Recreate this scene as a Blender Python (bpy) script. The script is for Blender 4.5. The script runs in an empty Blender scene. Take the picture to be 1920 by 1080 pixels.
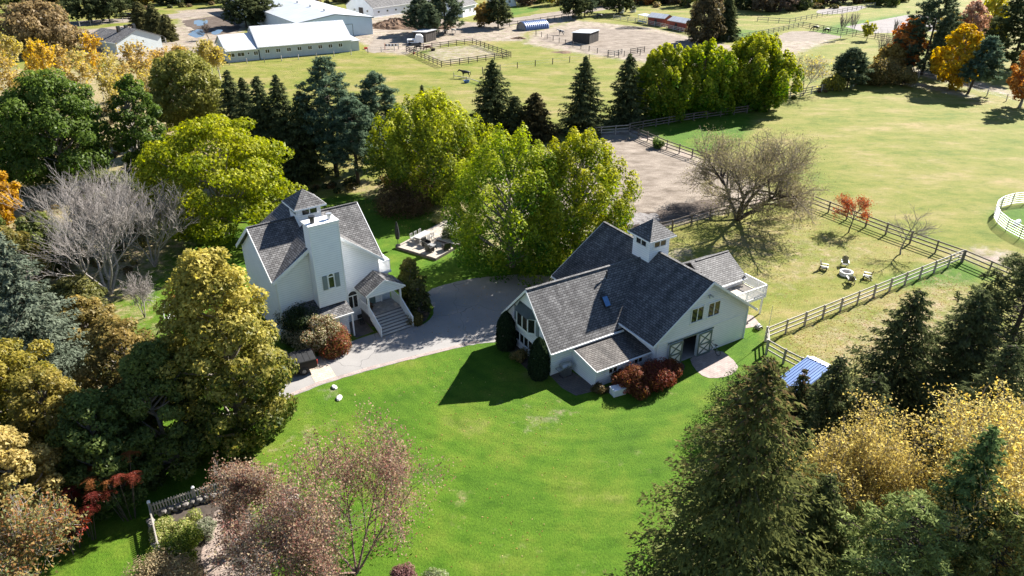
import bpy, bmesh, math, random
import numpy as np
from mathutils import Matrix, Vector

R_ = math.radians
scene = bpy.context.scene
COL = scene.collection

# ------------------------------------------------------------------ camera, sky, sun, exposure
CAM_H, PITCH, FPX = 34.0, R_(28.0), 1350.0          # drone height (m), tilt below horizontal, focal length in photo pixels
cam_d = bpy.data.cameras.new('camera'); cam = bpy.data.objects.new('camera', cam_d); COL.objects.link(cam)
cam.location = (0, 0, CAM_H); cam.rotation_euler = (R_(90) - PITCH, 0, 0)
cam_d.sensor_width = 36; cam_d.lens = FPX / 1920 * 36; cam_d.clip_start = 0.5; cam_d.clip_end = 9000
scene.camera = cam
SUN_AZ, SUN_EL = R_(45.5), R_(34.6)                 # azimuth measured from +Y (view direction) towards +X
world = bpy.data.worlds.new('World'); scene.world = world; world.use_nodes = True
wn = world.node_tree.nodes; wl = world.node_tree.links
sky = wn.new('ShaderNodeTexSky'); sky.sky_type = 'NISHITA'; sky.sun_disc = False
sky.sun_elevation = SUN_EL; sky.sun_rotation = SUN_AZ; sky.air_density = 0.75; sky.dust_density = 0.0; sky.ozone_density = 1.5
wl.new(sky.outputs[0], wn['Background'].inputs[0]); wn['Background'].inputs[1].default_value = 0.058
sun_d = bpy.data.lights.new('sun', 'SUN'); sun_d.energy = 5.0; sun_d.angle = R_(0.55); sun_d.color = (1.0, 0.945, 0.86)
sun = bpy.data.objects.new('sun', sun_d); COL.objects.link(sun); sun.location = (60, 60, 120)
sv = Vector((math.sin(SUN_AZ) * math.cos(SUN_EL), math.cos(SUN_AZ) * math.cos(SUN_EL), math.sin(SUN_EL)))
sun.rotation_euler = (-sv).to_track_quat('-Z', 'Y').to_euler()
vs = scene.view_settings; vs.view_transform = 'Standard'; vs.look = 'None'; vs.exposure = 1.75; vs.gamma = 1.0
vs.use_curve_mapping = False
scene.cycles.max_bounces = 7; scene.cycles.diffuse_bounces = 5; scene.cycles.glossy_bounces = 2
scene.cycles.transmission_bounces = 5; scene.cycles.transparent_max_bounces = 4
scene.cycles.use_denoising = True

# ------------------------------------------------------------------ survey helpers: photo pixel -> point on the terrain
CP, SP = math.cos(PITCH), math.sin(PITCH)
def gp(x, y, z=0.0):
    a, b = (x - 960) / FPX, (540 - y) / FPX
    r = (a, CP + b * SP, -SP + b * CP); t = (z - CAM_H) / r[2]
    return Vector((t * r[0], t * r[1], z))
def prj(p):
    y, z = p[1], p[2] - CAM_H; d = y * CP - z * SP
    return 960 + FPX * p[0] / d, 540 - FPX * (y * SP + z * CP) / d
def hgt(G, ytop):
    lo, hi = -2, 60
    for _ in range(40):
        m = (lo + hi) / 2
        if prj((G[0], G[1], m))[1] > ytop: lo = m
        else: hi = m
    return m
def mpp(G): return math.hypot(G[1], CAM_H) / FPX     # metres per photo pixel at a ground point

# ------------------------------------------------------------------ materials
MATS = {}
def newmat(name):
    m = bpy.data.materials.new(name); m.use_nodes = True; MATS[name] = m
    nt = m.node_tree; return m, nt.nodes, nt.links, nt.nodes['Principled BSDF']
def ramp(n, stops):
    r = n.new('ShaderNodeValToRGB'); e = r.color_ramp.elements
    while len(e) < len(stops): e.new(0.5)
    for i, (p, c) in enumerate(stops): e[i].position = p; e[i].color = (*c, 1) if len(c) == 3 else c
    return r
def noise_col(n, l, scale, stops, coord='Object', detail=4, rough=0.6, vec=None, stretch=None):
    tc = n.new('ShaderNodeTexCoord'); src = vec or tc.outputs[coord]
    if stretch:
        mp = n.new('ShaderNodeMapping'); mp.inputs['Scale'].default_value = stretch; l.new(src, mp.inputs[0]); src = mp.outputs[0]
    nz = n.new('ShaderNodeTexNoise'); nz.inputs['Scale'].default_value = scale; nz.inputs['Detail'].default_value = detail
    nz.inputs['Roughness'].default_value = rough; l.new(src, nz.inputs['Vector'])
    r = ramp(n, stops); l.new(nz.outputs['Fac'], r.inputs[0]); return r.outputs[0], nz
def mixc(n, l, fac, a, b, mode='MIX'):
    m = n.new('ShaderNodeMix'); m.data_type = 'RGBA'; m.blend_type = mode
    for s, v in ((m.inputs[0], fac), (m.inputs[6], a), (m.inputs[7], b)):
        if isinstance(v, (int, float)): s.default_value = v
        elif isinstance(v, tuple): s.default_value = (*v, 1) if len(v) == 3 else v
        else: l.new(v, s)
    return m.outputs[2]
def math_(n, l, op, a, b=None, c=None, clamp=False):
    m = n.new('ShaderNodeMath'); m.operation = op; m.use_clamp = clamp
    for i, v in enumerate((a, b, c)):
        if v is None: continue
        if isinstance(v, (int, float)): m.inputs[i].default_value = v
        else: l.new(v, m.inputs[i])
    return m.outputs[0]
def bump(n, l, h, b, strength=0.5, dist=0.02):
    bp = n.new('ShaderNodeBump'); bp.inputs['Strength'].default_value = strength; bp.inputs['Distance'].default_value = dist
    l.new(h, bp.inputs['Height']); l.new(bp.outputs[0], b.inputs['Normal'])
def plain(name, col, rough=0.6, var=0.25, scale=3.0, metal=0.0, bmp=0.0, spec=None):
    m, n, l, b = newmat(name)
    lo = tuple(c * (1 - var) for c in col); hi = tuple(min(1, c * (1 + var)) for c in col)
    c, nz = noise_col(n, l, scale, [(0.3, lo), (0.7, hi)]); l.new(c, b.inputs['Base Color'])
    b.inputs['Roughness'].default_value = rough; b.inputs['Metallic'].default_value = metal
    if spec is not None: b.inputs['Specular IOR Level'].default_value = spec
    if bmp: bump(n, l, nz.outputs['Fac'], b, bmp, 0.03)
    return m

def make_materials():
    # foliage: colour stored per leaf; light passes through
    m, n, l, b = newmat('leaf'); n.remove(b)
    at = n.new('ShaderNodeAttribute'); at.attribute_name = 'col'
    oi = n.new('ShaderNodeObjectInfo'); hs = n.new('ShaderNodeHueSaturation')
    l.new(math_(n, l, 'MULTIPLY_ADD', oi.outputs['Random'], 0.03, 0.485), hs.inputs['Hue']); l.new(at.outputs['Color'], hs.inputs['Color'])
    df = n.new('ShaderNodeBsdfDiffuse'); tr = n.new('ShaderNodeBsdfTranslucent'); gl = n.new('ShaderNodeBsdfGlossy')
    gl.inputs['Roughness'].default_value = 0.45; gl.inputs['Color'].default_value = (0.6, 0.6, 0.6, 1)
    l.new(hs.outputs[0], df.inputs[0])
    h2 = n.new('ShaderNodeHueSaturation'); h2.inputs['Saturation'].default_value = 1.1; h2.inputs['Value'].default_value = 1.1
    l.new(hs.outputs[0], h2.inputs['Color']); l.new(h2.outputs[0], tr.inputs[0])
    mx = n.new('ShaderNodeMixShader'); mx.inputs[0].default_value = 0.48; l.new(df.outputs[0], mx.inputs[1]); l.new(tr.outputs[0], mx.inputs[2])
    m2 = n.new('ShaderNodeMixShader'); m2.inputs[0].default_value = 0.012; l.new(mx.outputs[0], m2.inputs[1]); l.new(gl.outputs[0], m2.inputs[2])
    l.new(m2.outputs[0], n['Material Output'].inputs[0])
    m, n, l, b = newmat('needle'); n.remove(b)
    at = n.new('ShaderNodeAttribute'); at.attribute_name = 'col'
    df = n.new('ShaderNodeBsdfDiffuse'); tr = n.new('ShaderNodeBsdfTranslucent')
    l.new(at.outputs['Color'], df.inputs[0]); l.new(at.outputs['Color'], tr.inputs[0])
    mx = n.new('ShaderNodeMixShader'); mx.inputs[0].default_value = 0.38; l.new(df.outputs[0], mx.inputs[1]); l.new(tr.outputs[0], mx.inputs[2])
    l.new(mx.outputs[0], n['Material Output'].inputs[0])
    for nm, c in (('bark_grey', (0.20, 0.175, 0.15)), ('bark_dark', (0.06, 0.045, 0.033)), ('bark_white', (0.50, 0.46, 0.41)), ('bark_pale', (0.28, 0.25, 0.23)), ('bark_red', (0.16, 0.10, 0.085)), ('bark_tan', (0.22, 0.175, 0.125))):
        plain(nm, c, 0.9, 0.35, 6.0)
    # white clapboard with real lap lines every 13 cm
    m, n, l, b = newmat('siding')
    tc = n.new('ShaderNodeTexCoord'); sx = n.new('ShaderNodeSeparateXYZ'); l.new(tc.outputs['Object'], sx.inputs[0])
    fr = math_(n, l, 'FRACT', math_(n, l, 'MULTIPLY', sx.outputs[2], 1 / 0.2))
    c, nz = noise_col(n, l, 1.3, [(0.3, (0.78, 0.79, 0.80)), (0.7, (0.85, 0.855, 0.86))])
    c2 = mixc(n, l, math_(n, l, 'GREATER_THAN', fr, 0.86), c, (0.58, 0.59, 0.61)); l.new(c2, b.inputs['Base Color'])
    b.inputs['Roughness'].default_value = 0.55; bump(n, l, math_(n, l, 'MULTIPLY', fr, -1.0), b, 0.9, 0.03)
    # shingles from UV in metres
    for nm, lo, mid, hi in (('shingle', (0.07, 0.068, 0.07), (0.122, 0.119, 0.121), (0.225, 0.222, 0.222)), ('shingle_brown', (0.07, 0.062, 0.056), (0.11, 0.10, 0.095), (0.17, 0.16, 0.15))):
        m, n, l, b = newmat(nm)
        uv = n.new('ShaderNodeUVMap'); uv.uv_map = 'uv'
        br = n.new('ShaderNodeTexBrick'); br.inputs['Scale'].default_value = 1.0; br.inputs['Brick Width'].default_value = 0.36; br.inputs['Row Height'].default_value = 0.2
        br.inputs['Mortar Size'].default_value = 0.022; br.inputs['Mortar Smooth'].default_value = 0.3; br.inputs['Bias'].default_value = -0.1
        br.inputs['Color1'].default_value = (*mid, 1); br.inputs['Color2'].default_value = (*hi, 1); br.inputs['Mortar'].default_value = (*[v * 0.35 for v in lo], 1)
        br.offset = 0.5; l.new(uv.outputs[0], br.inputs['Vector'])
        st, nz = noise_col(n, l, 0.55, [(0.35, (0.55, 0.55, 0.56)), (0.65, (1.1, 1.09, 1.08))], vec=uv.outputs[0], stretch=(2.2, 0.5, 1), detail=6)
        st2, nz2 = noise_col(n, l, 5.0, [(0.3, (0.75, 0.75, 0.75)), (0.7, (1.15, 1.15, 1.15))], vec=uv.outputs[0])
        c = mixc(n, l, 1.0, mixc(n, l, 1.0, br.outputs['Color'], st, 'MULTIPLY'), st2, 'MULTIPLY'); l.new(c, b.inputs['Base Color'])
        b.inputs['Roughness'].default_value = 0.7; b.inputs['Specular IOR Level'].default_value = 0.22
        sx = n.new('ShaderNodeSeparateXYZ'); l.new(uv.outputs[0], sx.inputs[0])
        row = math_(n, l, 'FRACT', math_(n, l, 'MULTIPLY', sx.outputs[1], 1 / 0.2))
        hh = math_(n, l, 'ADD', math_(n, l, 'MULTIPLY', row, -0.7), math_(n, l, 'MULTIPLY', br.outputs['Fac'], -0.6)); bump(n, l, hh, b, 0.8, 0.03)
    # ribbed metal roofs (far away: ribs as fine relief)
    for nm, c in (('metal_white', (0.58, 0.59, 0.61)), ('metal_grey', (0.50, 0.52, 0.55)), ('metal_blue', (0.055, 0.13, 0.33)), ('metal_tunnel', (0.05, 0.10, 0.24))):
        m, n, l, b = newmat(nm)
        uv = n.new('ShaderNodeUVMap'); uv.uv_map = 'uv'; wv = n.new('ShaderNodeTexWave'); wv.inputs['Scale'].default_value = 0.9; wv.bands_direction = 'X'; wv.inputs['Distortion'].default_value = 0.0
        l.new(uv.outputs[0], wv.inputs['Vector'])
        st, nz = noise_col(n, l, 0.6, [(0.35, tuple(v * 0.8 for v in c)), (0.65, tuple(min(1, v * 1.1) for v in c))], vec=uv.outputs[0], stretch=(3, 0.4, 1)); l.new(st, b.inputs['Base Color'])
        b.inputs['Roughness'].default_value = 0.42; b.inputs['Metallic'].default_value = 0.15
        if nm == 'metal_white': bump(n, l, wv.outputs['Fac'], b, 0.6, 0.05)
    plain('trim_white', (0.80, 0.80, 0.79), 0.45, 0.05); plain('paint_white', (0.78, 0.78, 0.77), 0.5, 0.06)
    plain('wall_far_white', (0.74, 0.76, 0.78), 0.6, 0.06, 0.4); plain('wall_far_blue', (0.50, 0.62, 0.70), 0.6, 0.06, 0.3); plain('wall_far_grey', (0.48, 0.52, 0.52), 0.65, 0.08, 0.5)
    plain('wall_dark', (0.045, 0.036, 0.03), 0.8, 0.3, 2.0); plain('wall_red', (0.30, 0.055, 0.03), 0.7, 0.2, 1.5)
    plain('shutter_grey', (0.17, 0.21, 0.215), 0.5, 0.08); plain('trim_green', (0.10, 0.145, 0.135), 0.5, 0.1); plain('bay_green', (0.03, 0.05, 0.045), 0.45, 0.2)
    m, n, l, b = newmat('glass'); b.inputs['Base Color'].default_value = (0.018, 0.02, 0.022, 1); b.inputs['Roughness'].default_value = 0.06; b.inputs['Specular IOR Level'].default_value = 0.7
    c, nz = noise_col(n, l, 1.2, [(0.4, (0.012, 0.014, 0.016)), (0.65, (0.05, 0.045, 0.035))]); l.new(c, b.inputs['Base Color'])
    m, n, l, b = newmat('skylight_glass'); b.inputs['Base Color'].default_value = (0.10, 0.20, 0.34, 1); b.inputs['Roughness'].default_value = 0.08; b.inputs['Metallic'].default_value = 0.6
    plain('stone_white', (0.66, 0.64, 0.61), 0.8, 0.12, 4.0, bmp=0.4); plain('stone_grey', (0.17, 0.155, 0.14), 0.85, 0.3, 5.0, bmp=0.5); plain('concrete', (0.36, 0.345, 0.325), 0.85, 0.15, 1.5)
    plain('wood_grey', (0.30, 0.275, 0.245), 0.8, 0.3, 4.0); plain('wood_pale', (0.47, 0.43, 0.38), 0.8, 0.2, 5.0); plain('wood_dark', (0.075, 0.062, 0.055), 0.75, 0.35, 3.0); plain('wood_rail', (0.13, 0.105, 0.09), 0.7, 0.35, 3.0)
    plain('deck_wood', (0.36, 0.32, 0.27), 0.75, 0.3, 3.0); plain('riser_shaded', (0.10, 0.095, 0.105), 0.6, 0.15, 4.0)
    plain('rattan_black', (0.016, 0.015, 0.014), 0.5, 0.4, 20); plain('iron_pale', (0.42, 0.41, 0.40), 0.4, 0.1); plain('canvas_black', (0.014, 0.014, 0.016), 0.8, 0.3, 10)
    plain('chair_black', (0.022, 0.020, 0.019), 0.34, 0.2, 5, spec=0.6); plain('chair_glare', (0.70, 0.69, 0.66), 0.5, 0.08, 5)
    plain('steel', (0.45, 0.46, 0.47), 0.28, 0.1, 3, metal=0.9); plain('galvanised', (0.42, 0.43, 0.44), 0.45, 0.1, 3, metal=0.55); plain('black_metal', (0.02, 0.02, 0.021), 0.4, 0.2)
    plain('car_black', (0.006, 0.006, 0.007), 0.3, 0.1, 1, spec=0.25); plain('tonneau', (0.022, 0.023, 0.025), 0.75, 0.25, 3, spec=.25); plain('rubber', (0.018, 0.018, 0.018), 0.85, 0.2); plain('rim_grey', (0.16, 0.16, 0.165), 0.4, 0.1, 3, metal=0.5); plain('alloy', (0.5, 0.5, 0.5), 0.3, 0.1, 3, metal=0.8)
    plain('red_plastic', (0.55, 0.04, 0.025), 0.4, 0.1); plain('orange_plastic', (0.6, 0.09, 0.03), 0.5, 0.1); plain('tub_blue', (0.07, 0.16, 0.36), 0.45, 0.15); plain('white_plastic', (0.78, 0.79, 0.80), 0.4, 0.05)
    plain('horse_black', (0.016, 0.014, 0.013), 0.5, 0.3, 3); plain('horse_brown', (0.13, 0.05, 0.028), 0.55, 0.35, 3); plain('horse_grey', (0.42, 0.40, 0.37), 0.6, 0.3, 3)
    m, n, l, b = newmat('horse_pinto'); c, nz = noise_col(n, l, 1.6, [(0.48, (0.02, 0.018, 0.016)), (0.52, (0.65, 0.62, 0.58))]); l.new(c, b.inputs['Base Color'])
    plain('manure', (0.13, 0.075, 0.042), 0.95, 0.55, 1.2, bmp=1.0); plain('soil', (0.055, 0.042, 0.033), 0.95, 0.4, 2.0, bmp=0.8)
    # asphalt with cracks and faded patches
    m, n, l, b = newmat('asphalt')
    c, nz = noise_col(n, l, 0.25, [(0.3, (0.225, 0.215, 0.208)), (0.7, (0.285, 0.273, 0.263))], detail=8, rough=0.65)
    f, nf = noise_col(n, l, 14, [(0.3, (0.86, 0.86, 0.86)), (0.7, (1.08, 1.08, 1.08))]); c = mixc(n, l, 1.0, c, f, 'MULTIPLY')
    tc = n.new('ShaderNodeTexCoord'); nd = n.new('ShaderNodeTexNoise'); nd.inputs['Scale'].default_value = 0.35; l.new(tc.outputs['Object'], nd.inputs['Vector'])
    vm = n.new('ShaderNodeVectorMath'); vm.operation = 'MULTIPLY_ADD'; vm.inputs[1].default_value = (3, 3, 0); l.new(nd.outputs['Color'], vm.inputs[0]); l.new(tc.outputs['Object'], vm.inputs[2])
    vo = n.new('ShaderNodeTexVoronoi'); vo.feature = 'DISTANCE_TO_EDGE'; vo.inputs['Scale'].default_value = 0.14; l.new(vm.outputs[0], vo.inputs['Vector'])
    c = mixc(n, l, math_(n, l, 'LESS_THAN', vo.outputs['Distance'], 0.0028), c, (0.13, 0.125, 0.125)); l.new(c, b.inputs['Base Color'])
    b.inputs['Roughness'].default_value = 0.85; bump(n, l, nf.outputs['Fac'], b, 0.3, 0.01)
    for nm, c1, c2, mo, w, h in (('paver_pink', (0.36, 0.295, 0.27), (0.29, 0.23, 0.215), (0.19, 0.165, 0.155), 0.42, 0.21), ('paver_cream', (0.50, 0.43, 0.35), (0.43, 0.36, 0.29), (0.24, 0.20, 0.17), 0.45, 0.28), ('brick_path', (0.34, 0.27, 0.225), (0.27, 0.21, 0.18), (0.15, 0.125, 0.11), 0.32, 0.17), ('paver_dark', (0.11, 0.09, 0.08), (0.14, 0.115, 0.10), (0.06, 0.05, 0.045), 0.4, 0.2)):
        m, n, l, b = newmat(nm); tc = n.new('ShaderNodeTexCoord'); mp = n.new('ShaderNodeMapping'); mp.inputs['Rotation'].default_value = (0, 0, R_(-31)); l.new(tc.outputs['Object'], mp.inputs[0])
        br = n.new('ShaderNodeTexBrick'); br.inputs['Scale'].default_value = 1.0; br.inputs['Brick Width'].default_value = w; br.inputs['Row Height'].default_value = h; br.inputs['Mortar Size'].default_value = 0.012
        br.inputs['Color1'].default_value = (*c1, 1); br.inputs['Color2'].default_value = (*c2, 1); br.inputs['Mortar'].default_value = (*mo, 1); l.new(mp.outputs[0], br.inputs['Vector'])
        s, nz = noise_col(n, l, 1.2, [(0.3, (0.78, 0.78, 0.78)), (0.7, (1.12, 1.1, 1.08))]); l.new(mixc(n, l, 1.0, br.outputs['Color'], s, 'MULTIPLY'), b.inputs['Base Color'])
        b.inputs['Roughness'].default_value = 0.85; bump(n, l, math_(n, l, 'MULTIPLY', br.outputs['Fac'], -1), b, 0.5, 0.02)
    # bare ground: trampled sand and dark manure streaks
    for nm, a, b_, c_, sc in (('sand', (0.095, 0.075, 0.058), (0.22, 0.185, 0.152), (0.33, 0.285, 0.24), 0.35), ('dirt_road', (0.16, 0.13, 0.10), (0.245, 0.21, 0.175), (0.32, 0.28, 0.24), 0.3), ('arena_sand', (0.22, 0.205, 0.20), (0.27, 0.25, 0.245), (0.31, 0.285, 0.275), 0.15), ('gravel', (0.10, 0.085, 0.075), (0.22, 0.205, 0.20), (0.36, 0.35, 0.345), 1.6), ('mud', (0.055, 0.042, 0.033), (0.10, 0.08, 0.066), (0.17, 0.14, 0.12), 0.5)):
        m, n, l, b = newmat(nm); c, nz = noise_col(n, l, sc, [(0.28, a), (0.48, b_), (0.7, c_)], detail=9, rough=0.68, stretch=(1, 1.7, 1))
        f, nf = noise_col(n, l, 6.0, [(0.35, (0.72, 0.70, 0.68)), (0.6, (1.08, 1.08, 1.08))], detail=6, rough=0.7); l.new(mixc(n, l, 1.0, c, f, 'MULTIPLY'), b.inputs['Base Color'])
        b.inputs['Roughness'].default_value = 0.95; b.inputs['Specular IOR Level'].default_value = 0.1; bump(n, l, nf.outputs['Fac'], b, 0.7, 0.08)
    m, n, l, b = newmat('puddle_water'); b.inputs['Base Color'].default_value = (0.03, 0.03, 0.028, 1); b.inputs['Roughness'].default_value = 0.04; b.inputs['Specular IOR Level'].default_value = 0.9
    # grass: masks painted per vertex say where it is watered lawn, bare, or strewn with straw and leaves
    m, n, l, b = newmat('grass_ground')
    at = n.new('ShaderNodeAttribute'); at.attribute_name = 'mask'; sp = n.new('ShaderNodeSeparateColor'); l.new(at.outputs['Color'], sp.inputs[0])
    base, n1 = noise_col(n, l, 0.10, [(0.33, (0.095, 0.134, 0.016)), (0.43, (0.150, 0.166, 0.027)), (0.53, (0.190, 0.184, 0.046)), (0.66, (0.255, 0.208, 0.092))], detail=10, rough=0.66, stretch=(0.8, 1.5, 1))
    lush, n2 = noise_col(n, l, 0.16, [(0.30, (0.045, 0.108, 0.006)), (0.48, (0.066, 0.138, 0.008)), (0.60, (0.100, 0.155, 0.014)), (0.74, (0.185, 0.185, 0.055))], detail=10, rough=0.66)
    dirt, n3 = noise_col(n, l, 0.4, [(0.30, (0.14, 0.105, 0.08)), (0.5, (0.28, 0.235, 0.195)), (0.7, (0.37, 0.32, 0.28))], detail=9, rough=0.68)
    straw, n4 = noise_col(n, l, 2.2, [(0.36, (0.15, 0.155, 0.045)), (0.48, (0.25, 0.205, 0.11)), (0.64, (0.36, 0.29, 0.19))], detail=9, rough=0.72)
    fz = n.new('ShaderNodeTexNoise'); fz.inputs['Scale'].default_value = 0.7; fz.inputs['Detail'].default_value = 8; fz.inputs['Roughness'].default_value = 0.7
    tc = n.new('ShaderNodeTexCoord'); l.new(tc.outputs['Object'], fz.inputs['Vector'])
    def edge(ch, w=1.1):
        v = math_(n, l, 'ADD', sp.outputs[ch], math_(n, l, 'MULTIPLY_ADD', fz.outputs['Fac'], w, -w / 2))
        mr = n.new('ShaderNodeMapRange'); mr.interpolation_type = 'SMOOTHSTEP'; mr.inputs['From Min'].default_value = 0.3; mr.inputs['From Max'].default_value = 0.7; l.new(v, mr.inputs[0]); return mr.outputs[0]
    c = mixc(n, l, edge(0, 0.5), base, lush); c = mixc(n, l, edge(2, 1.3), c, straw); c = mixc(n, l, edge(1), c, dirt)
    blade, nb = noise_col(n, l, 9.0, [(0.30, (0.45, 0.5, 0.4)), (0.5, (1.0, 1.0, 1.0)), (0.70, (1.5, 1.4, 1.5))], detail=6, rough=0.8, stretch=(1, 0.6, 1))
    c = mixc(n, l, 1.0, c, blade, 'MULTIPLY')
    mid, nm = noise_col(n, l, 0.55, [(0.34, (0.62, 0.72, 0.48)), (0.47, (0.90, 0.93, 0.84)), (0.60, (1.06, 1.01, 1.05)), (0.74, (1.26, 1.07, 1.42))], detail=9, rough=0.72, stretch=(0.8, 1.25, 1))
    c = mixc(n, l, 1.0, c, mid, 'MULTIPLY')
    # faint mowing passes, arcs round the yard
    mp = n.new('ShaderNodeMapping'); mp.inputs['Location'].default_value = (-6, -58, 0); l.new(tc.outputs['Object'], mp.inputs[0])
    wv = n.new('ShaderNodeTexWave'); wv.wave_type = 'RINGS'; wv.rings_direction = 'Z'; wv.inputs['Scale'].default_value = 0.27; wv.inputs['Distortion'].default_value = 7.0; wv.inputs['Detail'].default_value = 3; wv.inputs['Detail Scale'].default_value = 0.22; l.new(mp.outputs[0], wv.inputs['Vector'])
    rw = ramp(n, [(0.15, (0.935, 0.95, 0.935)), (0.85, (1.055, 1.04, 1.09))]); l.new(wv.outputs['Fac'], rw.inputs[0])
    c = mixc(n, l, sp.outputs[0], c, mixc(n, l, 1.0, c, rw.outputs[0], 'MULTIPLY')); l.new(c, b.inputs['Base Color'])
    b.inputs['Roughness'].default_value = 0.9; b.inputs['Specular IOR Level'].default_value = 0.15
    bump(n, l, nb.outputs['Fac'], b, 0.8, 0.09)
make_materials()

# ------------------------------------------------------------------ building blocks
def tag(o, label=None, cat=None, group=None, kind=None):
    for k, v in (('label', label), ('category', cat), ('group', group), ('kind', kind)):
        if v: o[k] = v
    return o
def thing(name, label, cat, loc=(0, 0, 0), rz=0.0, group=None):
    o = bpy.data.objects.new(name, None); COL.objects.link(o); o.location = loc; o.rotation_euler = (0, 0, rz)
    o.empty_display_size = 0.2; return tag(o, label, cat, group)
def link(name, me, parent=None, loc=(0, 0, 0), rot=(0, 0, 0), scale=(1, 1, 1)):
    o = bpy.data.objects.new(name, me); COL.objects.link(o); o.parent = parent
    o.location = loc; o.rotation_euler = rot; o.scale = scale; return o
class MB:
    def __init__(s): s.v = []; s.f = []
    def add(s, vs, fs):
        k = len(s.v); s.v += [tuple(v) for v in vs]; s.f += [tuple(i + k for i in f) for f in fs]; return s
    def box(s, x0, x1, y0, y1, z0, z1):
        return s.add([(x0, y0, z0), (x1, y0, z0), (x1, y1, z0), (x0, y1, z0), (x0, y0, z1), (x1, y0, z1), (x1, y1, z1), (x0, y1, z1)],
                     [(0, 3, 2, 1), (4, 5, 6, 7), (0, 1, 5, 4), (1, 2, 6, 5), (2, 3, 7, 6), (3, 0, 4, 7)])
    def cbox(s, c, d): return s.box(c[0] - d[0] / 2, c[0] + d[0] / 2, c[1] - d[1] / 2, c[1] + d[1] / 2, c[2] - d[2] / 2, c[2] + d[2] / 2)
    def prism(s, poly, off):                       # polygon of 3-D points swept along off
        n = len(poly); a = [Vector(p) for p in poly]; o = Vector(off)
        return s.add(a + [p + o for p in a], [tuple(range(n))[::-1], tuple(range(n, 2 * n))] + [(i, (i + 1) % n, n + (i + 1) % n, n + i) for i in range(n)])
    def bar(s, p, q, w, h=None, n=4):              # beam / tube between two points
        p, q = Vector(p), Vector(q); d = (q - p).normalized(); h = h or w
        a = d.cross(Vector((0, 0, 1)));  a = Vector((1, 0, 0)) if a.length < 1e-4 else a.normalized(); b = a.cross(d)
        vs = []
        for e in (p, q):
            for i in range(n):
                t = 2 * math.pi * (i + 0.5) / n; k = math.sqrt(2) if n == 4 else 1
                vs.append(e + a * (math.cos(t) * w / 2 * k) + b * (math.sin(t) * h / 2 * k))
        return s.add(vs, [tuple(range(n))[::-1], tuple(range(n, 2 * n))] + [(i, (i + 1) % n, n + (i + 1) % n, n + i) for i in range(n)])
    def lathe(s, prof, c=(0, 0, 0), n=16):
        vs = []; m = len(prof)
        for r, z in prof:
            for i in range(n): t = 2 * math.pi * i / n; vs.append((c[0] + r * math.cos(t), c[1] + r * math.sin(t), c[2] + z))
        fs = [(j * n + i, j * n + (i + 1) % n, (j + 1) * n + (i + 1) % n, (j + 1) * n + i) for j in range(m - 1) for i in range(n)]
        return s.add(vs, fs + [tuple(range(n))[::-1], tuple(range((m - 1) * n, m * n))])
    def torus(s, c, R, r, axis='y', n=20, k=6):
        vs = []
        for i in range(n):
            t = 2 * math.pi * i / n
            for j in range(k):
                u = 2 * math.pi * j / k; a = R + r * math.cos(u); x, y, z = a * math.cos(t), r * math.sin(u), a * math.sin(t)
                if axis == 'z': y, z = z, y
                vs.append((c[0] + x, c[1] + y, c[2] + z))
        return s.add(vs, [(i * k + j, i * k + (j + 1) % k, ((i + 1) % n) * k + (j + 1) % k, ((i + 1) % n) * k + j) for i in range(n) for j in range(k)])
    def build(s, name, mat, parent=None, loc=(0, 0, 0), rot=(0, 0, 0), bevel=0.0, smooth=False):
        me = bpy.data.meshes.new(name); me.from_pydata(s.v, [], s.f); me.update()
        bm = bmesh.new(); bm.from_mesh(me); bmesh.ops.recalc_face_normals(bm, faces=bm.faces)
        uvl = bm.loops.layers.uv.new('uv')
        for f in bm.faces:
            nrm = f.normal; h = Vector((0, 0, 1)).cross(nrm); h = Vector((1, 0, 0)) if h.length < 1e-3 else h.normalized(); w = nrm.cross(h)
            for lp in f.loops: lp[uvl].uv = (lp.vert.co.dot(h), lp.vert.co.dot(w))
        bm.to_mesh(me); bm.free(); me.materials.append(MATS[mat])
        if smooth: me.polygons.foreach_set('use_smooth', [True] * len(me.polygons))
        o = link(name, me, parent, loc, rot)
        if bevel:
            b = o.modifiers.new('bevel', 'BEVEL'); b.width = bevel; b.segments = 2; b.limit_method = 'ANGLE'
        return o
UNIT = {}
def unit(mat, kind='box'):
    if (mat, kind) not in UNIT:
        m = MB()
        if kind == 'box': m.box(-.5, .5, -.5, .5, -.5, .5)
        else: m.lathe([(.5, -.5), (.5, .5)], n=8)
        o = m.build('unit', mat); me = o.data; bpy.data.objects.remove(o); UNIT[(mat, kind)] = me
    return UNIT[(mat, kind)]
def beam(name, mat, parent, p, q, w, h, kind='box'):     # shared-mesh bar between two points in the parent's space
    p, q = Vector(p), Vector(q); d = q - p; L = d.length
    o = link(name, unit(mat, kind), parent, (p + q) / 2); o.rotation_mode = 'QUATERNION'
    up = Vector((0, 0, 1)); x = d.normalized(); y = up.cross(x); y = Vector((0, 1, 0)) if y.length < 1e-3 else y.normalized(); z = x.cross(y)
    o.rotation_quaternion = Matrix((x, y, z)).transposed().to_quaternion(); o.scale = (L, w, h); return o

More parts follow.
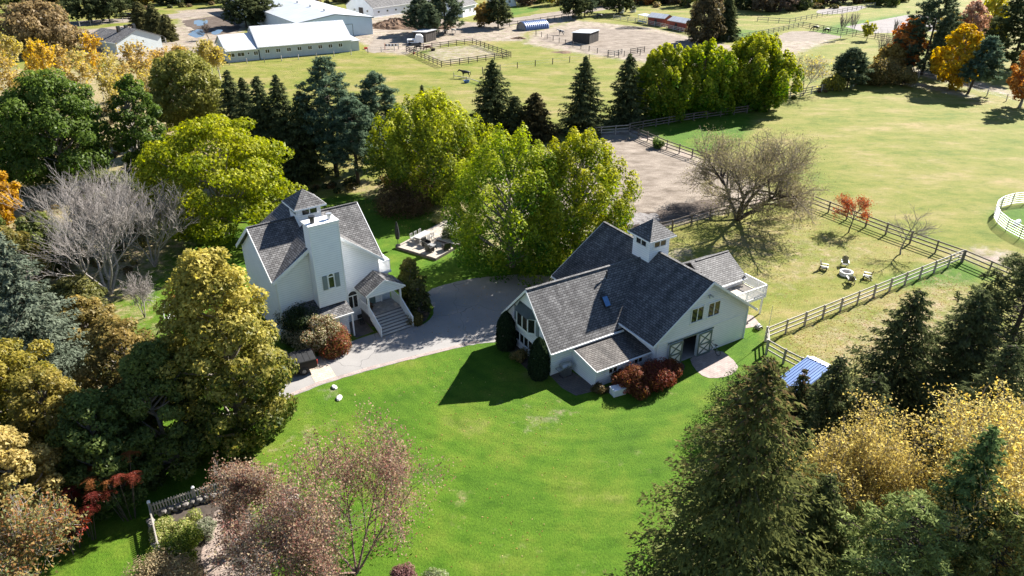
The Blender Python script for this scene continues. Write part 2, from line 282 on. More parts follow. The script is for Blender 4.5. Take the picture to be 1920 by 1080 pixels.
def mesh_np(name, V, Fq, mat, col=None):
    me = bpy.data.meshes.new(name); V = np.asarray(V, np.float32); Fq = np.asarray(Fq, np.int32); k = Fq.shape[1]; nf = len(Fq)
    me.vertices.add(len(V)); me.vertices.foreach_set('co', V.ravel())
    me.loops.add(nf * k); me.loops.foreach_set('vertex_index', Fq.ravel())
    me.polygons.add(nf); me.polygons.foreach_set('loop_start', np.arange(nf, dtype=np.int32) * k); me.polygons.foreach_set('loop_total', np.full(nf, k, np.int32))
    me.update(calc_edges=True)
    if col is not None:
        a = me.attributes.new('col', 'FLOAT_COLOR', 'FACE'); c = np.ones((nf, 4), np.float32); c[:, :3] = col; a.data.foreach_set('color', c.ravel())
    me.materials.append(MATS[mat]); return me
def nrm(a): return a / np.maximum(np.linalg.norm(a, axis=1, keepdims=True), 1e-9)

# ------------------------------------------------------------------ vegetation generators
def leaves(name, P, N, S, C, rng, aspect=0.7, mat='leaf', T=None):
    n = len(P); r = rng.normal(size=(n, 3)) if T is None else T
    t = nrm(r - (r * N).sum(1, keepdims=True) * N); b = np.cross(N, t); S = S[:, None]
    V = np.empty((n, 3, 3)); k = rng.uniform(-.35, .35, (n, 1))
    V[:, 0] = P + t * S * 1.1 + b * S * aspect * k; V[:, 1] = P - t * S * .75 + b * S * aspect * 1.05; V[:, 2] = P - t * S * .75 - b * S * aspect * 1.05
    return mesh_np(name, V.reshape(-1, 3), np.arange(n * 3).reshape(n, 3), mat, C)
def tubes(name, segs, mat, k=5):
    p0, p1, r0, r1 = [np.array([s[i] for s in segs], float) for i in range(4)]
    n = len(p0); d = nrm(p1 - p0); a = np.cross(d, np.tile([0.31, 0.17, 0.93], (n, 1))); a = nrm(a); b = np.cross(d, a)
    V = np.empty((n, 2, k, 3))
    for i in range(k):
        t = 2 * math.pi * i / k; o = a * math.cos(t) + b * math.sin(t); V[:, 0, i] = p0 + o * r0[:, None]; V[:, 1, i] = p1 + o * r1[:, None]
    base = np.arange(n)[:, None] * 2 * k; F = []
    for i in range(k): j = (i + 1) % k; F.append(np.concatenate([base + i, base + j, base + k + j, base + k + i], 1))
    me = mesh_np(name, V.reshape(-1, 3), np.concatenate(F), mat); return me
def curve_segs(p0, p2, bend, r0, r1, m):
    p0, p2 = np.array(p0, float), np.array(p2, float); c = (p0 + p2) / 2 + np.array(bend, float); out = []; prev = p0
    for i in range(1, m + 1):
        t = i / m; q = (1 - t) ** 2 * p0 + 2 * t * (1 - t) * c + t * t * p2
        out.append((prev, q, r0 + (r1 - r0) * (i - 1) / m, r0 + (r1 - r0) * i / m)); prev = q
    return out
def mixcol(rng, c1, c2, f, jit=0.12):
    f = np.clip(f, 0, 1)[:, None]; c = np.array(c1) * (1 - f) + np.array(c2) * f
    return np.clip(c * (1 + rng.normal(0, jit, (len(f), 1))) , 0.004, 0.9)
PROFILE = {   # radius of the crown (0..1) against height in the crown (0..1)
    'round': [(0, .35), (.12, .75), (.35, 1), (.6, .95), (.8, .72), (.93, .42), (1, .1)],
    'dome': [(0, .62), (.15, .93), (.35, 1), (.6, .9), (.8, .66), (.93, .38), (1, .1)],
    'vase': [(0, .3), (.2, .6), (.5, .92), (.72, 1), (.88, .8), (1, .35)],
    'oval': [(0, .4), (.2, .85), (.45, 1), (.7, .82), (.88, .5), (1, .12)],
    'egg': [(0, .75), (.2, 1), (.45, .95), (.7, .72), (.88, .42), (1, .1)],
    'column': [(0, .8), (.25, 1), (.6, .88), (.85, .55), (1, .06)]}
def prof(kind, t):
    p = np.array(PROFILE[kind]); return np.interp(t, p[:, 0], p[:, 1])
def broadleaf(root, rng, h, R, dist, c1, c2, shape='round', base=0.18, plume=1.0, dens=1.0, bark='bark_grey', nclump=None, leafk=1.0, tipyellow=0.35, lumps=0.30, fill=0.25, sq=0.8):
    size = max(0.13, 1.55 * dist / 720) * leafk * 0.78
    zc0 = h * base; Hc = h - zc0
    n = nclump or int(30 + 26 * min(2.2, R * Hc / 30)); gold = 2.39996
    t = ((np.arange(n) + .5) / n) ** 0.85; ang = np.arange(n) * gold + rng.uniform(0, 6); rad = prof(shape, t) * R * np.sqrt(rng.uniform(.30, 1.0, n)) * 0.86
    cen = np.stack([rad * np.cos(ang), rad * np.sin(ang), zc0 + t * Hc * .94], 1) + rng.normal(0, R * .05, (n, 3))
    rc = R * lumps * rng.uniform(.75, 1.3, n) * (1 - .3 * t)
    area = (4 * math.pi * rc ** 2 * .8).sum(); N = int(dens * 1.05 * area / (size * size * 1.3)); N = int(np.clip(N, 300, 42000))
    idx = rng.choice(n, N, p=rc ** 2 / (rc ** 2).sum()); d = nrm(rng.normal(size=(N, 3)))
    u = np.where(rng.uniform(size=N) < fill, rng.uniform(.2, .9, N), rng.uniform(.82, 1.06, N))
    off = d * (rc[idx] * u)[:, None]; off[:, 2] *= sq
    if plume != 1: off[:, 2] = off[:, 2] * plume; taper = 1 - .45 * np.clip(off[:, 2] / (rc[idx] * plume * sq), -1, 1); off[:, :2] *= (taper * .8)[:, None]
    P = cen[idx] + off; P[:, 2] = np.maximum(P[:, 2], .15)
    outw = nrm(np.concatenate([P[:, :2], (P[:, 2:3] - (zc0 + Hc * .35))], 1))
    Nn = nrm(d * .75 + outw * .45 + [0, 0, .35] + rng.normal(0, .55, (N, 3)))
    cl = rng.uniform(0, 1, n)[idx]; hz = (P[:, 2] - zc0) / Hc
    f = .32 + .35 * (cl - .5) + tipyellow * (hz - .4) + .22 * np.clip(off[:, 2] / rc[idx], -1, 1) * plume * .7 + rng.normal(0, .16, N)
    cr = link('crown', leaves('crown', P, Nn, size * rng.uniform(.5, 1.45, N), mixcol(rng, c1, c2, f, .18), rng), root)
    rt = max(.12, h * .022); segs = []; top = np.array([rng.normal(0, .03) * h, rng.normal(0, .03) * h, h * .72]); prev = np.array([0, 0, -.05]); mm = 7; pts = [prev]
    for i in range(1, mm + 1):
        q = top * (i / mm) + np.append(rng.normal(0, .012 * h, 2), 0); segs.append((prev, q, rt * (1.25 if i == 1 else 1 - .75 * (i - 1) / mm), rt * (1 - .75 * i / mm))); prev = q; pts.append(q)
    pts = np.array(pts)
    for i in rng.permutation(n)[:min(n, 46)]:
        zz = max(h * base * .75, cen[i, 2] - np.hypot(*cen[i, :2]) * rng.uniform(.5, 1.0) - .05 * h); zz = min(zz, h * .68)
        s = np.array([np.interp(zz, pts[:, 2], pts[:, j]) for j in range(3)]); segs += curve_segs(s, cen[i], (0, 0, -.06 * h * rng.uniform(0, 1)), rt * .38, .02 + rt * .06, 4)
    link('trunk', tubes('trunk', segs, bark), root); return cr
def skeleton(rng, h, R, lean=(0, 0), levels=4, forks=3, up=0.5, spread=0.9, trunk=0.22, kids=(6, 6, 5, 4), rt=None, tilt=.28):
    rt = rt or h * .02; segs = []; tips = []
    def branch(p, d, L, r, lv):
        m = (5, 4, 3, 2, 2)[lv]; pts = [p]; q = p; dd = d
        for i in range(m):
            dd = dd + rng.normal(0, .13, 3) + np.array([0, 0, .06 * up]); dd = dd / np.linalg.norm(dd); nq = q + dd * L / m
            segs.append((q, nq, r * (1 - .7 * i / m), r * (1 - .7 * (i + 1) / m), lv)); q = nq; pts.append(q)
        if lv >= levels: tips.append((q, dd)); tips.append((pts[-2], dd)); return
        nk = kids[min(lv, len(kids) - 1)]
        for k in range(nk):
            s = (.3 if lv else .45) + (.7 if lv else .55) * (k + rng.uniform(.1, .9)) / nk; s = min(s, .999) * m; i = int(s); b = pts[i] + (pts[i + 1] - pts[i]) * (s - i)
            ax = rng.normal(size=3); ax = ax - ax.dot(dd) * dd; ax /= np.linalg.norm(ax); an = rng.uniform(.5, 1.0) * spread
            nd = dd * math.cos(an) + ax * math.sin(an) + np.array([0, 0, up * .28]); nd /= np.linalg.norm(nd)
            branch(b, nd, L * rng.uniform(.5, .68), r * .5, lv + 1)
    p = np.array([0., 0, -.05])
    for k in range(forks):
        a = 2 * math.pi * k / forks + rng.uniform(0, 1.2); tl = (tilt if forks > 1 else .04) * spread; d = np.array([math.cos(a) * tl + lean[0], math.sin(a) * tl + lean[1], 1.]); d /= np.linalg.norm(d)
        branch(p, d, h * .55, rt * (1 if forks == 1 else .75), 0)
    # fit the outline to the wanted height and spread
    A = np.array([s[1] for s in segs]); zs = h / max(A[:, 2].max(), .1); rr = np.percentile(np.hypot(A[:, 0] - lean[0] * A[:, 2] * 0, A[:, 1]), 97); xs = R / rr; sc = np.array([xs, xs, zs])
    segs = [(s[0] * sc, s[1] * sc, s[2], s[3], s[4]) for s in segs]; tips = [(t[0] * sc, t[1]) for t in tips]
    return segs, tips
def twig_tree(root, rng, h, R, dist, bark='bark_grey', leafc=None, nleaf=0, leafs=0.12, twig=0.012, twigbark=None, **kw):
    segs, tips = skeleton(rng, h, R, **kw); minr = max(twig, dist * 0.00016)
    big = [(a, b, max(r, minr), max(q, minr * .8)) for a, b, r, q, lv in segs if lv <= 1]; fine = [(a, b, max(r, minr), max(q, minr * .6)) for a, b, r, q, lv in segs if lv > 1]
    link('trunk', tubes('trunk', big, bark, 6), root); link('twigs', tubes('twigs', fine, twigbark or bark, 3), root)['kind'] = 'stuff'
    if nleaf:
        T = np.array([t[0] for t in tips]); i = rng.integers(0, len(T), nleaf); P = T[i] + rng.normal(0, .035 * R + leafs, (nleaf, 3)); N = nrm(rng.normal(size=(nleaf, 3)) + [0, 0, .6])
        cc = np.array(leafc)[rng.integers(0, len(leafc), nleaf)] * rng.uniform(.7, 1.25, (nleaf, 1)); link('foliage', leaves('foliage', P, N, leafs * rng.uniform(.6, 1.2, nleaf), np.clip(cc, 0, .9), rng), root)
def spruce(root, rng, h, R, dist, c1, c2, dens=1.0, base=0.05, droop=0.28, power=0.85, cones=None, bark='bark_dark', leafk=1.0, ragged=0.25, max_n=34000):
    size = max(.15, 1.7 * dist / 720) * 1.1 * leafk; nw = int(h / max(.30, h * .021)); P = []; D = []; S = []; F = []; segs = [(np.array([0, 0, -.05]), np.array([0, 0, h * .97]), h * .017 + .05, .025)]
    for i in range(nw):
        t = base + (1 - base) * (i + rng.uniform(-.3, .3)) / nw; t = min(max(t, .02), .99); z = t * h; L0 = R * ((1 - t) ** power) * .97 + .10
        nb = int(rng.integers(7, 11)); a0 = rng.uniform(0, 6.3)
        for b in range(nb):
            L = L0 * rng.uniform(1 - ragged * 1.4, 1 + ragged * .5); a = a0 + 2 * math.pi * b / nb + rng.normal(0, .18); e = np.array([math.cos(a), math.sin(a), 0]); sd = np.array([-e[1], e[0], 0])
            m = max(4, int(L / (size * .55) * 2.0)); s = np.sqrt(rng.uniform(.02, 1, m)); dz = -droop * L * s * (1.3 - s * .75) + L * .10 * (1 - t)
            side = rng.uniform(-1, 1, m) * (1 - s * .72) * L * .36
            P.append(np.array([0, 0, z]) + e * (s * L)[:, None] + sd * side[:, None] + np.array([0, 0, 1.]) * (dz - np.abs(side) * .25 + rng.normal(0, .05, m))[:, None])
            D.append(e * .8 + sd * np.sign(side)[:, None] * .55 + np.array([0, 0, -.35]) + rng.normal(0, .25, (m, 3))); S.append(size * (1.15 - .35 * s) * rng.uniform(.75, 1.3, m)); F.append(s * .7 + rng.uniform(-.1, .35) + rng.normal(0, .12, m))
            if dist < 140 and b % 2 == 0: segs.append((np.array([0, 0, z]), np.array([0, 0, z + L * .05]) + e * L * .75 + np.array([0, 0, -droop * L * .5]), .035, .012))
    P = np.concatenate(P); D = np.concatenate(D); S = np.concatenate(S); F = np.concatenate(F)
    cap = int(max_n * dens)
    if len(P) > cap: k = rng.choice(len(P), cap, replace=False); P, D, S, F = P[k], D[k], S[k] * 1.12, F[k]
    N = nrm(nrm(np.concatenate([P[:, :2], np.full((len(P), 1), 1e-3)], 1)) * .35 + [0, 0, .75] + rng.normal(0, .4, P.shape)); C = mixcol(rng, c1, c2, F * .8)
    if cones is not None:
        q = (P[:, 2] > h * .62) & (rng.uniform(size=len(P)) < np.clip((P[:, 2] / h - .62) * 1.0, 0, .3)); C[q] = np.array(cones) * rng.uniform(.7, 1.3, (q.sum(), 1))
    P[:, 2] = np.maximum(P[:, 2], .08)
    link('crown', leaves('crown', P, N, S, C, rng, .42, 'needle', D), root); link('trunk', tubes('trunk', segs, bark), root)
def pine(root, rng, h, R, dist, c1, c2, base=0.22, dens=1.0, lean=0.0, bark='bark_dark', sparse=0.0, leafk=1.0):
    size = max(.14, 1.7 * dist / 720) * .85 * leafk; nl = int(16 + 1.3 * h); P = []; D = []; S = []; F = []; ax = np.array([lean, lean * .3, 1.]); segs = [(np.array([0, 0, -.05]), ax * h * .55, h * .02 + .06, h * .013), (ax * h * .55, ax * h * .97, h * .013, .03)]
    for i in range(nl):
        t = base + (1 - base) * (i + .5) / nl; nb = 5 if t > .4 else 4
        Lm = R * np.interp(t, [0, .3, .5, .75, .92, 1], [.85, 1, .95, .66, .36, .14])
        for b in range(nb):
            if rng.uniform() < sparse: continue
            a = i * 1.3 + 2 * math.pi * b / nb + rng.normal(0, .3); L = Lm * rng.uniform(.6, 1.08); e = np.array([math.cos(a), math.sin(a), 0]); o = ax * t * h; tip = o + e * L + [0, 0, L * rng.uniform(.05, .28)]
            if dist < 170: segs += curve_segs(o, tip, (0, 0, -.04 * L), .045, .012, 2)
            nt = max(2, int(L / (.42 + size * .6))); 
            for k in range(nt):
                s = .4 + .6 * (k + rng.uniform(.2, .8)) / nt; c = o + (tip - o) * s + rng.normal(0, .12 * L * (1.1 - s) + .06, 3); m = int(np.clip(26 * dens * (.24 / size) ** 1.25, 5, 40)); d = nrm(rng.normal(size=(m, 3)) + e * .35 + [0, 0, .35]); rr = rng.uniform(.25, .5) + size * .5
                P.append(c + d * (rr * rng.uniform(.35, 1.0, m))[:, None] * np.array([1, 1, .6])); D.append(d + rng.normal(0, .2, (m, 3))); S.append(size * rng.uniform(.7, 1.3, m)); F.append(np.full(m, rng.uniform(.1, .7)) + d[:, 2] * .3 + rng.normal(0, .1, m))
    P = np.concatenate(P); D = np.concatenate(D); S = np.concatenate(S); F = np.concatenate(F)
    if len(P) > 30000: k = rng.choice(len(P), 30000, replace=False); P, D, S, F = P[k], D[k], S[k] * 1.15, F[k]
    N = nrm(rng.normal(0, .5, P.shape) + [0, 0, .8]); link('crown', leaves('crown', P, N, S, mixcol(rng, c1, c2, F), rng, .36, 'needle', D), root); link('trunk', tubes('trunk', segs, bark, 6), root)
def birch(root, rng, h, R, dist, cols, nleaf, bark='bark_white'):
    segs = []; tips = []; nst = int(rng.integers(1, 4)); 
    for s in range(nst):
        a = rng.uniform(0, 6.3); d = np.array([math.cos(a) * .12, math.sin(a) * .12, 1]) * (h * rng.uniform(.82, 1)); rr = max(.07, dist * .00045); o = np.append(rng.normal(0, .3, 2), -.05); segs += curve_segs(o, d, np.append(rng.normal(0, .3, 2), 0), rr, rr * .3, 6)
        for k in range(16):
            t = rng.uniform(.3, .97); b = o + (d - o) * t; a2 = rng.uniform(0, 6.3); L = R * (1.15 - t) * rng.uniform(.7, 1.3) + .4; e = b + np.array([math.cos(a2) * L * .7, math.sin(a2) * L * .7, L * .95]); segs += curve_segs(b, e, (0, 0, -.1 * L), rr * .34, rr * .14, 3); tips += [b + (e - b) * u for u in (.4, .6, .8, 1, 1.08)]
    T = np.array(tips); i = rng.integers(0, len(T), nleaf); size = max(.13, 1.3 * dist / 720); P = T[i] + rng.normal(0, .32, (nleaf, 3)) * [1, 1, 1.3]; cc = np.array(cols)[rng.integers(0, len(cols), nleaf)] * rng.uniform(.75, 1.25, (nleaf, 1))
    link('trunk', tubes('trunk', segs, bark, 5), root); link('crown', leaves('crown', P, nrm(rng.normal(size=(nleaf, 3)) + [0, 0, .3]), size * rng.uniform(.55, 1.1, nleaf), np.clip(cc, 0, .9), rng), root)
def shrub(root, rng, h, R, dist, cols, dens=1.0, n=None, leafk=1.0, sq=1.0, ry=None, lump=.38, name='foliage'):
    size = max(.06, 1.3 * dist / 720) * .62 * leafk; ry = ry or R; n = n or 14; a = rng.uniform(0, 6.3, n); r = np.sqrt(rng.uniform(0, 1, n)) * .72
    cen = np.stack([np.cos(a) * r * R, np.sin(a) * r * ry, rng.uniform(.25, .8, n) * h * (1 - .35 * r)], 1); rc = rng.uniform(.75, 1.2, n) * lump * min(R, h, ry) * 1.15
    N = int(np.clip(dens * (4 * math.pi * rc ** 2).sum() / (size ** 2 * 1.7), 150, 16000)); i = rng.choice(n, N, p=rc ** 2 / (rc ** 2).sum()); d = nrm(rng.normal(size=(N, 3))); P = cen[i] + d * (rc[i] * rng.uniform(.6, 1.08, N))[:, None]; P[:, 2] = np.clip(P[:, 2], .03, None) * sq
    c = np.array(cols); cc = c[(rng.integers(0, len(c), n)[i] * (rng.uniform(size=N) < .6) + rng.integers(0, len(c), N) * 1) % len(c)] * rng.uniform(.7, 1.3, (N, 1))
    link(name, leaves(name, P, nrm(d + [0, 0, .4] + rng.normal(0, .5, (N, 3))), size * rng.uniform(.6, 1.25, N), np.clip(cc, .003, .9), rng), root)
    link('stems', tubes('stems', [s for k in range(n) for s in curve_segs((rng.normal(0, .08), rng.normal(0, .08), -.03), cen[k], (0, 0, .1), .03, .01, 2)], 'bark_dark', 4), root)

# ------------------------------------------------------------------ terrain
def pxpoly(pts): return np.array([gp(*p)[:2] for p in pts])
def poly_mask(X, Y, poly, soft):
    inside = np.zeros(X.shape, bool); dist = np.full(X.shape, 1e9); n = len(poly)
    for i in range(n):
        (x0, y0), (x1, y1) = poly[i], poly[(i + 1) % n]
        c = ((y0 > Y) != (y1 > Y)) & (X < (x1 - x0) * (Y - y0) / (y1 - y0 + 1e-12) + x0); inside ^= c
        dx, dy = x1 - x0, y1 - y0; t = np.clip(((X - x0) * dx + (Y - y0) * dy) / (dx * dx + dy * dy + 1e-9), 0, 1); dist = np.minimum(dist, np.hypot(X - x0 - t * dx, Y - y0 - t * dy))
    sd = np.where(inside, dist, -dist); return np.clip(sd / soft * .5 + .5, 0, 1)
def build_ground():
    geo = lambda a, b, n: np.geomspace(a, b, n)
    ys = np.concatenate([-geo(60, 3000, 9)[::-1], np.arange(-50, 18, 6.), np.arange(18, 125, .9), np.arange(125, 300, 2.2), geo(302, 7000, 18)])
    xs = np.concatenate([-geo(152, 6000, 14)[::-1], np.arange(-150, -62, 2.2), np.arange(-62, 72, .9), np.arange(72, 180, 2.2), geo(182, 6000, 14)])
    X, Y = np.meshgrid(xs, ys); V = np.stack([X.ravel(), Y.ravel(), np.zeros(X.size)], 1); nx, ny = len(xs), len(ys)
    i = (np.arange(ny - 1)[:, None] * nx + np.arange(nx - 1)[None]).ravel(); F = np.stack([i, i + 1, i + 1 + nx, i + nx], 1)
    m = np.zeros((X.size, 4), np.float32); m[:, 3] = 1; x, y = V[:, 0], V[:, 1]
    def paint(ch, pts, soft, val=1.0, mode='max'):
        k = poly_mask(x, y, pxpoly(pts), soft) * val
        m[:, ch] = np.maximum(m[:, ch], k) if mode == 'max' else m[:, ch] * (1 - k)
    LUSH = 0; DIRT = 1; STRAW = 2
    paint(LUSH, [(-300, 1400), (-300, 640), (150, 560), (330, 440), (590, 375), (760, 345), (860, 360), (1000, 440), (1060, 500), (1260, 560), (1400, 590), (1432, 612), (1440, 650), (1500, 700), (1700, 900), (1900, 1400)], 2.5)
    paint(LUSH, [(1190, 222), (1300, 200), (1420, 215), (1400, 262), (1310, 292), (1240, 262)], 4, .95)
    paint(LUSH, [(1640, 520), (1800, 478), (1890, 525), (1800, 540), (1680, 545)], 2, .8)
    paint(LUSH, [(1470, 100), (1600, 68), (1720, 38), (1720, 20), (1560, 42), (1480, 66), (1300, 36), (1280, 40), (1400, 92)], 5, .7)
    paint(LUSH, [(955, 32), (1010, 20), (1020, 12), (955, 14)], 3, .9)
    paint(LUSH, [(1830, 390), (1960, 370), (2050, 430), (1950, 480), (1850, 425)], 3, .75)
    paint(LUSH, [(425, 118), (680, 96), (820, 115), (1000, 120), (1140, 108), (1180, 170), (1060, 230), (700, 250), (560, 180)], 8, .20)
    paint(LUSH, [(1400, 205), (1700, 180), (1920, 220), (1920, 330), (1600, 300), (1480, 260)], 10, .22)
    # bare and trampled ground
    paint(DIRT, [(1105, 252), (1180, 238), (1325, 300), (1475, 372), (1180, 440), (1050, 470), (960, 430), (930, 330)], 1.6)
    paint(DIRT, [(985, 82), (1000, 60), (1080, 38), (1220, 52), (1300, 70), (1440, 100), (1480, 60), (1530, 62), (1560, 76), (1440, 120), (1300, 128), (1170, 112), (1060, 96)], 5)
    paint(DIRT, [(700, 130 - 45), (745, 70), (900, 62), (985, 62), (985, 78), (860, 78), (760, 104), (700, 98)], 3, .8)
    paint(DIRT, [(780, 108), (800, 88), (905, 82), (955, 104), (840, 122)], 3, .55)
    paint(DIRT, [(640, 40), (720, 20), (860, 40), (960, 48), (1080, 22), (1080, 36), (980, 62), (760, 72), (700, 90), (650, 70)], 3)
    paint(DIRT, [(140, 55), (330, 45), (420, 60), (430, 100), (300, 120), (160, 110)], 5, .8)
    paint(DIRT, [(330, 20), (420, 14), (470, 50), (400, 100), (340, 80)], 4, .9)
    paint(DIRT, [(1750, 470), (1820, 455), (1920, 470), (1920, 520), (1860, 505)], 2.5, .62); paint(DIRT, [(1180, 480), (1290, 455), (1330, 472), (1280, 500), (1240, 500)], 1.5, .55)
    paint(DIRT, [(1660, 130), (1800, 165), (1920, 190), (1920, 170), (1700, 120)], 4, .65); paint(DIRT, [(1640, 150), (1900, 205), (1830, 175), (1660, 140)], 3, .6)
    paint(DIRT, [(980, 770), (1060, 770), (1070, 795), (1010, 815), (960, 790)], 2.4, .62); paint(DIRT, [(600, 725), (640, 728), (645, 752), (615, 755)], .8, .65)
    paint(DIRT, [(505, 820), (560, 790), (590, 805), (560, 845), (500, 850)], 1.6, .42)
    paint(DIRT, [(1230, 985), (1180, 900), (1150, 1000), (1180, 1100)], 3, .35)
    # leaf and straw litter
    for pts, v in (([(800, 880), (900, 900), (930, 990), (840, 1010), (780, 940)], .40), ([(960, 750), (1090, 760), (1110, 800), (1000, 830), (930, 800)], .46), ([(520, 780), (640, 770), (660, 850), (540, 880), (480, 850)], .44), ([(1100, 820), (1260, 790), (1230, 900), (1120, 900)], .34), ([(700, 720), (860, 690), (880, 740), (720, 790)], .33), ([(880, 1010), (1100, 1000), (1150, 1080), (900, 1090)], .36), ([(1050, 690), (1320, 720), (1330, 790), (1180, 770)], .34)): paint(STRAW, pts, 4, v)
    paint(STRAW, [(1440, 630), (1560, 560), (1760, 500), (1900, 540), (1900, 760), (1520, 740)], 7, .60)
    paint(STRAW, [(860, 360), (960, 400), (1040, 470), (1000, 510), (860, 480), (780, 400), (560, 350), (600, 330), (760, 330)], 3, .55)
    paint(STRAW, [(1240, 480), (1330, 400), (1480, 385), (1580, 430), (1740, 470), (1660, 520), (1440, 600), (1400, 560)], 5, .42)
    paint(STRAW, [(-400, 900), (-400, 120), (330, 130), (560, 300), (420, 420), (280, 560), (330, 700), (250, 860), (100, 980)], 6, .7)
    paint(STRAW, [(1200, 1100), (1330, 820), (1560, 720), (2100, 640), (2300, 1400), (1250, 1500)], 4, .7)
    paint(STRAW, [(1500, 300), (1700, 220), (1920, 240), (1920, 360), (1700, 470), (1560, 390)], 12, .30)
    paint(STRAW, [(430, 120), (700, 105), (990, 150), (700, 240), (520, 180)], 8, .26)
    me = mesh_np('ground', V, F, 'grass_ground'); a = me.attributes.new('mask', 'FLOAT_COLOR', 'POINT'); a.data.foreach_set('color', m.ravel())
    tag(link('ground', me), 'green lawn and yellowing pasture grass over the whole farm', kind='structure')
build_ground()

def outline(pts, step, jit, seed, closed=True, smooth=2):
    rng = np.random.default_rng(seed); P = [gp(*p)[:2] for p in pts]; P = [np.array(p) for p in P]
    for _ in range(smooth):
        Q = []
        for i in range(len(P)): a, b = P[i], P[(i + 1) % len(P)]; Q += [a * .75 + b * .25, a * .25 + b * .75]
        P = Q
    out = []
    for i in range(len(P)):
        a, b = P[i], P[(i + 1) % len(P)]; n = max(1, int(np.linalg.norm(b - a) / step))
        for k in range(n): out.append(a + (b - a) * k / n + rng.normal(0, jit, 2))
    return out
def sheet(name, label, pts, z, mat, step=0.8, jit=0.0, seed=1, smooth=2, depth=0.0):
    P = outline(pts, step, jit, seed, smooth=smooth); m = MB()
    if depth: m.prism([(p[0], p[1], z - depth) for p in P], (0, 0, depth))
    else: m.add([(p[0], p[1], z) for p in P], [tuple(range(len(P)))])
    o = m.build(name, mat); 
    return tag(o, label, kind='structure')
def ribbon(name, label, pts, z, w, mat, parent=None):     # strip of width w (m) left of a pixel polyline
    P = [gp(*p) for p in pts]; m = MB(); L = []; Rr = []
    for i, p in enumerate(P):
        d = (P[min(i + 1, len(P) - 1)] - P[max(i - 1, 0)]).normalized(); n = Vector((-d.y, d.x, 0)); L.append(p + Vector((0, 0, z))); Rr.append(p + n * w + Vector((0, 0, z)))
    k = len(P); m.add(L + Rr, [(i, i + 1, k + i + 1, k + i) for i in range(k - 1)]); o = m.build(name, mat, parent); return tag(o, label, kind='structure')

sheet('driveway', 'grey asphalt driveway curving between house and barn',
      [(430, 742), (430, 722), (560, 676), (600, 668), (622, 660), (656, 641), (700, 626), (757, 608), (782, 614), (808, 600), (816, 582), (804, 562), (798, 545), (850, 529), (905, 519), (990, 514), (1052, 520), (1075, 545), (1000, 575), (952, 622), (944, 640), (880, 646), (800, 667), (700, 692), (600, 722), (545, 745), (480, 770)], .012, 'asphalt', smooth=1, step=.35, jit=.035, seed=21)
ribbon('driveway_border', 'pale paver strip edging the driveway beside the lawn', [(480, 766), (545, 744), (600, 721), (650, 706.5), (700, 691.5), (750, 679), (800, 666.5), (840, 657), (876, 646.5), (900, 643)], .024, .42, 'paver_pink')
ribbon('paver_band', 'cream paver band crossing the driveway behind the pickup', [(632, 708), (608, 671)], .022, 1.75, 'paver_cream')
sheet('barn_patio', 'pink brick patio in front of the open barn doors', [(1292, 668), (1346, 652), (1386, 684), (1378, 700), (1352, 709), (1322, 709), (1300, 690)], .018, 'paver_pink', smooth=1)
sheet('side_patio', 'pink brick patio below the barn balcony', [(1396, 616), (1392, 588), (1412, 592), (1424, 607), (1412, 613)], .018, 'paver_pink', smooth=0)
sheet('grill_patio', 'dark paver patio under the grill beside the lean-to', [(1030, 703), (1062, 690), (1118, 726), (1112, 734), (1080, 742), (1054, 728)], .014, 'paver_dark', smooth=0)
sheet('house_walk', 'dark slab area between house wall and porch steps', [(655, 604), (680, 597), (701, 622), (668, 634), (656, 622)], .016, 'paver_dark', smooth=0)
sheet('garden_path', 'curving brick path through the fenced garden', [(398, 958), (424, 954), (432, 990), (470, 1005), (500, 1040), (520, 1120), (400, 1120), (378, 1060), (376, 1030), (400, 1005)], .02, 'brick_path', smooth=2)
sheet('garden_bed', 'dark soil bed inside the picket fence', [(285, 968), (440, 918), (470, 960), (480, 1020), (540, 1200), (300, 1200)], .008, 'soil', smooth=1, jit=.06)
sheet('shrub_bed', 'dark soil bed at the foot of the barn hedge', [(1120, 728), (1270, 672), (1290, 690), (1260, 705), (1190, 732), (1150, 742)], .010, 'soil', smooth=1)
sheet('gable_bed', 'dark soil bed under the barn gable windows', [(938, 640), (962, 640), (1034, 704), (1012, 712), (975, 682)], .010, 'soil', smooth=1)
sheet('porch_bed', 'dark soil bed under shrubs beside the porch steps', [(742, 560), (780, 545), (805, 568), (806, 596), (782, 612), (760, 606)], .016, 'soil', smooth=1)
sheet('sand_paddock', 'trampled sandy paddock behind the barn', [(1112, 262), (1180, 250), (1320, 312), (1460, 374), (1180, 436), (1060, 462), (990, 420), (960, 340)], .010, 'sand', step=1.2, jit=.25, seed=3)
sheet('muddy_strip', 'dark muddy strip along the paddock fence', [(1110, 450), (1150, 412), (1230, 392), (1330, 372), (1400, 372), (1320, 402), (1180, 436)], .016, 'mud', step=.8, jit=.3, seed=4)
sheet('horse_yard', 'pale sandy horse yard around the dark shelter', [(1000, 72), (1080, 48), (1210, 58), (1290, 72), (1420, 104), (1290, 124), (1190, 108), (1080, 92)], .010, 'sand', step=2.5, jit=.6, seed=5)
sheet('farm_lane', 'pale dirt lane between the barns at the top', [(650, 72), (700, 62), (745, 58), (830, 66), (900, 62), (960, 46), (1060, 30), (1180, 12), (1180, 6), (1050, 20), (950, 36), (860, 46), (700, 40), (660, 50)], .012, 'dirt_road', step=2, jit=.4, seed=6)
sheet('stable_track', 'dirt track curving past the grey hall corner', [(700, 64), (730, 72), (745, 84), (720, 98), (690, 100), (680, 90), (700, 82)], .016, 'dirt_road', step=1.2, jit=.3, seed=7)
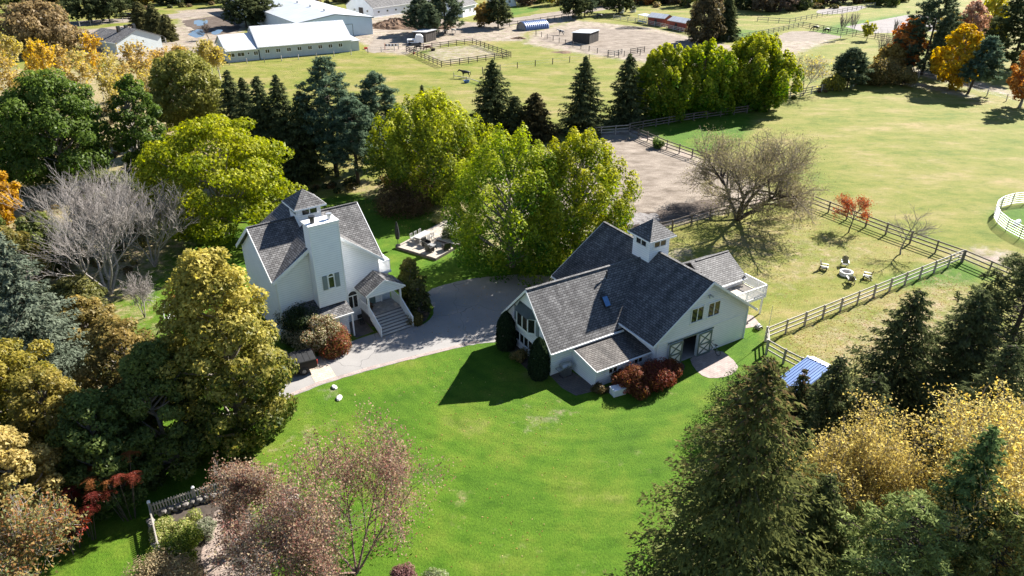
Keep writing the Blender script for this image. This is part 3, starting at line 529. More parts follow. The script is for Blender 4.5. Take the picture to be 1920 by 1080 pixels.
sheet('access_road', 'pale gravel road along the far tree line', [(40, 46), (150, 40), (330, 26), (430, 17), (520, 10), (520, 16), (430, 25), (330, 35), (150, 49), (40, 56)], .012, 'dirt_road', step=3, jit=.3, seed=8)
sheet('small_paddock', 'bare sandy paddock behind the grey-roofed house', [(150, 58), (270, 43), (284, 62), (304, 84), (240, 98), (150, 100)], .012, 'dirt_road', step=2, jit=.4, seed=9)
sheet('riding_arena', 'grey sand riding arena behind the autumn trees', [(1584, 50), (1700, 28), (1760, 30), (1790, 56), (1700, 62), (1630, 62)], .012, 'arena_sand', smooth=0)
sheet('far_sand', 'pale sandy ground beyond the far fence', [(1520, 24), (1560, 12), (1630, 10), (1612, 20), (1560, 28)], .012, 'arena_sand', step=3, jit=.6, seed=11)
sheet('feeding_ground', 'pale worn ground where two dark horses stand', [(1420, 74), (1500, 56), (1560, 64), (1585, 72), (1500, 78)], .014, 'dirt_road', step=1.6, jit=.5, seed=12)
sheet('muddy_yard', 'dark wet yard around the puddle', [(340, 36), (430, 28), (452, 40), (452, 58), (400, 68), (350, 52)], .012, 'mud', step=2, jit=.5, seed=13)
for nm, pts in (('large', [(352, 66), (358, 60), (372, 54), (384, 56), (386, 66), (372, 72)]), ('small', [(360, 40), (378, 36), (392, 38), (388, 46), (372, 50)]), ('thin', [(394, 62), (412, 54), (420, 60), (404, 66)])):
    sheet('puddle', nm + ' puddle reflecting sky in the muddy yard', pts, .020, 'puddle_water', step=1, jit=.25, seed=len(nm))
sheet('gravel_patch', 'pale gravel patch on the mud behind the barn', [(1170, 416), (1190, 403), (1225, 400), (1238, 408), (1222, 420), (1186, 422)], .024, 'gravel', step=.5, jit=.3, seed=15)
sheet('garden_plot', 'pale tan gravel behind the autumn birches', [(280, 130), (310, 128), (322, 170), (300, 190), (286, 170)], .012, 'arena_sand', step=1, jit=.3, seed=16)

# ------------------------------------------------------------------ openings shared by the buildings (local x along wall, -y faces out)
def window(parent, c, w, h, axis='v', n=1, out=-1, name='window', mat='trim_white', arch=False, d=0.06, fr=0.08):
    """c = (x, y, z) of the middle of the opening on the wall face; axis 'v': wall lies along x, 'u': wall lies along y"""
    x, y, z = c; f = MB()
    def B(m, a0, a1, d0, d1, z0, z1):
        d0, d1 = sorted((d0 * out, d1 * out))
        if axis == 'v': m.box(x + a0, x + a1, y + d0, y + d1, z + z0, z + z1)
        else: m.box(x + d0, x + d1, y + a0, y + a1, z + z0, z + z1)
    B(f, -w / 2, -w / 2 + fr, -.02, d, -h / 2, h / 2); B(f, w / 2 - fr, w / 2, -.02, d, -h / 2, h / 2); B(f, -w / 2 + fr, w / 2 - fr, -.02, d, h / 2 - fr, h / 2); B(f, -w / 2 - .04, w / 2 + .04, -.02, d + .04, -h / 2 - .06, -h / 2 + fr * .8)
    for i in range(1, n): a = -w / 2 + w * i / n; B(f, a - fr / 2, a + fr / 2, -.02, d, -h / 2 + fr, h / 2 - fr)
    if arch:
        k = 10; r0, r1 = w / 2 - fr, w / 2
        for i in range(k):
            t0, t1 = math.pi * i / k, math.pi * (i + 1) / k
            q = [(r * math.cos(t), h / 2 + r * math.sin(t)) for r, t in ((r0, t0), (r1, t0), (r1, t1), (r0, t1))]
            if axis == 'v': f.prism([(x + a, y + .02 * -out, z + b) for a, b in q], (0, out * (d + .02), 0))
    fo = f.build(name, mat, parent)
    for i in range(n):
        g = MB(); B(g, -w / 2 + fr * .6 + (w - fr) * i / n, -w / 2 + (w - fr) * (i + 1) / n + fr * .4, -.02, .022, -h / 2 + fr * .5, h / 2 - fr * .5); g.build('pane', 'glass', fo)
    if arch:
        k = 10; r0 = w / 2 - fr * .6; q = [(r0 * math.cos(math.pi * i / k), h / 2 + r0 * math.sin(math.pi * i / k)) for i in range(k + 1)]; g = MB().prism([(x + a, y, z + b) for a, b in q], (0, out * .024, 0)); g.build('pane', 'glass', fo)
    return fo
def slab(poly, t, drop=True):    # roof plane: polygon (top face), thickness t downward
    return MB().prism([(p[0], p[1], p[2] - t) for p in poly], (0, 0, t))
def shed_frame(name, label, cat, px0, px1):
    A, B = gp(*px0), gp(*px1); d = B - A; o = thing(name, label, cat, A, math.atan2(d.y, d.x)); return o, d.length

# ------------------------------------------------------------------ barn
BO = gp(1032, 704); AZB = R_(58.9); barn = thing('barn', 'large white barn with grey shingle roofs, cupola and open sliding doors', 'barn', BO, R_(90) - AZB)
def build_barn(b):
    WZ, ZR, ZE, WV, SL = 2.95, 6.53, 2.5, 6.7, 1.052   # wing: eave, ridge
    MU, MZ, M0, M1, MF, MK = 12.72, 7.2, 7.45, 17.95, -4.02, 9.7
    sm = .715; mw = lambda u: MZ - .16 - sm * abs(u - MU)
    wz = lambda v: ZR - .14 - SL * abs(v - 3.35)
    # walls
    MB().prism([(0, 0, 0), (0, WV, 0), (0, WV, wz(WV)), (0, 3.35, wz(3.35)), (0, 0, wz(0))], (.18, 0, 0)).build('wall', 'siding', b)
    MB().box(.18, M0, 0, .18, 0, wz(0) - .04).build('wall', 'siding', b); MB().box(.18, M0, WV - .18, WV, 0, wz(WV) - .04).build('wall', 'siding', b)
    D0, D1, DH = 10.3, 12.2, 2.28
    w = MB(); w.prism([(M0, MF, 0), (D0, MF, 0), (D0, MF, DH), (D0, MF, mw(D0)), (M0, MF, mw(M0))], (0, .2, 0)); w.prism([(D1, MF, 0), (M1, MF, 0), (M1, MF, mw(M1)), (MU, MF, mw(MU)), (D1, MF, mw(D1)), (D1, MF, DH)], (0, .2, 0)); w.prism([(D0, MF, DH), (D1, MF, DH), (D1, MF, mw(D1)), (D0, MF, mw(D0))], (0, .2, 0)); w.build('wall', 'siding', b)
    MB().box(M0, M0 + .2, MF + .2, MK, 0, mw(M0) - .05).build('wall', 'siding', b); MB().box(M1 - .2, M1, MF + .2, MK, 0, mw(M1) - .05).build('wall', 'siding', b)
    MB().prism([(M0, MK, 0), (M1, MK, 0), (M1, MK, mw(M1)), (MU, MK, mw(MU)), (M0, MK, mw(M0))], (0, .2, 0)).build('wall', 'siding', b)
    MB().box(M0 + .2, M1 - .2, MF + .05, MK, .0, .03).build('barn_floor', 'concrete', b)
    MB().box(M0 + .25, M1 - .25, MF + 5.6, MF + 5.7, .03, 4.2).build('stall_wall', 'wood_dark', b)
    # roofs
    a, t = .36, .14
    def wing_slope(s):
        vE = 3.35 + s * (3.35 + .5); zE = ZR - SL * 3.85
        uv = lambda v, z: MU - (MZ - z) / sm + .25
        uR = MU - (MZ - ZR) / sm + .2; uL = MU - (MZ - zE) / sm + .05
        return [(-a, 3.35, ZR), (-a, vE, zE), (uL, vE, zE), (uR, 3.35, ZR)]
    for s in (-1, 1): slab(wing_slope(s), t).build('roof_slope', 'shingle', b)
    for s in (-1, 1):
        u = MU + s * 5.88; z = MZ - sm * 5.88; slab([(MU, MF - .4, MZ), (u, MF - .4, z), (u, MK + .4, z), (MU, MK + .4, MZ)], t + .02).build('roof_slope', 'shingle', b)
    c = MB(); c.bar((-a, 3.35, ZR + .01), (MU - 1.6, 3.35, ZR + .01), .28, .08, 6); c.build('ridge_cap', 'shingle', b); c = MB(); c.bar((MU, MF - .4, MZ + .01), (MU, 2.2, MZ + .01), .28, .08, 6); c.bar((MU, 4.5, MZ + .01), (MU, MK + .4, MZ + .01), .28, .08, 6); c.build('ridge_cap', 'shingle', b)
    # rake boards, eave gutters
    zE = ZR - SL * 3.85
    for s in (-1, 1):
        f = MB().prism([(-a - .04, 3.35, ZR + .02), (-a - .04, 3.35 + s * 3.88, zE - .02), (-a - .04, 3.35 + s * 3.88, zE - .26), (-a - .04, 3.35, ZR - .24)], (.05, 0, 0)); f.build('rake_board', 'trim_white', b)
        u = MU + s * 5.92; z = MZ - sm * 5.92; MB().prism([(MU, MF - .45, MZ + .02), (u, MF - .45, z + .0), (u, MF - .45, z - .24), (MU, MF - .45, MZ - .24)], (0, .05, 0)).build('rake_board', 'trim_white', b)
        MB().prism([(MU, MK + .4, MZ + .02), (u, MK + .4, z), (u, MK + .4, z - .24), (MU, MK + .4, MZ - .24)], (0, .05, 0)).build('rake_board', 'trim_white', b)
        MB().box(u - .07, u + .07, MF - .4, MK + .4, z - .16, z - .03).build('gutter', 'trim_white', b)
    MB().box(-a, 6.95, -.62, -.5, zE - .14, zE - .01).build('gutter', 'trim_white', b)
    for p in ((17.85, MF - .06), (7.62, MF - .06)): MB().box(p[0] - .04, p[0] + .04, p[1] - .04, p[1] + .04, 0, 2.9).build('downpipe', 'trim_white', b)
    for (x, y) in ((-.03, -.03), (-.03, WV - .09)): MB().box(x, x + .14, y, y + .12, 0, 2.75).build('corner_board', 'trim_white', b)
    for x in (M0 - .03, M1 - .11): MB().box(x, x + .14, MF - .03, MF + .1, 0, mw(M0 if x < 10 else M1) - .3).build('corner_board', 'trim_white', b)
    MB().box(M0 + .1, M1 - .1, MF - .035, MF - .01, 2.52, 2.62).build('band_board', 'trim_white', b)
    # cupola
    cu, cv, hw = MU, 3.35, 1.12
    cup = MB().box(cu - hw, cu + hw, cv - hw, cv + hw, 6.2, 8.62).build('cupola', 'siding', b)
    e = hw + .38; z0, z1 = 8.58, 9.95; q = [(cu - e, cv - e, z0), (cu + e, cv - e, z0), (cu + e, cv + e, z0), (cu - e, cv + e, z0)]
    MB().add(q + [(cu, cv, z1)], [(0, 1, 4), (1, 2, 4), (2, 3, 4), (3, 0, 4)]).build('cupola_roof', 'shingle', cup)
    MB().box(cu - e - .02, cu + e + .02, cv - e - .02, cv + e + .02, z0 - .14, z0 - .004).build('cupola_eave', 'trim_white', cup)
    for ax, s in (('v', -1), ('v', 1), ('u', -1), ('u', 1)):
        c0 = (cu, cv + s * hw, 8.02) if ax == 'v' else (cu + s * hw, cv, 8.02); window(cup, c0, 1.45, .68, ax, 2, s)
    # front gable: two pairs of tall windows, lamp, sliding doors on a track
    window(b, (11.7, MF, 4.27), 1.42, 1.38, 'v', 2); window(b, (13.58, MF, 4.27), 1.42, 1.38, 'v', 2)
    lp = MB(); lp.cbox((MU + .1, MF - .06, 5.75), (.22, .1, .12)); lp.bar((MU + .02, MF - .1, 5.75), (MU - .12, MF - .28, 5.66), .12, .12, 8); lp.bar((MU + .18, MF - .1, 5.75), (MU + .32, MF - .28, 5.66), .12, .12, 8); lp.build('floodlight', 'galvanised', b)
    MB().box(9.75 - 1.0, 13.85, MF - .1, MF - .05, 2.33, 2.43).build('door_track', 'trim_green', b)
    def sliding(u0, u1):
        d = MB().box(u0, u1, MF - .14, MF - .08, .06, 2.30).build('sliding_door', 'paint_white', b)
        y0, y1 = MF - .19, MF - .141; g = .13
        for (x0, x1, za, zb) in ((u0, u0 + g, .06, 2.3), (u1 - g, u1, .06, 2.3), (u0 + g, u1 - g, .06, .06 + g), (u0 + g, u1 - g, 2.3 - g, 2.3), (u0 + g, u1 - g, 1.08, 1.08 + g)): MB().box(x0, x1, y0, y1, za, zb).build('door_frame', 'trim_green', d)
        for za, zb in ((.19, 1.08), (1.21, 2.17)):
            for s in (0, 1): p = (u0 + g, (y0 + y1) / 2 + .004 * s, zb if s else za); q = (u1 - g, (y0 + y1) / 2 + .004 * s, za if s else zb); MB().bar(p, q, .04, .1).build('cross_brace', 'trim_green', d)
    sliding(8.85, 10.35); sliding(12.15, 13.65)
    # left gable: bay with dark roof, strip of four panes below
    bay = MB(); bp = [(0, 2.35), (-.45, 2.85), (-.45, 4.55), (0, 5.05)]
    bay.prism([(x, y, 2.55) for x, y in bp], (0, 0, .22)); bay = bay.build('bay_window', 'trim_white', b); MB().prism([(x, y, 4.0) for x, y in bp], (0, 0, .12)).build('bay_head', 'trim_white', bay)
    MB().add([(0.0, 2.2, 4.12), (-.62, 2.78, 4.12), (-.62, 4.62, 4.12), (0.0, 5.2, 4.12), (-.02, 2.6, 4.75), (-.02, 4.8, 4.75)], [(0, 1, 4), (1, 2, 5, 4), (2, 3, 5), (0, 3, 2, 1)]).build('bay_roof', 'bay_green', bay)
    for (p, q) in (((-.02, 2.37), (-.44, 2.86)), ((-.44, 2.86), (-.44, 4.54)), ((-.44, 4.54), (-.02, 5.03))):
        MB().prism([(p[0], p[1], 2.77), (q[0], q[1], 2.77), (q[0], q[1], 4.0), (p[0], p[1], 4.0)], (.03, .0, 0)).build('pane', 'glass', bay)
    for x, y in ((-.45, 2.86), (-.45, 4.54), (-.03, 2.38), (-.03, 5.02), (-.45, 3.7)): MB().cbox((x, y, 3.39), (.07, .07, 1.24)).build('mullion', 'trim_white', bay)
    for y in (2.0, 5.4): MB().box(-.06, 0, y - .2, y + .2, 2.65, 4.0).build('shutter', 'shutter_grey', b)
    window(b, (0, 4.05, 1.22), 2.75, 1.0, 'u', 4); 
    for y in (2.45, 5.65): MB().box(-.05, 0, y - .18, y + .18, .72, 1.72).build('shutter', 'shutter_grey', b)
    # skylight and vent on the wing roof
    u, v = 6.35, 1.35; z = ZR - SL * (3.35 - v); k = math.atan(SL)
    s = MB().cbox((0, 0, .07), (.62, 1.0, .2)).build('skylight', 'black_metal', b, (u, v, z), (k, 0, 0)); MB().cbox((0, 0, .19), (.5, .86, .03)).build('pane', 'skylight_glass', s)
    vz = ZR - SL * (3.35 - 2.7); MB().lathe([(.06, -.2), (.06, .55), (.09, .56), (.09, .66)], (7.4, 2.7, vz), 8).build('vent_pipe', 'black_metal', b)
    # lean-to on the lawn side
    L0, L1, LV = 2.05, M0, -3.3; zt, zb = 2.3, 1.86
    lt = MB().prism([(L0, LV, 0), (L0, 0, 0), (L0, 0, 2.12), (L0, LV, 1.72)], (.15, 0, 0)).build('lean_to_wall', 'siding', b); MB().box(L0 + .15, L1, LV, LV + .15, 0, 1.70).build('lean_to_wall', 'siding', b)
    slab([(L0 - .22, LV - .32, zb), (L1 + .9, LV - .32, zb), (L1 + .9, LV + .8, zb + .15), (L1 - .02, LV + .8, zb + .15), (L1 - .02, -.02, zt), (L0 - .22, -.02, zt)], .12).build('lean_to_roof', 'shingle_brown', b)
    MB().box(L0 - .22, L1 + .9, LV - .42, LV - .32, zb - .13, zb - .02).build('gutter', 'trim_white', b); MB().prism([(L0 - .27, LV - .32, zb + .01), (L0 - .27, 0, zt + .01), (L0 - .27, 0, zt - .15), (L0 - .27, LV - .32, zb - .15)], (.05, 0, 0)).build('rake_board', 'trim_white', b)
    window(b, (3.75, LV, 1.18), .95, .55, 'v', 2); window(b, (6.35, LV, 1.2), .95, .55, 'v', 2)
    # right wing and its balcony
    RV, RZ, RE, RU = 3.35, 4.4, 2.72, 22.6; r0, r1 = .8, 5.9; sr = (RZ - RE) / (RV - .55)
    for s in (-1, 1): slab([(M1 - .05, RV, RZ), (RU + .25, RV, RZ), (RU + .25, RV + s * 2.8, RE), (M1 - .05, RV + s * 2.8, RE)], .13).build('roof_slope', 'shingle', b)
    MB().bar((M1 + .6, RV, RZ + .01), (RU + .25, RV, RZ + .01), .26, .07, 6).build('ridge_cap', 'shingle', b)
    MB().box(M1, RU, r0, r0 + .15, 0, 2.60).build('wall', 'siding', b); MB().box(M1, RU, r1 - .15, r1, 0, 2.60).build('wall', 'siding', b); MB().prism([(RU, r0, 0), (RU, r1, 0), (RU, r1, 2.68), (RU, RV, 4.22), (RU, r0, 2.68)], (-.15, 0, 0)).build('wall', 'siding', b)
    MB().box(M1, RU + .25, .43, .55, RE - .15, RE - .02).build('gutter', 'trim_white', b)
    bal = MB().box(18.4, 22.75, -1.95, .8, 1.78, 2.02).build('balcony', 'paint_white', b); MB().box(18.5, 22.65, -1.85, .78, 2.02, 2.06).build('balcony_floor', 'deck_wood', bal)
    pr_ = MB()
    for p, q in (((18.45, -1.9), (22.7, -1.9)), ((22.7, -1.9), (22.7, .75))):
        n = 5; 
        for i in range(n + 1): x = p[0] + (q[0] - p[0]) * i / n; y = p[1] + (q[1] - p[1]) * i / n; (MB().box(x - .05, x + .05, y - .05, y + .05, 2.02, 3.1).build('baluster_post', 'trim_white', bal) if i in (0, n) or i == 2 else None)
        MB().bar((*p, 3.06), (*q, 3.06), .1, .07).build('handrail', 'trim_white', bal); MB().bar((*p, 2.18), (*q, 2.18), .06, .06).build('bottom_rail', 'trim_white', bal)
        n = 34; 
        for i in range(n): t = (i + .5) / n; x = p[0] + (q[0] - p[0]) * t; y = p[1] + (q[1] - p[1]) * t; pr_.box(x - .02, x + .02, y - .02, y + .02, 2.18, 3.06)
    pr_.build('balusters', 'trim_white', bal)['kind'] = 'stuff'
    for x in (18.6, 22.5): MB().box(x - .07, x + .07, -1.85, -1.71, 0, 1.78).build('balcony_post', 'trim_white', b)
build_barn(barn)
BM = Matrix.Translation(BO) @ Matrix.Rotation(R_(90) - AZB, 4, 'Z')
def bl(u, v, z=0): return BM @ Vector((u, v, z))

# ------------------------------------------------------------------ house
AZH = R_(54.0); HO = Vector((-18.49, 60.09, 0)); house = thing('house', 'white gabled house with tall clapboard chimney, cupola and front porch', 'house', HO, R_(90) - AZH)
def build_house(h):
    wl_, wr, wf, wb, rz, el, er = 5.3, 4.95, 4.75, 4.75, 9.58, 6.2, 5.6
    c = (0, 0, rz); rL, rR, rF, rB = (-wl_, 0, rz), (wr, 0, rz), (0, -wf, rz), (0, wb, rz); kFL, kFR, kBL, kBR = (-wl_, -wf, el), (wr, -wf, er), (-wl_, wb, el), (wr, wb, er)
    for tri in ((c, rL, kFL), (c, kFL, rF), (c, rF, kFR), (c, kFR, rR), (c, rR, kBR), (c, kBR, rB), (c, rB, kBL), (c, kBL, rL)): slab(tri, .16).build('roof_slope', 'shingle', h)
    for p in (rL, rR, rF, rB): MB().bar((p[0] * .2, p[1] * .2, rz + .01), (p[0], p[1], rz + .01), .26, .07, 6).build('ridge_cap', 'shingle', h)
    def rake(a, p, q, off):
        MB().prism([(a[0], a[1], a[2] + .02), (p[0], p[1], p[2] + .02), (p[0], p[1], p[2] - .3), (a[0], a[1], a[2] - .3)], off).build('rake_board', 'trim_white', h)
    for a, p in ((rF, kFL), (rF, kFR)): rake(a, p, 0, (0, -.06, 0))
    for a, p in ((rR, kFR), (rR, kBR)): rake(a, p, 0, (.06, 0, 0))
    for a, p in ((rL, kFL), (rL, kBL)): rake(a, p, 0, (-.06, 0, 0))
    o = .38; x0, x1, y0, y1 = -wl_ + o, wr - o, -wf + o, wb - o
    zl = rz - (rz - el) * (-x0 / wl_) - .18; zr = rz - (rz - er) * (x1 / wr) - .18; pk = rz - .2
    MB().prism([(x0, y0, 0), (x1, y0, 0), (x1, y0, zr), (0, y0, pk), (x0, y0, zl)], (0, .2, 0)).build('wall', 'siding', h); MB().prism([(x0, y1, 0), (x1, y1, 0), (x1, y1, zr), (0, y1, pk), (x0, y1, zl)], (0, -.2, 0)).build('wall', 'siding', h)
    zf = rz - (rz - el) * (-y0 / wf) - .18; zg = rz - (rz - er) * (-y0 / wf) - .18
    MB().prism([(x0, y0 + .2, 0), (x0, y1 - .2, 0), (x0, y1 - .2, zf), (x0, 0, pk), (x0, y0 + .2, zf)], (.2, 0, 0)).build('wall', 'siding', h); MB().prism([(x1, y0 + .2, 0), (x1, y1 - .2, 0), (x1, y1 - .2, zg), (x1, 0, pk), (x1, y0 + .2, zg)], (-.2, 0, 0)).build('wall', 'siding', h)
    for x in (x0 - .03, x1 - .1): MB().box(x, x + .13, y0 - .03, y0 + .1, 0, (zl if x < 0 else zr) - .1).build('corner_board', 'trim_white', h)
    for x in (x1 - .06, x0 + .06): MB().box(x - .045, x + .045, y0 - .13, y0 - .035, 0, (zl if x < 0 else zr) - .35).build('downpipe', 'trim_white', h)
    # cupola
    hw = 1.05; cup = MB().box(-hw, hw, -hw, hw, rz - 1.2, rz + 1.15).build('cupola', 'siding', h); e = hw + .42; z0 = rz + 1.12
    MB().add([(-e, -e, z0), (e, -e, z0), (e, e, z0), (-e, e, z0), (0, 0, z0 + 1.25)], [(0, 1, 4), (1, 2, 4), (2, 3, 4), (3, 0, 4)]).build('cupola_roof', 'shingle', cup); MB().box(-e - .02, e + .02, -e - .02, e + .02, z0 - .15, z0 - .004).build('cupola_eave', 'trim_white', cup)
    for ax, s in (('v', -1), ('v', 1), ('u', -1), ('u', 1)): window(cup, (0, s * hw, rz + .62) if ax == 'v' else (s * hw, 0, rz + .62), 1.5, .62, ax, 2, s)
    # chimney
    cx0, cx1, cy0, cy1, cz = -1.86, .68, -5.68, y0 + .1, 10.62
    ch = MB().box(cx0, cx1, cy0, cy1, 3.1, cz).build('chimney', 'siding', h); MB().box(cx0 - .1, cx1 + .1, cy0 - .1, cy1 + .1, cz, cz + .14).build('chimney_cap', 'trim_white', ch)
    MB().lathe([(.2, .14), (.2, .62), (.27, .64), (.27, .78)], (cx0 + .55, cy0 + .55, cz), 10).build('flue', 'black_metal', ch); MB().lathe([(.17, .14), (.17, .5), (.24, .52), (.24, .66)], (cx1 - .5, cy0 + .55, cz), 10).build('flue', 'galvanised', ch)
    for x in (cx0, cx1): MB().box(x - .04, x + .04, cy0 - .03, cy0 + .06, 3.1, cz).build('corner_board', 'trim_white', ch)
    window(h, (-.56, cy0, 5.25), .62, 1.15, 'v', 1, arch=True)
    for x in (-1.13, .0): MB().box(x - .2, x + .2, cy0 - .06, cy0, 4.68, 6.0).build('shutter', 'shutter_grey', h)
    # pent roof below the chimney, arched window beside it
    pr_ = [(-3.3, y0, 3.35), (.62, y0, 3.35), (.62, -6.95, 2.5), (-3.3, -6.95, 2.5)]; slab(pr_, .14).build('pent_roof', 'shingle', h); MB().box(-3.3, .62, -7.03, -6.95, 2.34, 2.48).build('gutter', 'trim_white', h)
    MB().box(-3.1, .35, -6.3, y0, 0, 2.5).build('bay_wall', 'siding', h)
    for x in (.5, -3.15): MB().box(x - .06, x + .06, -6.86, -6.74, 0, 2.4).build('pent_post', 'trim_white', h)
    window(h, (1.72, y0, 1.98), .98, 1.35, 'v', 2, arch=True)
    # porch with gable roof, steps down to the drive
    px0, px1, pf = 2.35, 5.55, -6.4; fz = 1.15
    MB().box(px0, px1, pf, y0, fz - .14, fz).build('porch_floor', 'wood_grey', h)
    MB().box(px0 + .05, px1 - .05, pf + .05, y0, 0, fz - .14).build('porch_base', 'wood_dark', h)
    n = 7; run = .30
    for i in range(n): z = fz - (i + 1) * fz / (n + 1); MB().box(px0 + .05, px1 - .05, pf - (i + 1) * run, pf - i * run + .03, z - .05, z).build('step', 'wood_pale', h); MB().box(px0 + .05, px1 - .05, pf - i * run - .02, pf - i * run, max(0, z - .05) , z + fz / (n + 1) - .05).build('riser', 'riser_shaded', h)  # sun on treads and shade on risers painted in as pale and dark colours
    ye = pf - n * run
    for x in (px0, px1):
        MB().prism([(x - .03, pf, fz - .02), (x - .03, ye, 0.16), (x - .03, ye, 0.0), (x - .03, ye + .12, 0.0), (x - .03, pf, fz - .30)], (.06, 0, 0)).build('stringer', 'paint_white', h)
        MB().bar((x, pf, fz + .95), (x, ye + .05, 1.0), .09, .07).build('handrail', 'trim_white', h); MB().bar((x, y0, fz + .95), (x, pf, fz + .95), .09, .07).build('handrail', 'trim_white', h); MB().box(x - .06, x + .06, ye, ye + .12, 0, 1.05).build('newel_post', 'trim_white', h)
        bs = MB()
        for i in range(16): t = (i + .5) / 16; y = pf + (ye - pf) * t; z = fz * (1 - t); bs.box(x - .02, x + .02, y - .02, y + .02, z, z + .95)
        for i in range(14): y = y0 + (pf - y0) * (i + .5) / 14; bs.box(x - .02, x + .02, y - .02, y + .02, fz, fz + .95)
        bs.build('balusters', 'trim_white', h)['kind'] = 'stuff'
        MB().box(x - .08, x + .08, pf, pf + .16, fz, 3.35).build('porch_post', 'trim_white', h)
    xm = (px0 + px1) / 2; pe = pf - .35; ze, zp = 3.42, 4.55
    for s in (-1, 1): slab([(xm, pe, zp), (xm + s * 1.95, pe, ze), (xm + s * 1.95, y0, ze), (xm, y0, zp)], .12).build('porch_roof', 'shingle' if s < 0 else 'shingle', h)
    MB().prism([(xm - 1.85, pe + .1, ze - .06), (xm + 1.85, pe + .1, ze - .06), (xm, pe + .1, zp - .14)], (0, .12, 0)).build('porch_gable', 'siding', h); MB().box(xm - 1.85, xm + 1.85, pe + .1, pe + .26, ze - .26, ze - .062).build('porch_beam', 'trim_white', h)
    for s in (-1, 1): MB().prism([(xm, pe - .03, zp + .01), (xm + s * 1.97, pe - .03, ze + .01), (xm + s * 1.97, pe - .03, ze - .16), (xm, pe - .03, zp - .16)], (0, .04, 0)).build('rake_board', 'trim_white', h)
    d = MB().box(3.0, 3.9, y0 - .05, y0, fz, fz + 2.0).build('front_door', 'trim_green', h); MB().lathe([(.04, 0), (.04, .08)], (3.8, y0 - .09, fz + 1), 6).build('handle', 'steel', d)
    # balcony on the right-hand side
    bal = MB().box(x1, x1 + 1.3, -4.2, -.6, 3.75, 3.98).build('balcony', 'paint_white', h)
    for p, q in (((x1 + .05, -4.15), (x1 + 1.25, -4.15)), ((x1 + 1.25, -4.15), (x1 + 1.25, -.65))):
        MB().bar((*p, 4.95), (*q, 4.95), .1, .07).build('handrail', 'trim_white', bal); bs = MB()
        n = 12 if p[1] == q[1] else 30
        for i in range(n): t = (i + .5) / n; bs.cbox((p[0] + (q[0] - p[0]) * t, p[1] + (q[1] - p[1]) * t, 4.45), (.04, .04, 1.0))
        bs.build('balusters', 'trim_white', bal)['kind'] = 'stuff'
    MB().box(x1 + .15, x1 + 1.1, -3.9, -.9, 0, 3.75).build('side_wall', 'siding', h)
    window(h, (x1, 1.8, 4.6), 1.1, 1.2, 'u', 2, 1); window(h, (x1, 0, 7.6), .9, .9, 'u', 1, 1); window(h, (x1, 2.0, 1.6), 1.2, 1.3, 'u', 2, 1)
build_house(house)
HM = Matrix.Translation(HO) @ Matrix.Rotation(R_(90) - AZH, 4, 'Z')
def hl(u, v, z=0): return HM @ Vector((u, v, z))

# ------------------------------------------------------------------ farm buildings far behind
def gable_building(name, label, cat, px0, px1, depth, eave, ridge, wall, roof, over=.4, y_ridge=None, ends=None):
    o, L = shed_frame(name, label, cat, px0, px1); yr = y_ridge or depth / 2; t = .12
    rise = ridge - eave; s0 = rise / (yr + over) ; s1 = rise / (depth - yr + over)
    f = lambda y: ridge - (yr - y) * s0 - t - .03 if y < yr else ridge - (y - yr) * s1 - t - .03
    MB().box(0.2, L - .2, 0, .2, 0, f(0) - .02).build('wall', wall, o); MB().box(0.2, L - .2, depth - .2, depth, 0, f(depth) - .02).build('wall', wall, o)
    for x in (0, L - .2): MB().prism([(x, 0, 0), (x, depth, 0), (x, depth, f(depth)), (x, yr, f(yr)), (x, 0, f(0))], (.2, 0, 0)).build('wall', wall, o)
    slab([(-over, -over, eave), (L + over, -over, eave), (L + over, yr, ridge), (-over, yr, ridge)], t).build('roof_slope', roof, o); slab([(-over, yr, ridge), (L + over, yr, ridge), (L + over, depth + over, eave), (-over, depth + over, eave)], t).build('roof_slope', roof, o)
    MB().box(-over, L + over, -over - .06, -over, eave - .2, eave - .01).build('fascia', 'trim_white', o)
    return o, L
st, L = gable_building('stable', 'long white stable with ribbed white metal roof and a row of windows', 'stable', (489, 111.5), (660, 96.5), 15, 3.0, 7.0, 'wall_far_grey', 'metal_white', y_ridge=7.2)
for i in range(8): window(st, (1.9 + i * (L - 3.2) / 7.6, 0, 1.85), 1.1, .95, 'v', 2, d=.05)
ann, L2 = gable_building('stable_annex', 'lower white annex joined to the left end of the stable', 'stable', (428, 117.5), (487, 111.9), 13, 2.7, 5.6, 'wall_far_grey', 'metal_white', y_ridge=6.5, over=.35)
for x, w in ((1.0, 1.7), (3.3, 1.7), (6.9, 1.1)): window(ann, (x, 0, 1.65), w, .95, 'v', 2, d=.05)
window(ann, (5.1, 0, 1.75), .5, .6, 'v', 1)
lea, L3 = shed_frame('tack_shed', 'small white flat-roofed shed at the right end of the stable', 'shed', (661, 96.3), (675, 94.8))
MB().box(0, L3, .3, 7, 0, 2.5).build('wall', 'wall_far_grey', lea); slab([(-.2, 0, 2.6), (L3 + .3, 0, 2.6), (L3 + .3, 7.3, 3.2), (-.2, 7.3, 3.2)], .12).build('roof', 'metal_white', lea); MB().box(L3, L3 + .04, 2, 3, 0, 2).build('door', 'wall_dark', lea)
hall_o = gp(699.6, 64); hall = thing('riding_hall', 'huge pale blue riding hall with grey metal roof behind the stable', 'riding hall', hall_o, R_(90 - 56.6))
MB().prism([(-22.4, 0, 0), (0, 0, 0), (0, 0, 4.65), (-11.3, 0, 6.25), (-22.4, 0, 4.65)], (0, .3, 0)).build('wall', 'wall_far_blue', hall); MB().box(-22.4, -22.1, .3, 80, 0, 4.6).build('wall', 'wall_far_white', hall); MB().box(-.3, 0, .3, 80, 0, 4.6).build('wall', 'wall_far_white', hall)
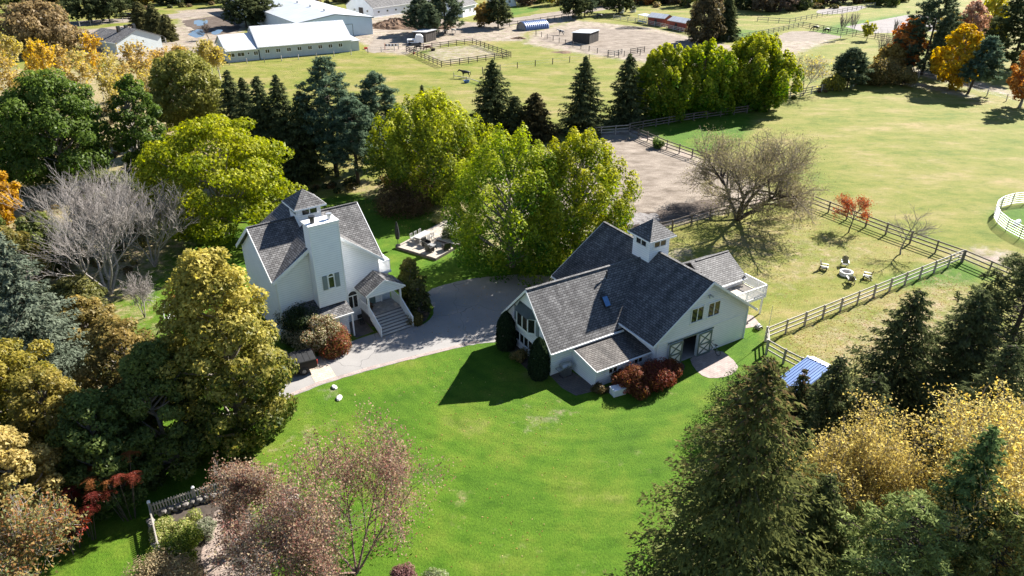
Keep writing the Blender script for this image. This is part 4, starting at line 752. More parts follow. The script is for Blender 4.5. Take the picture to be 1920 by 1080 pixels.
for s, x in ((-1, -22.9), (1, .5)): slab([(-11.3, -.4, 6.5), (x, -.4, 4.85), (x, 80, 4.85), (-11.3, 80, 6.5)], .14).build('roof_slope', 'metal_grey' if s < 0 else 'metal_white', hall)
MB().prism([(-11.3, -.46, 6.52), (.55, -.46, 4.86), (.55, -.46, 4.6), (-11.3, -.46, 6.25), (-22.9, -.46, 4.6), (-22.9, -.46, 4.86)], (0, .05, 0)).build('rake_board', 'shutter_grey', hall)
dr = MB().box(-9.5, -6.3, -.1, 0, 0, 3.3).build('sliding_door', 'wall_far_blue', hall); MB().box(-9.55, -6.25, -.16, -.1, 3.3, 3.42).build('door_track', 'shutter_grey', dr); MB().box(-9.6, -9.48, -.16, -.1, 0, 3.3).build('door_frame', 'shutter_grey', dr); MB().box(-6.32, -6.2, -.16, -.1, 0, 3.3).build('door_frame', 'shutter_grey', dr)
for i in range(6): MB().lathe([(.35, 0), (.35, .5), (.5, .52), (.1, .8)], (-11.3, 8 + i * 12, 6.4), 8).build('roof_vent', 'galvanised', hall)
b2, L = gable_building('cow_barn', 'white barn with dark grey roof behind the manure heap', 'barn', (701, 33.5), (806, 18.5), 14, 3.2, 7.6, 'wall_far_white', 'shingle')
for i in range(6): window(b2, (2.4 + i * 4.0, 0, 1.7), .9, .7, 'v', 1)
MB().box(-.06, 0, 5.2, 7.4, 0, 2.9).build('door', 'wall_dark', b2); window(b2, (0, 9.6, 2.0), .9, .8, 'u', 1); window(b2, (0, 3.0, 2.0), .9, .8, 'u', 1)
b3, L = gable_building('farmhouse', 'white farmhouse half hidden by pines at the top', 'house', (868, 33), (893, 27), 9, 3.6, 6.6, 'wall_far_white', 'shingle')
window(b3, (L * .55, 0, 2.0), 1.0, 1.1, 'v', 2); window(b3, (L * .85, 0, 2.0), .8, .9, 'v', 1)
b4, L = gable_building('white_cottage', 'small white cottage at the top edge beside the lawn', 'house', (936, 14), (968, 11), 8, 3.2, 5.8, 'wall_far_white', 'metal_grey'); window(b4, (L * .6, 0, 1.8), 1.1, 1.0, 'v', 2)
gh, L = gable_building('grey_house', 'low house with grey shingle roof behind the yellow birches', 'house', (196, 99), (222, 103), 13, 3.0, 5.6, 'wall_far_grey', 'shingle')
for i in range(3): MB().box(1.2, 1.9, 4.0 + i * 2.2, 4.7 + i * 2.2, 4.5, 6.2).build('roof_box', 'black_metal', gh)
MB().prism([(-10, 3, 0), (-.02, 3, 0), (-.02, 3, 3.0), (-10, 3, 3.0)], (0, 8, 0)).build('wing_wall', 'wall_far_grey', gh); slab([(-10.5, 2.4, 3.0), (-.42, 2.4, 3.0), (-.42, 7, 4.6), (-10.5, 7, 4.6)], .12).build('wing_roof', 'shingle', gh); slab([(-10.5, 7, 4.6), (-.42, 7, 4.6), (-.42, 11.6, 3.0), (-10.5, 11.6, 3.0)], .12).build('wing_roof', 'shingle', gh)
def shelter(label, a, b, dpt, hf, hb):
    o, L = shed_frame('horse_shelter', label, 'shelter', a, b); o['group'] = 'dark horse shelters'
    MB().box(0, .1, 0, dpt, 0, hf - .25).build('wall', 'wall_dark', o); MB().box(L - .1, L, 0, dpt, 0, hf - .25).build('wall', 'wall_dark', o); MB().box(.1, L - .1, 0, .1, 0, hf - .25).build('wall', 'wall_dark', o); MB().box(.1, L - .1, dpt - .1, dpt, 0, hf - .25).build('wall', 'wall_dark', o)
    slab([(-.25, -.25, hf), (L + .25, -.25, hf), (L + .25, dpt + .25, hb), (-.25, dpt + .25, hb)], .12).build('roof', 'metal_white', o)
    for i in range(1, 6): MB().box(L * i / 6 - .03, L * i / 6 + .03, -.04, 0, 0, hf - .3).build('batten', 'wood_dark', o)
    return o
shelter('dark board horse shelter with pale metal roof by the corral', (799, 80), (818, 75), 4.2, 2.9, 2.7); shelter('dark board horse shelter standing alone on the sandy yard', (1105, 83), (1122, 76.5), 5.2, 3.0, 2.8)
# quonset
qa, qb = gp(986, 58.5), gp(1030, 53.5); d = qb - qa; L = d.length; q = thing('tunnel_shelter', 'blue corrugated metal tunnel shelter beside the sandy yard', 'shelter', qa, math.atan2(d.y, d.x)); n = 14; r = 2.5; rows = 24; vs_ = []; fs_ = []
for j in range(rows + 1):
    rr = r + (.06 if j % 2 else -.06)
    for i in range(n + 1): t = math.pi * i / n; vs_.append((L * j / rows, r - rr * math.cos(t), rr * math.sin(t)))
for j in range(rows):
    for i in range(n): k = j * (n + 1) + i; fs_.append((k, k + 1, k + n + 2, k + n + 1))
MB().add(vs_, fs_).build('shell', 'metal_tunnel', q); MB().prism([(.3, r - r * .96 * math.cos(math.pi * i / n), r * .96 * math.sin(math.pi * i / n)) for i in range(n + 1)], (.05, 0, 0)).build('end_wall', 'wood_grey', q)
for lab, a, b in (('left red shed with blue-grey gable roof', (1214, 46), (1245, 50)), ('right red shed with blue-grey roof beside the conifers', (1252, 53), (1284, 59))):
    o, L = gable_building('red_shed', lab, 'shed', a, b, 4.2, 2.5, 3.5, 'wall_red', 'metal_grey', over=.25); o['group'] = 'red sheds'; MB().box(L * .4, L * .4 + .9, -.04, 0, 0, 1.9).build('door', 'wall_dark', o)
o, L = shed_frame('chicken_coop', 'small white wire coop beside the left red shed', 'coop', (1196, 41), (1212, 44.5))
for x in (0, L): 
    for y in (0, 2.6): MB().box(x - .06, x + .06, y - .06, y + .06, 0, 2.1).build('post', 'trim_white', o)
slab([(-.2, -.2, 2.3), (L + .2, -.2, 2.3), (L + .2, 2.8, 2.5), (-.2, 2.8, 2.5)], .1).build('roof', 'metal_white', o); MB().box(0, L, 0, .05, .1, .7).build('board', 'paint_white', o)
# little blue-roofed shed in the foreground trees
o = thing('blue_roof_shed', 'small shed with ribbed blue metal roof between the spruces', 'shed', gp(1478, 742), math.atan2(.82, .57) )
def blue_shed(o):
    a, bb = gp(1514, 668, 2.5), gp(1555, 688, 2.5); c, d = gp(1512, 736, 2.0), gp(1474, 728, 2.0)
    u = (bb - a); u.z = 0; W = u.length + .2; u.normalize(); v = Vector((-u.y, u.x, 0)); v = -v if v.y > 0 else v
    o.location = (a.x, a.y, 0); o.rotation_euler = (0, 0, math.atan2(u.y, u.x)); D = 4.2
    MB().box(.15, W - .15, -D + .3, -.2, 0, 1.85).build('wall', 'wall_dark', o); MB().prism([(0, 0, 2.42), (W, 0, 2.42), (W, -D, 1.9), (0, -D, 1.9)], (0, 0, .06)).build('roof', 'metal_blue', o); MB().prism([(0, 0, 2.42), (W, 0, 2.42), (W, .9, 2.1), (0, .9, 2.1)], (0, 0, .06)).build('roof', 'metal_white', o)
    for i in range(10): x = .08 + (W - .16) * i / 9; MB().prism([(x - .04, -.02, 2.48), (x + .04, -.02, 2.48), (x + .04, -D, 1.965), (x - .04, -D, 1.965)], (0, 0, .055)).build('rib', 'metal_blue', o)
    MB().box(-.03, W + .03, -.1, .1, 2.49, 2.53).build('ridge_cap', 'metal_white', o)
blue_shed(o)

# ------------------------------------------------------------------ fences
def rail_fence(label, pts, h=1.4, rails=3, spacing=2.6, mat='wood_rail', group=None, post=.15, rh=.14, name='rail_fence', postmat=None, skip=(), wire=False, lean=0.0, seed=0, face=1):
    rng = random.Random(seed + len(label)); P = [p if isinstance(p, Vector) else gp(*p) for p in pts]; o = thing(name, label, 'fence', P[0], 0, group); O = P[0]
    for k in range(len(P) - 1):
        a, b = P[k] - O, P[k + 1] - O; d = b - a; n = max(1, round(d.length / spacing)); u = d.normalized(); nv = Vector((-u.y, u.x, 0)) * (post / 2 + .025) * face
        for i in range(n + 1):
            if i == n and k < len(P) - 2: continue
            p = a + d * i / n; tilt = Vector((rng.gauss(0, .012), rng.gauss(0, .012), 0)) * h
            beam('post', postmat or mat, o, p + Vector((0, 0, -.05)), p + tilt + Vector((0, 0, h + .1 + rng.uniform(-.03, .04))), post, post, 'box')
        for i in range(n):
            for r in range(rails):
                z = h * (r + 1) / rails - rh * .5 + rng.uniform(-.012, .012); p = a + d * i / n + nv; q = a + d * (i + 1) / n + nv
                beam('wire' if wire else 'rail', 'galvanised' if wire else mat, o, p + Vector((0, 0, z)), q + Vector((0, 0, z + rng.uniform(-.015, .015))), .05 if not wire else .025, rh if not wire else .025)
    return o
rail_fence('weathered grey three-rail fence between fire pit and leafy paddock', [(1436, 640), (1802, 491)], 1.35, 3, 2.6, 'wood_pale', postmat='wood_grey', name='rail_fence')
rail_fence('short pale rail fence section beside the barn corner', [(1434, 640), (1436, 664)], 1.4, 3, 1.5, 'wood_pale')
rail_fence('grey rail fence running down from the barn corner to blue-roofed shed', [(1437, 664), (1468, 682), (1500, 698)], 1.35, 3, 2.5, 'wood_pale', postmat='wood_grey')
rail_fence('dark brown rail fence behind the red shrub and bare tree', [(1488, 378), (1520, 386), (1660, 440), (1804, 492), (1905, 535)], 1.4, 3, 2.7, 'wood_rail')
rail_fence('dark rail fence along the muddy paddock edge behind the barn', [(1172, 452), (1260, 434), (1330, 412), (1400, 398), (1488, 378)], 1.4, 3, 2.6, 'wood_rail')
rail_fence('grey rail fence from paddock corner down to the willow', [(1180, 250), (1250, 280), (1322, 305), (1400, 338)], 1.45, 3, 2.7, 'wood_rail', face=-1)
rail_fence('short grey rail fence at the shaded paddock end', [(1100, 256), (1180, 250)], 1.45, 3, 2.7, 'wood_grey')
rail_fence('dark rail fence under the bright green maples', [(1180, 246), (1300, 226), (1400, 212), (1460, 196)], 1.35, 3, 3.0, 'wood_rail')
rail_fence('dark rail fence with pale posts along the far field edge', [(1460, 188), (1540, 172), (1600, 162), (1660, 147), (1720, 142)], 1.4, 3, 3.2, 'wood_rail', postmat='wood_pale')
rail_fence('thin wire fence with pale posts under the orange trees', [(1722, 146), (1780, 158), (1850, 180), (1925, 200)], 1.3, 2, 6, 'wood_pale', wire=True, name='wire_fence')
rail_fence('dark four-sided rail corral with horses inside', [(762, 97), (828, 126), (958, 108), (886, 82), (762, 97)], 1.4, 3, 2.6, 'wood_dark', name='corral_fence')
rail_fence('wire fence with dark posts crossing the pasture above the spruces', [(905, 138), (970, 128), (1068, 117), (1140, 108), (1200, 104)], 1.3, 2, 5.5, 'wood_dark', wire=True, name='wire_fence')
rail_fence('wire fence with thin posts along the sandy yard front', [(1005, 66), (1060, 84), (1120, 100), (1160, 108)], 1.3, 2, 3.6, 'wood_dark', wire=True, name='wire_fence')
rail_fence('dark rail gate section near the yard entrance', [(1182, 102), (1208, 98)], 1.4, 3, 2.6, 'wood_dark', name='gate')
rail_fence('wire fence with posts in front of the long stable', [(430, 122), (560, 112), (690, 100), (740, 95)], 1.2, 2, 4.6, 'wood_grey', wire=True, name='wire_fence')
rail_fence('white-railed fence in front of the red sheds', [(1150, 36), (1205, 44), (1250, 54), (1300, 66), (1330, 74)], 1.3, 3, 3.6, 'wood_pale')
rail_fence('long grey rail fence crossing the far right pasture', [(1365, 78), (1440, 64), (1505, 50)], 1.4, 3, 3.2, 'wood_grey')
rail_fence('dark rail fence behind the two dark horses', [(1505, 50), (1570, 62), (1640, 72), (1690, 80)], 1.4, 3, 3.0, 'wood_rail')
rail_fence('upper grey rail fence along the far green paddock', [(1420, 40), (1480, 44), (1560, 28), (1640, 12)], 1.4, 2, 4.0, 'wood_grey')
rail_fence('dark rail fence beyond the sandy yard in tree shade', [(940, 52), (1000, 44), (1090, 30), (1150, 36)], 1.4, 2, 3.6, 'wood_dark')
rail_fence('fence of thin posts around the small sandy paddock', [(150, 50), (270, 38), (282, 46), (312, 82), (230, 100)], 1.4, 2, 3.4, 'wood_grey', wire=True, name='wire_fence')
rail_fence('short rail fence at the top beside the far lane', [(1035, 5), (1060, 14)], 1.4, 3, 3.0, 'wood_pale')
rail_fence('leaning weathered hurdle panels by the pasture gate', [(1140, 104), (1152, 106), (1166, 102)], 1.3, 3, 2.0, 'wood_grey', name='hurdle')
o = thing('water_gate', 'low pale rail barrier beside the black horse', 'fence', gp(851, 146)); P = [gp(851, 146) - gp(851, 146), gp(875, 150) - gp(851, 146), gp(900, 158) - gp(851, 146)]
for i in (0, 1, 2): beam('post', 'wood_grey', o, P[i], P[i] + Vector((0, 0, 1.2 if i == 0 else .7)), .14, .14)
for i in (0, 1): beam('rail', 'wood_pale', o, P[i] + Vector((0, 0, .5)), P[i + 1] + Vector((0, 0, .5)), .08, .14)
# picket fence round the garden
def picket(label, a, b, mat='wood_pale', h=1.05):
    A, B = gp(*a), gp(*b); d = B - A; L = d.length; o = thing('picket_fence', label, 'fence', A, math.atan2(d.y, d.x)); n = int(L / .17)
    for i in range(int(L / 2.2) + 1): x = L * i / int(L / 2.2); MB().box(x - .07, x + .07, -.05, .09, 0, h + .12).build('post', mat, o); MB().add([(x - .1, -.08, h + .12), (x + .1, -.08, h + .12), (x + .1, .12, h + .12), (x - .1, .12, h + .12), (x, .02, h + .26)], [(0, 1, 4), (1, 2, 4), (2, 3, 4), (3, 0, 4), (0, 3, 2, 1)]).build('post_cap', 'paint_white', o)
    for z in (.28, .82): beam('rail', mat, o, (0, 0, z), (L, 0, z), .05, .1)
    me = None
    for i in range(n):
        x = .17 * (i + .5)
        if me is None: pk = MB().prism([(-.045, -.06, .05), (.045, -.06, .05), (.045, -.06, h - .06), (0, -.06, h), (-.045, -.06, h - .06)], (0, .03, 0)).build('picket', mat, o, (x, 0, 0)); me = pk.data
        else: link('picket', me, o, (x, 0, 0))
picket('grey picket fence along the back of the walled garden', (286, 967), (446, 914), 'wood_grey'); picket('grey picket fence seen end-on along the garden left side', (286, 968), (306, 1056), 'wood_grey')
def stone_row(label, a, b, h, seed):
    rng = np.random.default_rng(seed); A, B = gp(*a), gp(*b); d = B - A; L = d.length; o = thing('stone_wall', label, 'wall', A, math.atan2(d.y, d.x)); n = int(L / .42)
    for r in range(2):
        for i in range(n):
            s = MB().lathe([(.12, -.1), (.2, -.06), (.22, .02), (.17, .1), (.05, .13)], (0, 0, 0), 7).build('stone', 'stone_grey', o, (.42 * (i + .5) + (.2 if r else 0), rng.normal(0, .03), .1 + r * h * .42), (rng.normal(0, .2), rng.normal(0, .2), rng.uniform(0, 6))); s.scale = (rng.uniform(.9, 1.3), rng.uniform(.8, 1.15), rng.uniform(.8, 1.2))
stone_row('low dry stone wall under the garden picket fence', (296, 968), (440, 922), .5, 1); stone_row('low stone wall along the left edge of the garden', (283, 975), (300, 1062), .5, 2)
# round pen
def round_pen():
    C = gp(2028, 434); r = 9.0; n = 26; o = thing('round_pen', 'round pen of pale steel panels at the right edge', 'pen', C)
    for i in range(n):
        a0, a1 = 2 * math.pi * i / n, 2 * math.pi * (i + 1) / n; p = Vector((r * math.cos(a0), r * math.sin(a0), 0)); q = Vector((r * math.cos(a1), r * math.sin(a1), 0)); beam('post', 'black_metal', o, p, p + Vector((0, 0, 1.65)), .06, .06)
        for k in range(6): z = .25 + k * .27; beam('rail', 'galvanised', o, p + Vector((0, 0, z)), q + Vector((0, 0, z)), .05, .05)
round_pen()
o = thing('salt_block', 'white plastic barrel lying inside the round pen', 'barrel', gp(1906, 421), .6); MB().bar((-.42, 0, .3), (.42, 0, .3), .58, .58, 14).build('barrel_body', 'white_plastic', o, smooth=False, bevel=.05)
for x in (-.25, .25): MB().bar((x - .03, 0, .3), (x + .03, 0, .3), .62, .62, 14).build('hoop', 'white_plastic', o)

# ------------------------------------------------------------------ yard things
def adirondack(label, px, face):
    o = thing('garden_chair', label, 'chair', gp(*px), face, 'chairs round the fire ring'); m = 'chair_black'   # +x is where the sitter looks
    for i in range(5): x = .34 - i * .115; MB().cbox((x, 0, .40 - (4 - 0) * 0 - i * .03), (.1, .56, .025)).build('seat_slat', m, o)
    for i in range(5):
        y = (i - 2) * .115; hh = .86 - abs(i - 2) * .07; MB().prism([(-.18, y - .05, .24), (-.18, y + .05, .24), (-.18 - hh * .36, y * 1.12 + .055, .24 + hh * .93), (-.18 - hh * .36, y * 1.12 - .055, .24 + hh * .93)], (-.02, 0, .01)).build('back_slat', m, o)
    for s in (-1, 1):
        MB().prism([(-.42, s * .3, .56), (.36, s * .27, .56), (.38, s * .42, .56), (-.42, s * .36, .56)], (0, 0, .028)).build('armrest', 'chair_glare', o); MB().cbox((.30, s * .32, .28), (.1, .03, .56)).build('leg', m, o); MB().cbox((-.36, s * .32, .28), (.08, .03, .56)).build('leg', m, o); MB().prism([(.38, s * .28, .42), (.38, s * .28, .32), (-.5, s * .28, .02), (-.56, s * .28, .08)], (0, .025, 0)).build('seat_rail', m, o)
    MB().cbox((.385, 0, .37), (.03, .6, .1)).build('front_apron', 'chair_glare', o)  # pale apron and armrests: sun glare painted onto a black chair
C = gp(1586, 515)
for lab, px in (('black garden chair left of the fire ring facing right', (1544, 506)), ('black garden chair behind the fire ring facing the camera', (1583, 499)), ('black garden chair close in front of the fire ring, seen from behind', (1594, 530)), ('black garden chair right of the fire ring near the fence', (1625, 523))):
    g = gp(*px); adirondack(lab, px, math.atan2(C.y - g.y, C.x - g.x))
o = thing('fire_ring', 'round pale stone fire ring with dark ash inside', 'fire pit', C)
for i in range(14):
    a = 2 * math.pi * i / 14; w = 2 * math.pi / 14 * .48; MB().prism([(r * math.cos(a + t), r * math.sin(a + t), 0) for r, t in ((.48, -w), (.68, -w), (.68, w), (.48, w))], (0, 0, .40)).build('stone', 'stone_white', o, bevel=.015)
MB().lathe([(.47, 0), (.47, .06), (.1, .12)], (0, 0, 0), 14).build('ash', 'soil', o)
def grill():
    g = bl(1.05, -.62); o = thing('grill', 'stainless steel gas grill with side shelves against the barn wing', 'grill', g, R_(90) - AZB)
    MB().box(-.42, .42, -.28, .28, .1, .78).build('cabinet', 'steel', o); MB().box(-.85, .85, -.26, .26, .80, .86).build('side_shelf', 'galvanised', o); lid = MB(); lid.prism([(-.44, -.3, .87), (-.44, .28, .87), (-.44, .28, 1.12), (-.44, .12, 1.24), (-.44, -.14, 1.2), (-.44, -.3, 1.02)], (.88, 0, 0)); lid = lid.build('lid', 'galvanised', o, bevel=.02); MB().bar((-.36, -.36, 1.02), (.36, -.36, 1.02), .035, .035, 8).build('handle', 'black_metal', lid)
    MB().lathe([(.05, 0), (.05, .03)], (0, 0, 0), 8).build('thermometer', 'black_metal', lid, (0, -.3, 1.1), (R_(90), 0, 0))
    for i in range(5): MB().lathe([(.03, 0), (.03, .05)], (0, 0, 0), 8).build('knob', 'black_metal', o, (-.32 + i * .16, -.27, .83), (R_(90), 0, 0))
    for x in (-.36, .36): MB().torus((x, -.2, .07), .05, .022, 'y', 10, 5).build('wheel', 'rubber', o); MB().torus((x, .2, .07), .05, .022, 'y', 10, 5).build('wheel', 'rubber', o)
grill()
o = thing('storage_box', 'white lidded box on the lawn by the red hedge', 'box', gp(1158, 738), R_(90) - AZB - .12); MB().box(-.55, .55, -.35, .35, 0, .55).build('box_body', 'white_plastic', o, bevel=.02); MB().box(-.58, .58, -.38, .38, .552, .63).build('lid', 'white_plastic', o, bevel=.02)
o = thing('heat_pump', 'beige outdoor heat pump unit on the lean-to wall', 'air conditioner', bl(5.1, -3.5), R_(90) - AZB); MB().box(-.42, .42, -.16, .16, .68, 1.34).build('casing', 'white_plastic', o, bevel=.015); MB().torus((-.08, -.17, 1.01), .24, .02, 'y', 16, 5).build('fan_ring', 'black_metal', o); MB().lathe([(.22, 0), (.22, .02)], (0, 0, 0), 14).build('fan_grille', 'black_metal', o, (-.08, -.16, 1.01), (R_(90), 0, 0)); MB().lathe([(.09, 0), (.09, .03)], (0, 0, 0), 10).build('fan_hub', 'white_plastic', o, (-.08, -.178, 1.01), (R_(90), 0, 0))
for x in (-.3, .3): MB().box(x - .03, x + .03, -.16, .2, .62, .68).build('bracket', 'black_metal', o)
def bicycle():
    o = thing('bicycle', 'dark bicycle leaning at the open barn doorway', 'bicycle', gp(1337, 661), R_(118))
    for x in (-.52, .52): w = MB().torus((x, 0, .34), .31, .028, 'y', 20, 5).build('wheel', 'rubber', o); MB().lathe([(.04, -.04), (.04, .04)], (0, 0, 0), 8).build('hub', 'steel', w, (x, 0, .34), (R_(90), 0, 0)); s = MB(); [s.bar((x, 0, .34), (x + .3 * math.cos(t), 0, .34 + .3 * math.sin(t)), .008, .008) for t in [k * math.pi / 5 for k in range(10)]]; s.build('spokes', 'steel', w)
    f = MB(); J = dict(bb=(-.05, 0, .3), st=(-.2, 0, .78), hd=(.36, 0, .8), hb=(.4, 0, .66), ra=(-.52, 0, .34), fa=(.52, 0, .34))
    for a, b in (('bb', 'st'), ('st', 'hd'), ('bb', 'hb'), ('hd', 'hb'), ('bb', 'ra'), ('st', 'ra'), ('hb', 'fa')): f.bar(J[a], J[b], .04, .04, 6)
    f.build('frame', 'black_metal', o); MB().prism([(-.34, -.07, .86), (-.34, .07, .86), (-.06, .02, .86), (-.06, -.02, .86)], (0, 0, .05)).build('saddle', 'rubber', o); MB().bar((-.2, 0, .78), (-.2, 0, .86), .03, .03, 6).build('seat_post', 'steel', o); h = MB(); h.bar((.36, 0, .8), (.34, 0, .98), .03, .03, 6); h.bar((.34, -.28, 1.0), (.34, .28, 1.0), .03, .03, 6); h.build('handlebar', 'black_metal', o)
bicycle()
o = thing('garden_mower', 'small black and white push machine on the grass by the fence', 'mower', gp(1421, 617), .7); MB().prism([(-.3, -.24, .12), (.34, -.24, .12), (.3, -.24, .34), (-.24, -.24, .38)], (0, .48, 0)).build('deck', 'black_metal', o, bevel=.03); MB().lathe([(.14, 0), (.15, .1), (.1, .17)], (.02, 0, .36), 10).build('engine', 'white_plastic', o)
for x, y in ((-.26, -.27), (-.26, .27), (.27, -.27), (.27, .27)): MB().torus((x, y, .1), .07, .03, 'y', 10, 5).build('wheel', 'rubber', o)
h = MB(); [h.bar((-.28, y, .35), (-.95, y, .95), .025, .025, 6) for y in (-.2, .2)]; h.bar((-.95, -.2, .95), (-.95, .2, .95), .025, .025, 6); h.build('handle', 'white_plastic', o)
o = thing('flag_pole', 'thin pale pole standing beside the fence corner', 'pole', gp(1436, 640)); MB().lathe([(.03, 0), (.018, 3.6)], (0, 0, 0), 6).build('pole', 'galvanised', o); MB().lathe([(.06, 0), (.06, .05)], (0, 0, 0), 8).build('foot', 'galvanised', o)
for lab, px, s in (('pale flat boulder at the driveway edge of the lawn', (627, 727), .26), ('white boulder standing on the lawn below the paver band', (636, 747), .30)):
    rng = random.Random(int(s * 100)); o = MB().lathe([(s * .5, 0), (s * .95, .1), (s, .2), (s * .75, .38), (s * .2, .46)], (0, 0, -.04), 9).build('boulder', 'stone_white', None, gp(*px)); o.scale = (1.35, .8, .42); o.rotation_euler = (0, 0, rng.uniform(0, 3)); tag(o, lab, 'boulder')
# pickup
def pickup():
    A = gp(598, 697); az = R_(63); o = thing('pickup_truck', 'black pickup truck with covered bed parked under the yellow tree', 'truck', A, R_(90) - az)   # origin near-side rear corner, +x backwards, +y across
    def side(m, pts, y0, y1): return m.prism([(x, y0, z) for x, z in pts], (0, y1 - y0, 0))
    L, W = 5.7, 1.95
    b = MB(); side(b, [(0, .55), (-.02, 1.2), (-1.9, 1.22), (-3.95, 1.2), (-5.5, 1.08), (-5.68, .9), (-5.66, .5), (-5.2, .42), (-.3, .45)], 0, W); b.build('body', 'car_black', o, bevel=.05)
    c = MB(); c.add([(-1.95, .12, 1.2), (-4.1, .12, 1.2), (-4.1, W - .12, 1.2), (-1.95, W - .12, 1.2), (-2.1, .26, 1.82), (-3.4, .26, 1.82), (-3.4, W - .26, 1.82), (-2.1, W - .26, 1.82)], [(0, 1, 2, 3), (4, 7, 6, 5), (0, 4, 5, 1), (1, 5, 6, 2), (2, 6, 7, 3), (3, 7, 4, 0)]); cab = c.build('cab', 'car_black', o, bevel=.05)
    for y, s in ((.155, 1), (W - .155, -1)): 
        for x0, x1 in ((-2.2, -2.75), (-2.85, -3.45)): MB().prism([(x0, y - .02 * s, 1.3), (x1, y - .02 * s, 1.3), (x1 + .05, y + .07 * s, 1.7), (x0, y + .07 * s, 1.7)], (0, -.02 * s, 0)).build('side_window', 'glass', cab)
    MB().prism([(-1.97, .3, 1.32), (-1.97, W - .3, 1.32), (-2.08, W - .38, 1.72), (-2.08, .38, 1.72)], (.03, 0, 0)).build('rear_window', 'glass', cab)
    t = MB().box(-1.85, -.06, .08, W - .08, 1.2, 1.255).build('bed_cover', 'tonneau', o, bevel=.02)
    for i in range(1, 4): MB().box(-1.85 + 1.8 * i / 4 - .012, -1.85 + 1.8 * i / 4 + .012, .1, W - .1, 1.255, 1.27).build('cover_seam', 'black_metal', t)
    for y in (.02, W - .1): MB().box(-1.88, -.02, y, y + .08, 1.2, 1.29).build('bed_rail', 'black_metal', o)
    MB().box(-.05, .05, .02, W - .02, .5, .66).build('bumper', 'alloy', o, bevel=.02); MB().box(-.01, .03, .25, W - .25, .7, 1.16).build('tailgate', 'car_black', o)
    for y in (.0, W - .17): MB().box(-.04, .035, y, y + .17, .78, 1.14).build('tail_light', 'red_plastic', o)
    for x in (-1.15, -4.65):
        for y in (.06, W - .06): w = MB().torus((x, y, .40), .29, .12, 'y', 20, 8).build('wheel', 'rubber', o); MB().lathe([(.19, -.13), (.17, .13)], (0, 0, 0), 14).build('rim', 'rim_grey', w, (x, y, .40), (R_(90), 0, 0))
pickup()
def far_car(label, px, rz, col='car_black'):
    o = thing('parked_car', label, 'car', gp(*px), rz); m = MB(); m.prism([(0, 0, .35), (0, 0, .95), (.9, 0, 1.05), (4.3, 0, 1.05), (4.5, 0, .9), (4.5, 0, .35)], (0, 1.8, 0)); m.build('body', col, o, bevel=.06); c = MB().prism([(1.0, .1, 1.05), (1.7, .1, 1.65), (4.0, .1, 1.68), (4.35, .1, 1.05)], (0, 1.6, 0)).build('cabin', 'glass', o, bevel=.05); MB().box(1.7, 4.0, .15, 1.65, 1.69, 1.73).build('roof', col, c)
    for x in (.85, 3.6):
        for y in (.05, 1.75): MB().torus((x, y, .33), .23, .1, 'y', 14, 6).build('wheel', 'rubber', o)
far_car('dark SUV parked on the far gravel road', (222, 35), .08); far_car('dark car parked beside the stable annex end', (378, 103), 1.1)
# small white garden swing seat in the wood, half hidden
o = thing('garden_swing', 'white arched swing seat half hidden beside the yellow tree', 'swing', gp(322, 606), R_(75)); pts = [(0, 0), (-.15, .7), (.05, 1.5), (.45, 1.9), (.8, 1.75)]
for y in (0, .55):
    f = MB(); [f.bar((pts[i][0], y, pts[i][1]), (pts[i + 1][0], y, pts[i + 1][1]), .09, .09, 6) for i in range(4)]; f.build('arch', 'paint_white', o)
MB().box(-.05, 1.1, -.05, .6, .42, .5).build('seat', 'paint_white', o); 
for i in range(5): MB().box(1.15 + i * .16, 1.25 + i * .16, -.1, .7, .2 - i * .02, .24 - i * .02).build('slat', 'paint_white', o)
o = thing('pumpkin', 'orange pumpkin on the ground by the wood edge', 'pumpkin', gp(327, 560)); MB().lathe([(.1, 0), (.27, .08), (.3, .2), (.24, .33), (.08, .37)], (0, 0, 0), 14).build('fruit', 'orange_plastic', o, smooth=True); MB().lathe([(.03, .36), (.02, .46)], (0, 0, 0), 6).build('stalk', 'wood_grey', o)
# garden bench and white bird bath seen through the foreground trees
o = thing('garden_bench', 'slatted pale garden bench between the foreground trees', 'bench', gp(540, 945), .35)
for i in range(7): MB().box(-.75, .75, -.32 + i * .095, -.25 + i * .095, .42, .45).build('slat', 'wood_pale', o)
for i in range(4): MB().box(-.75, .75, .36, .39, .5 + i * .11, .58 + i * .11).build('back_slat', 'wood_pale', o)
for x in (-.7, .7):
    for y in (-.28, .34): MB().box(x - .04, x + .04, y - .04, y + .04, 0, .42 if y < 0 else .9).build('leg', 'wood_grey', o)
o = thing('bird_bath', 'white stone ornament at the bend of the garden path', 'ornament', gp(442, 1032)); MB().lathe([(.22, 0), (.2, .06), (.08, .12), (.07, .55), (.12, .6)], (0, 0, 0), 12).build('pedestal', 'stone_white', o); MB().lathe([(.12, .6), (.34, .7), (.36, .76), (.3, .74), (.1, .68)], (0, 0, 0), 14).build('basin', 'stone_white', o)
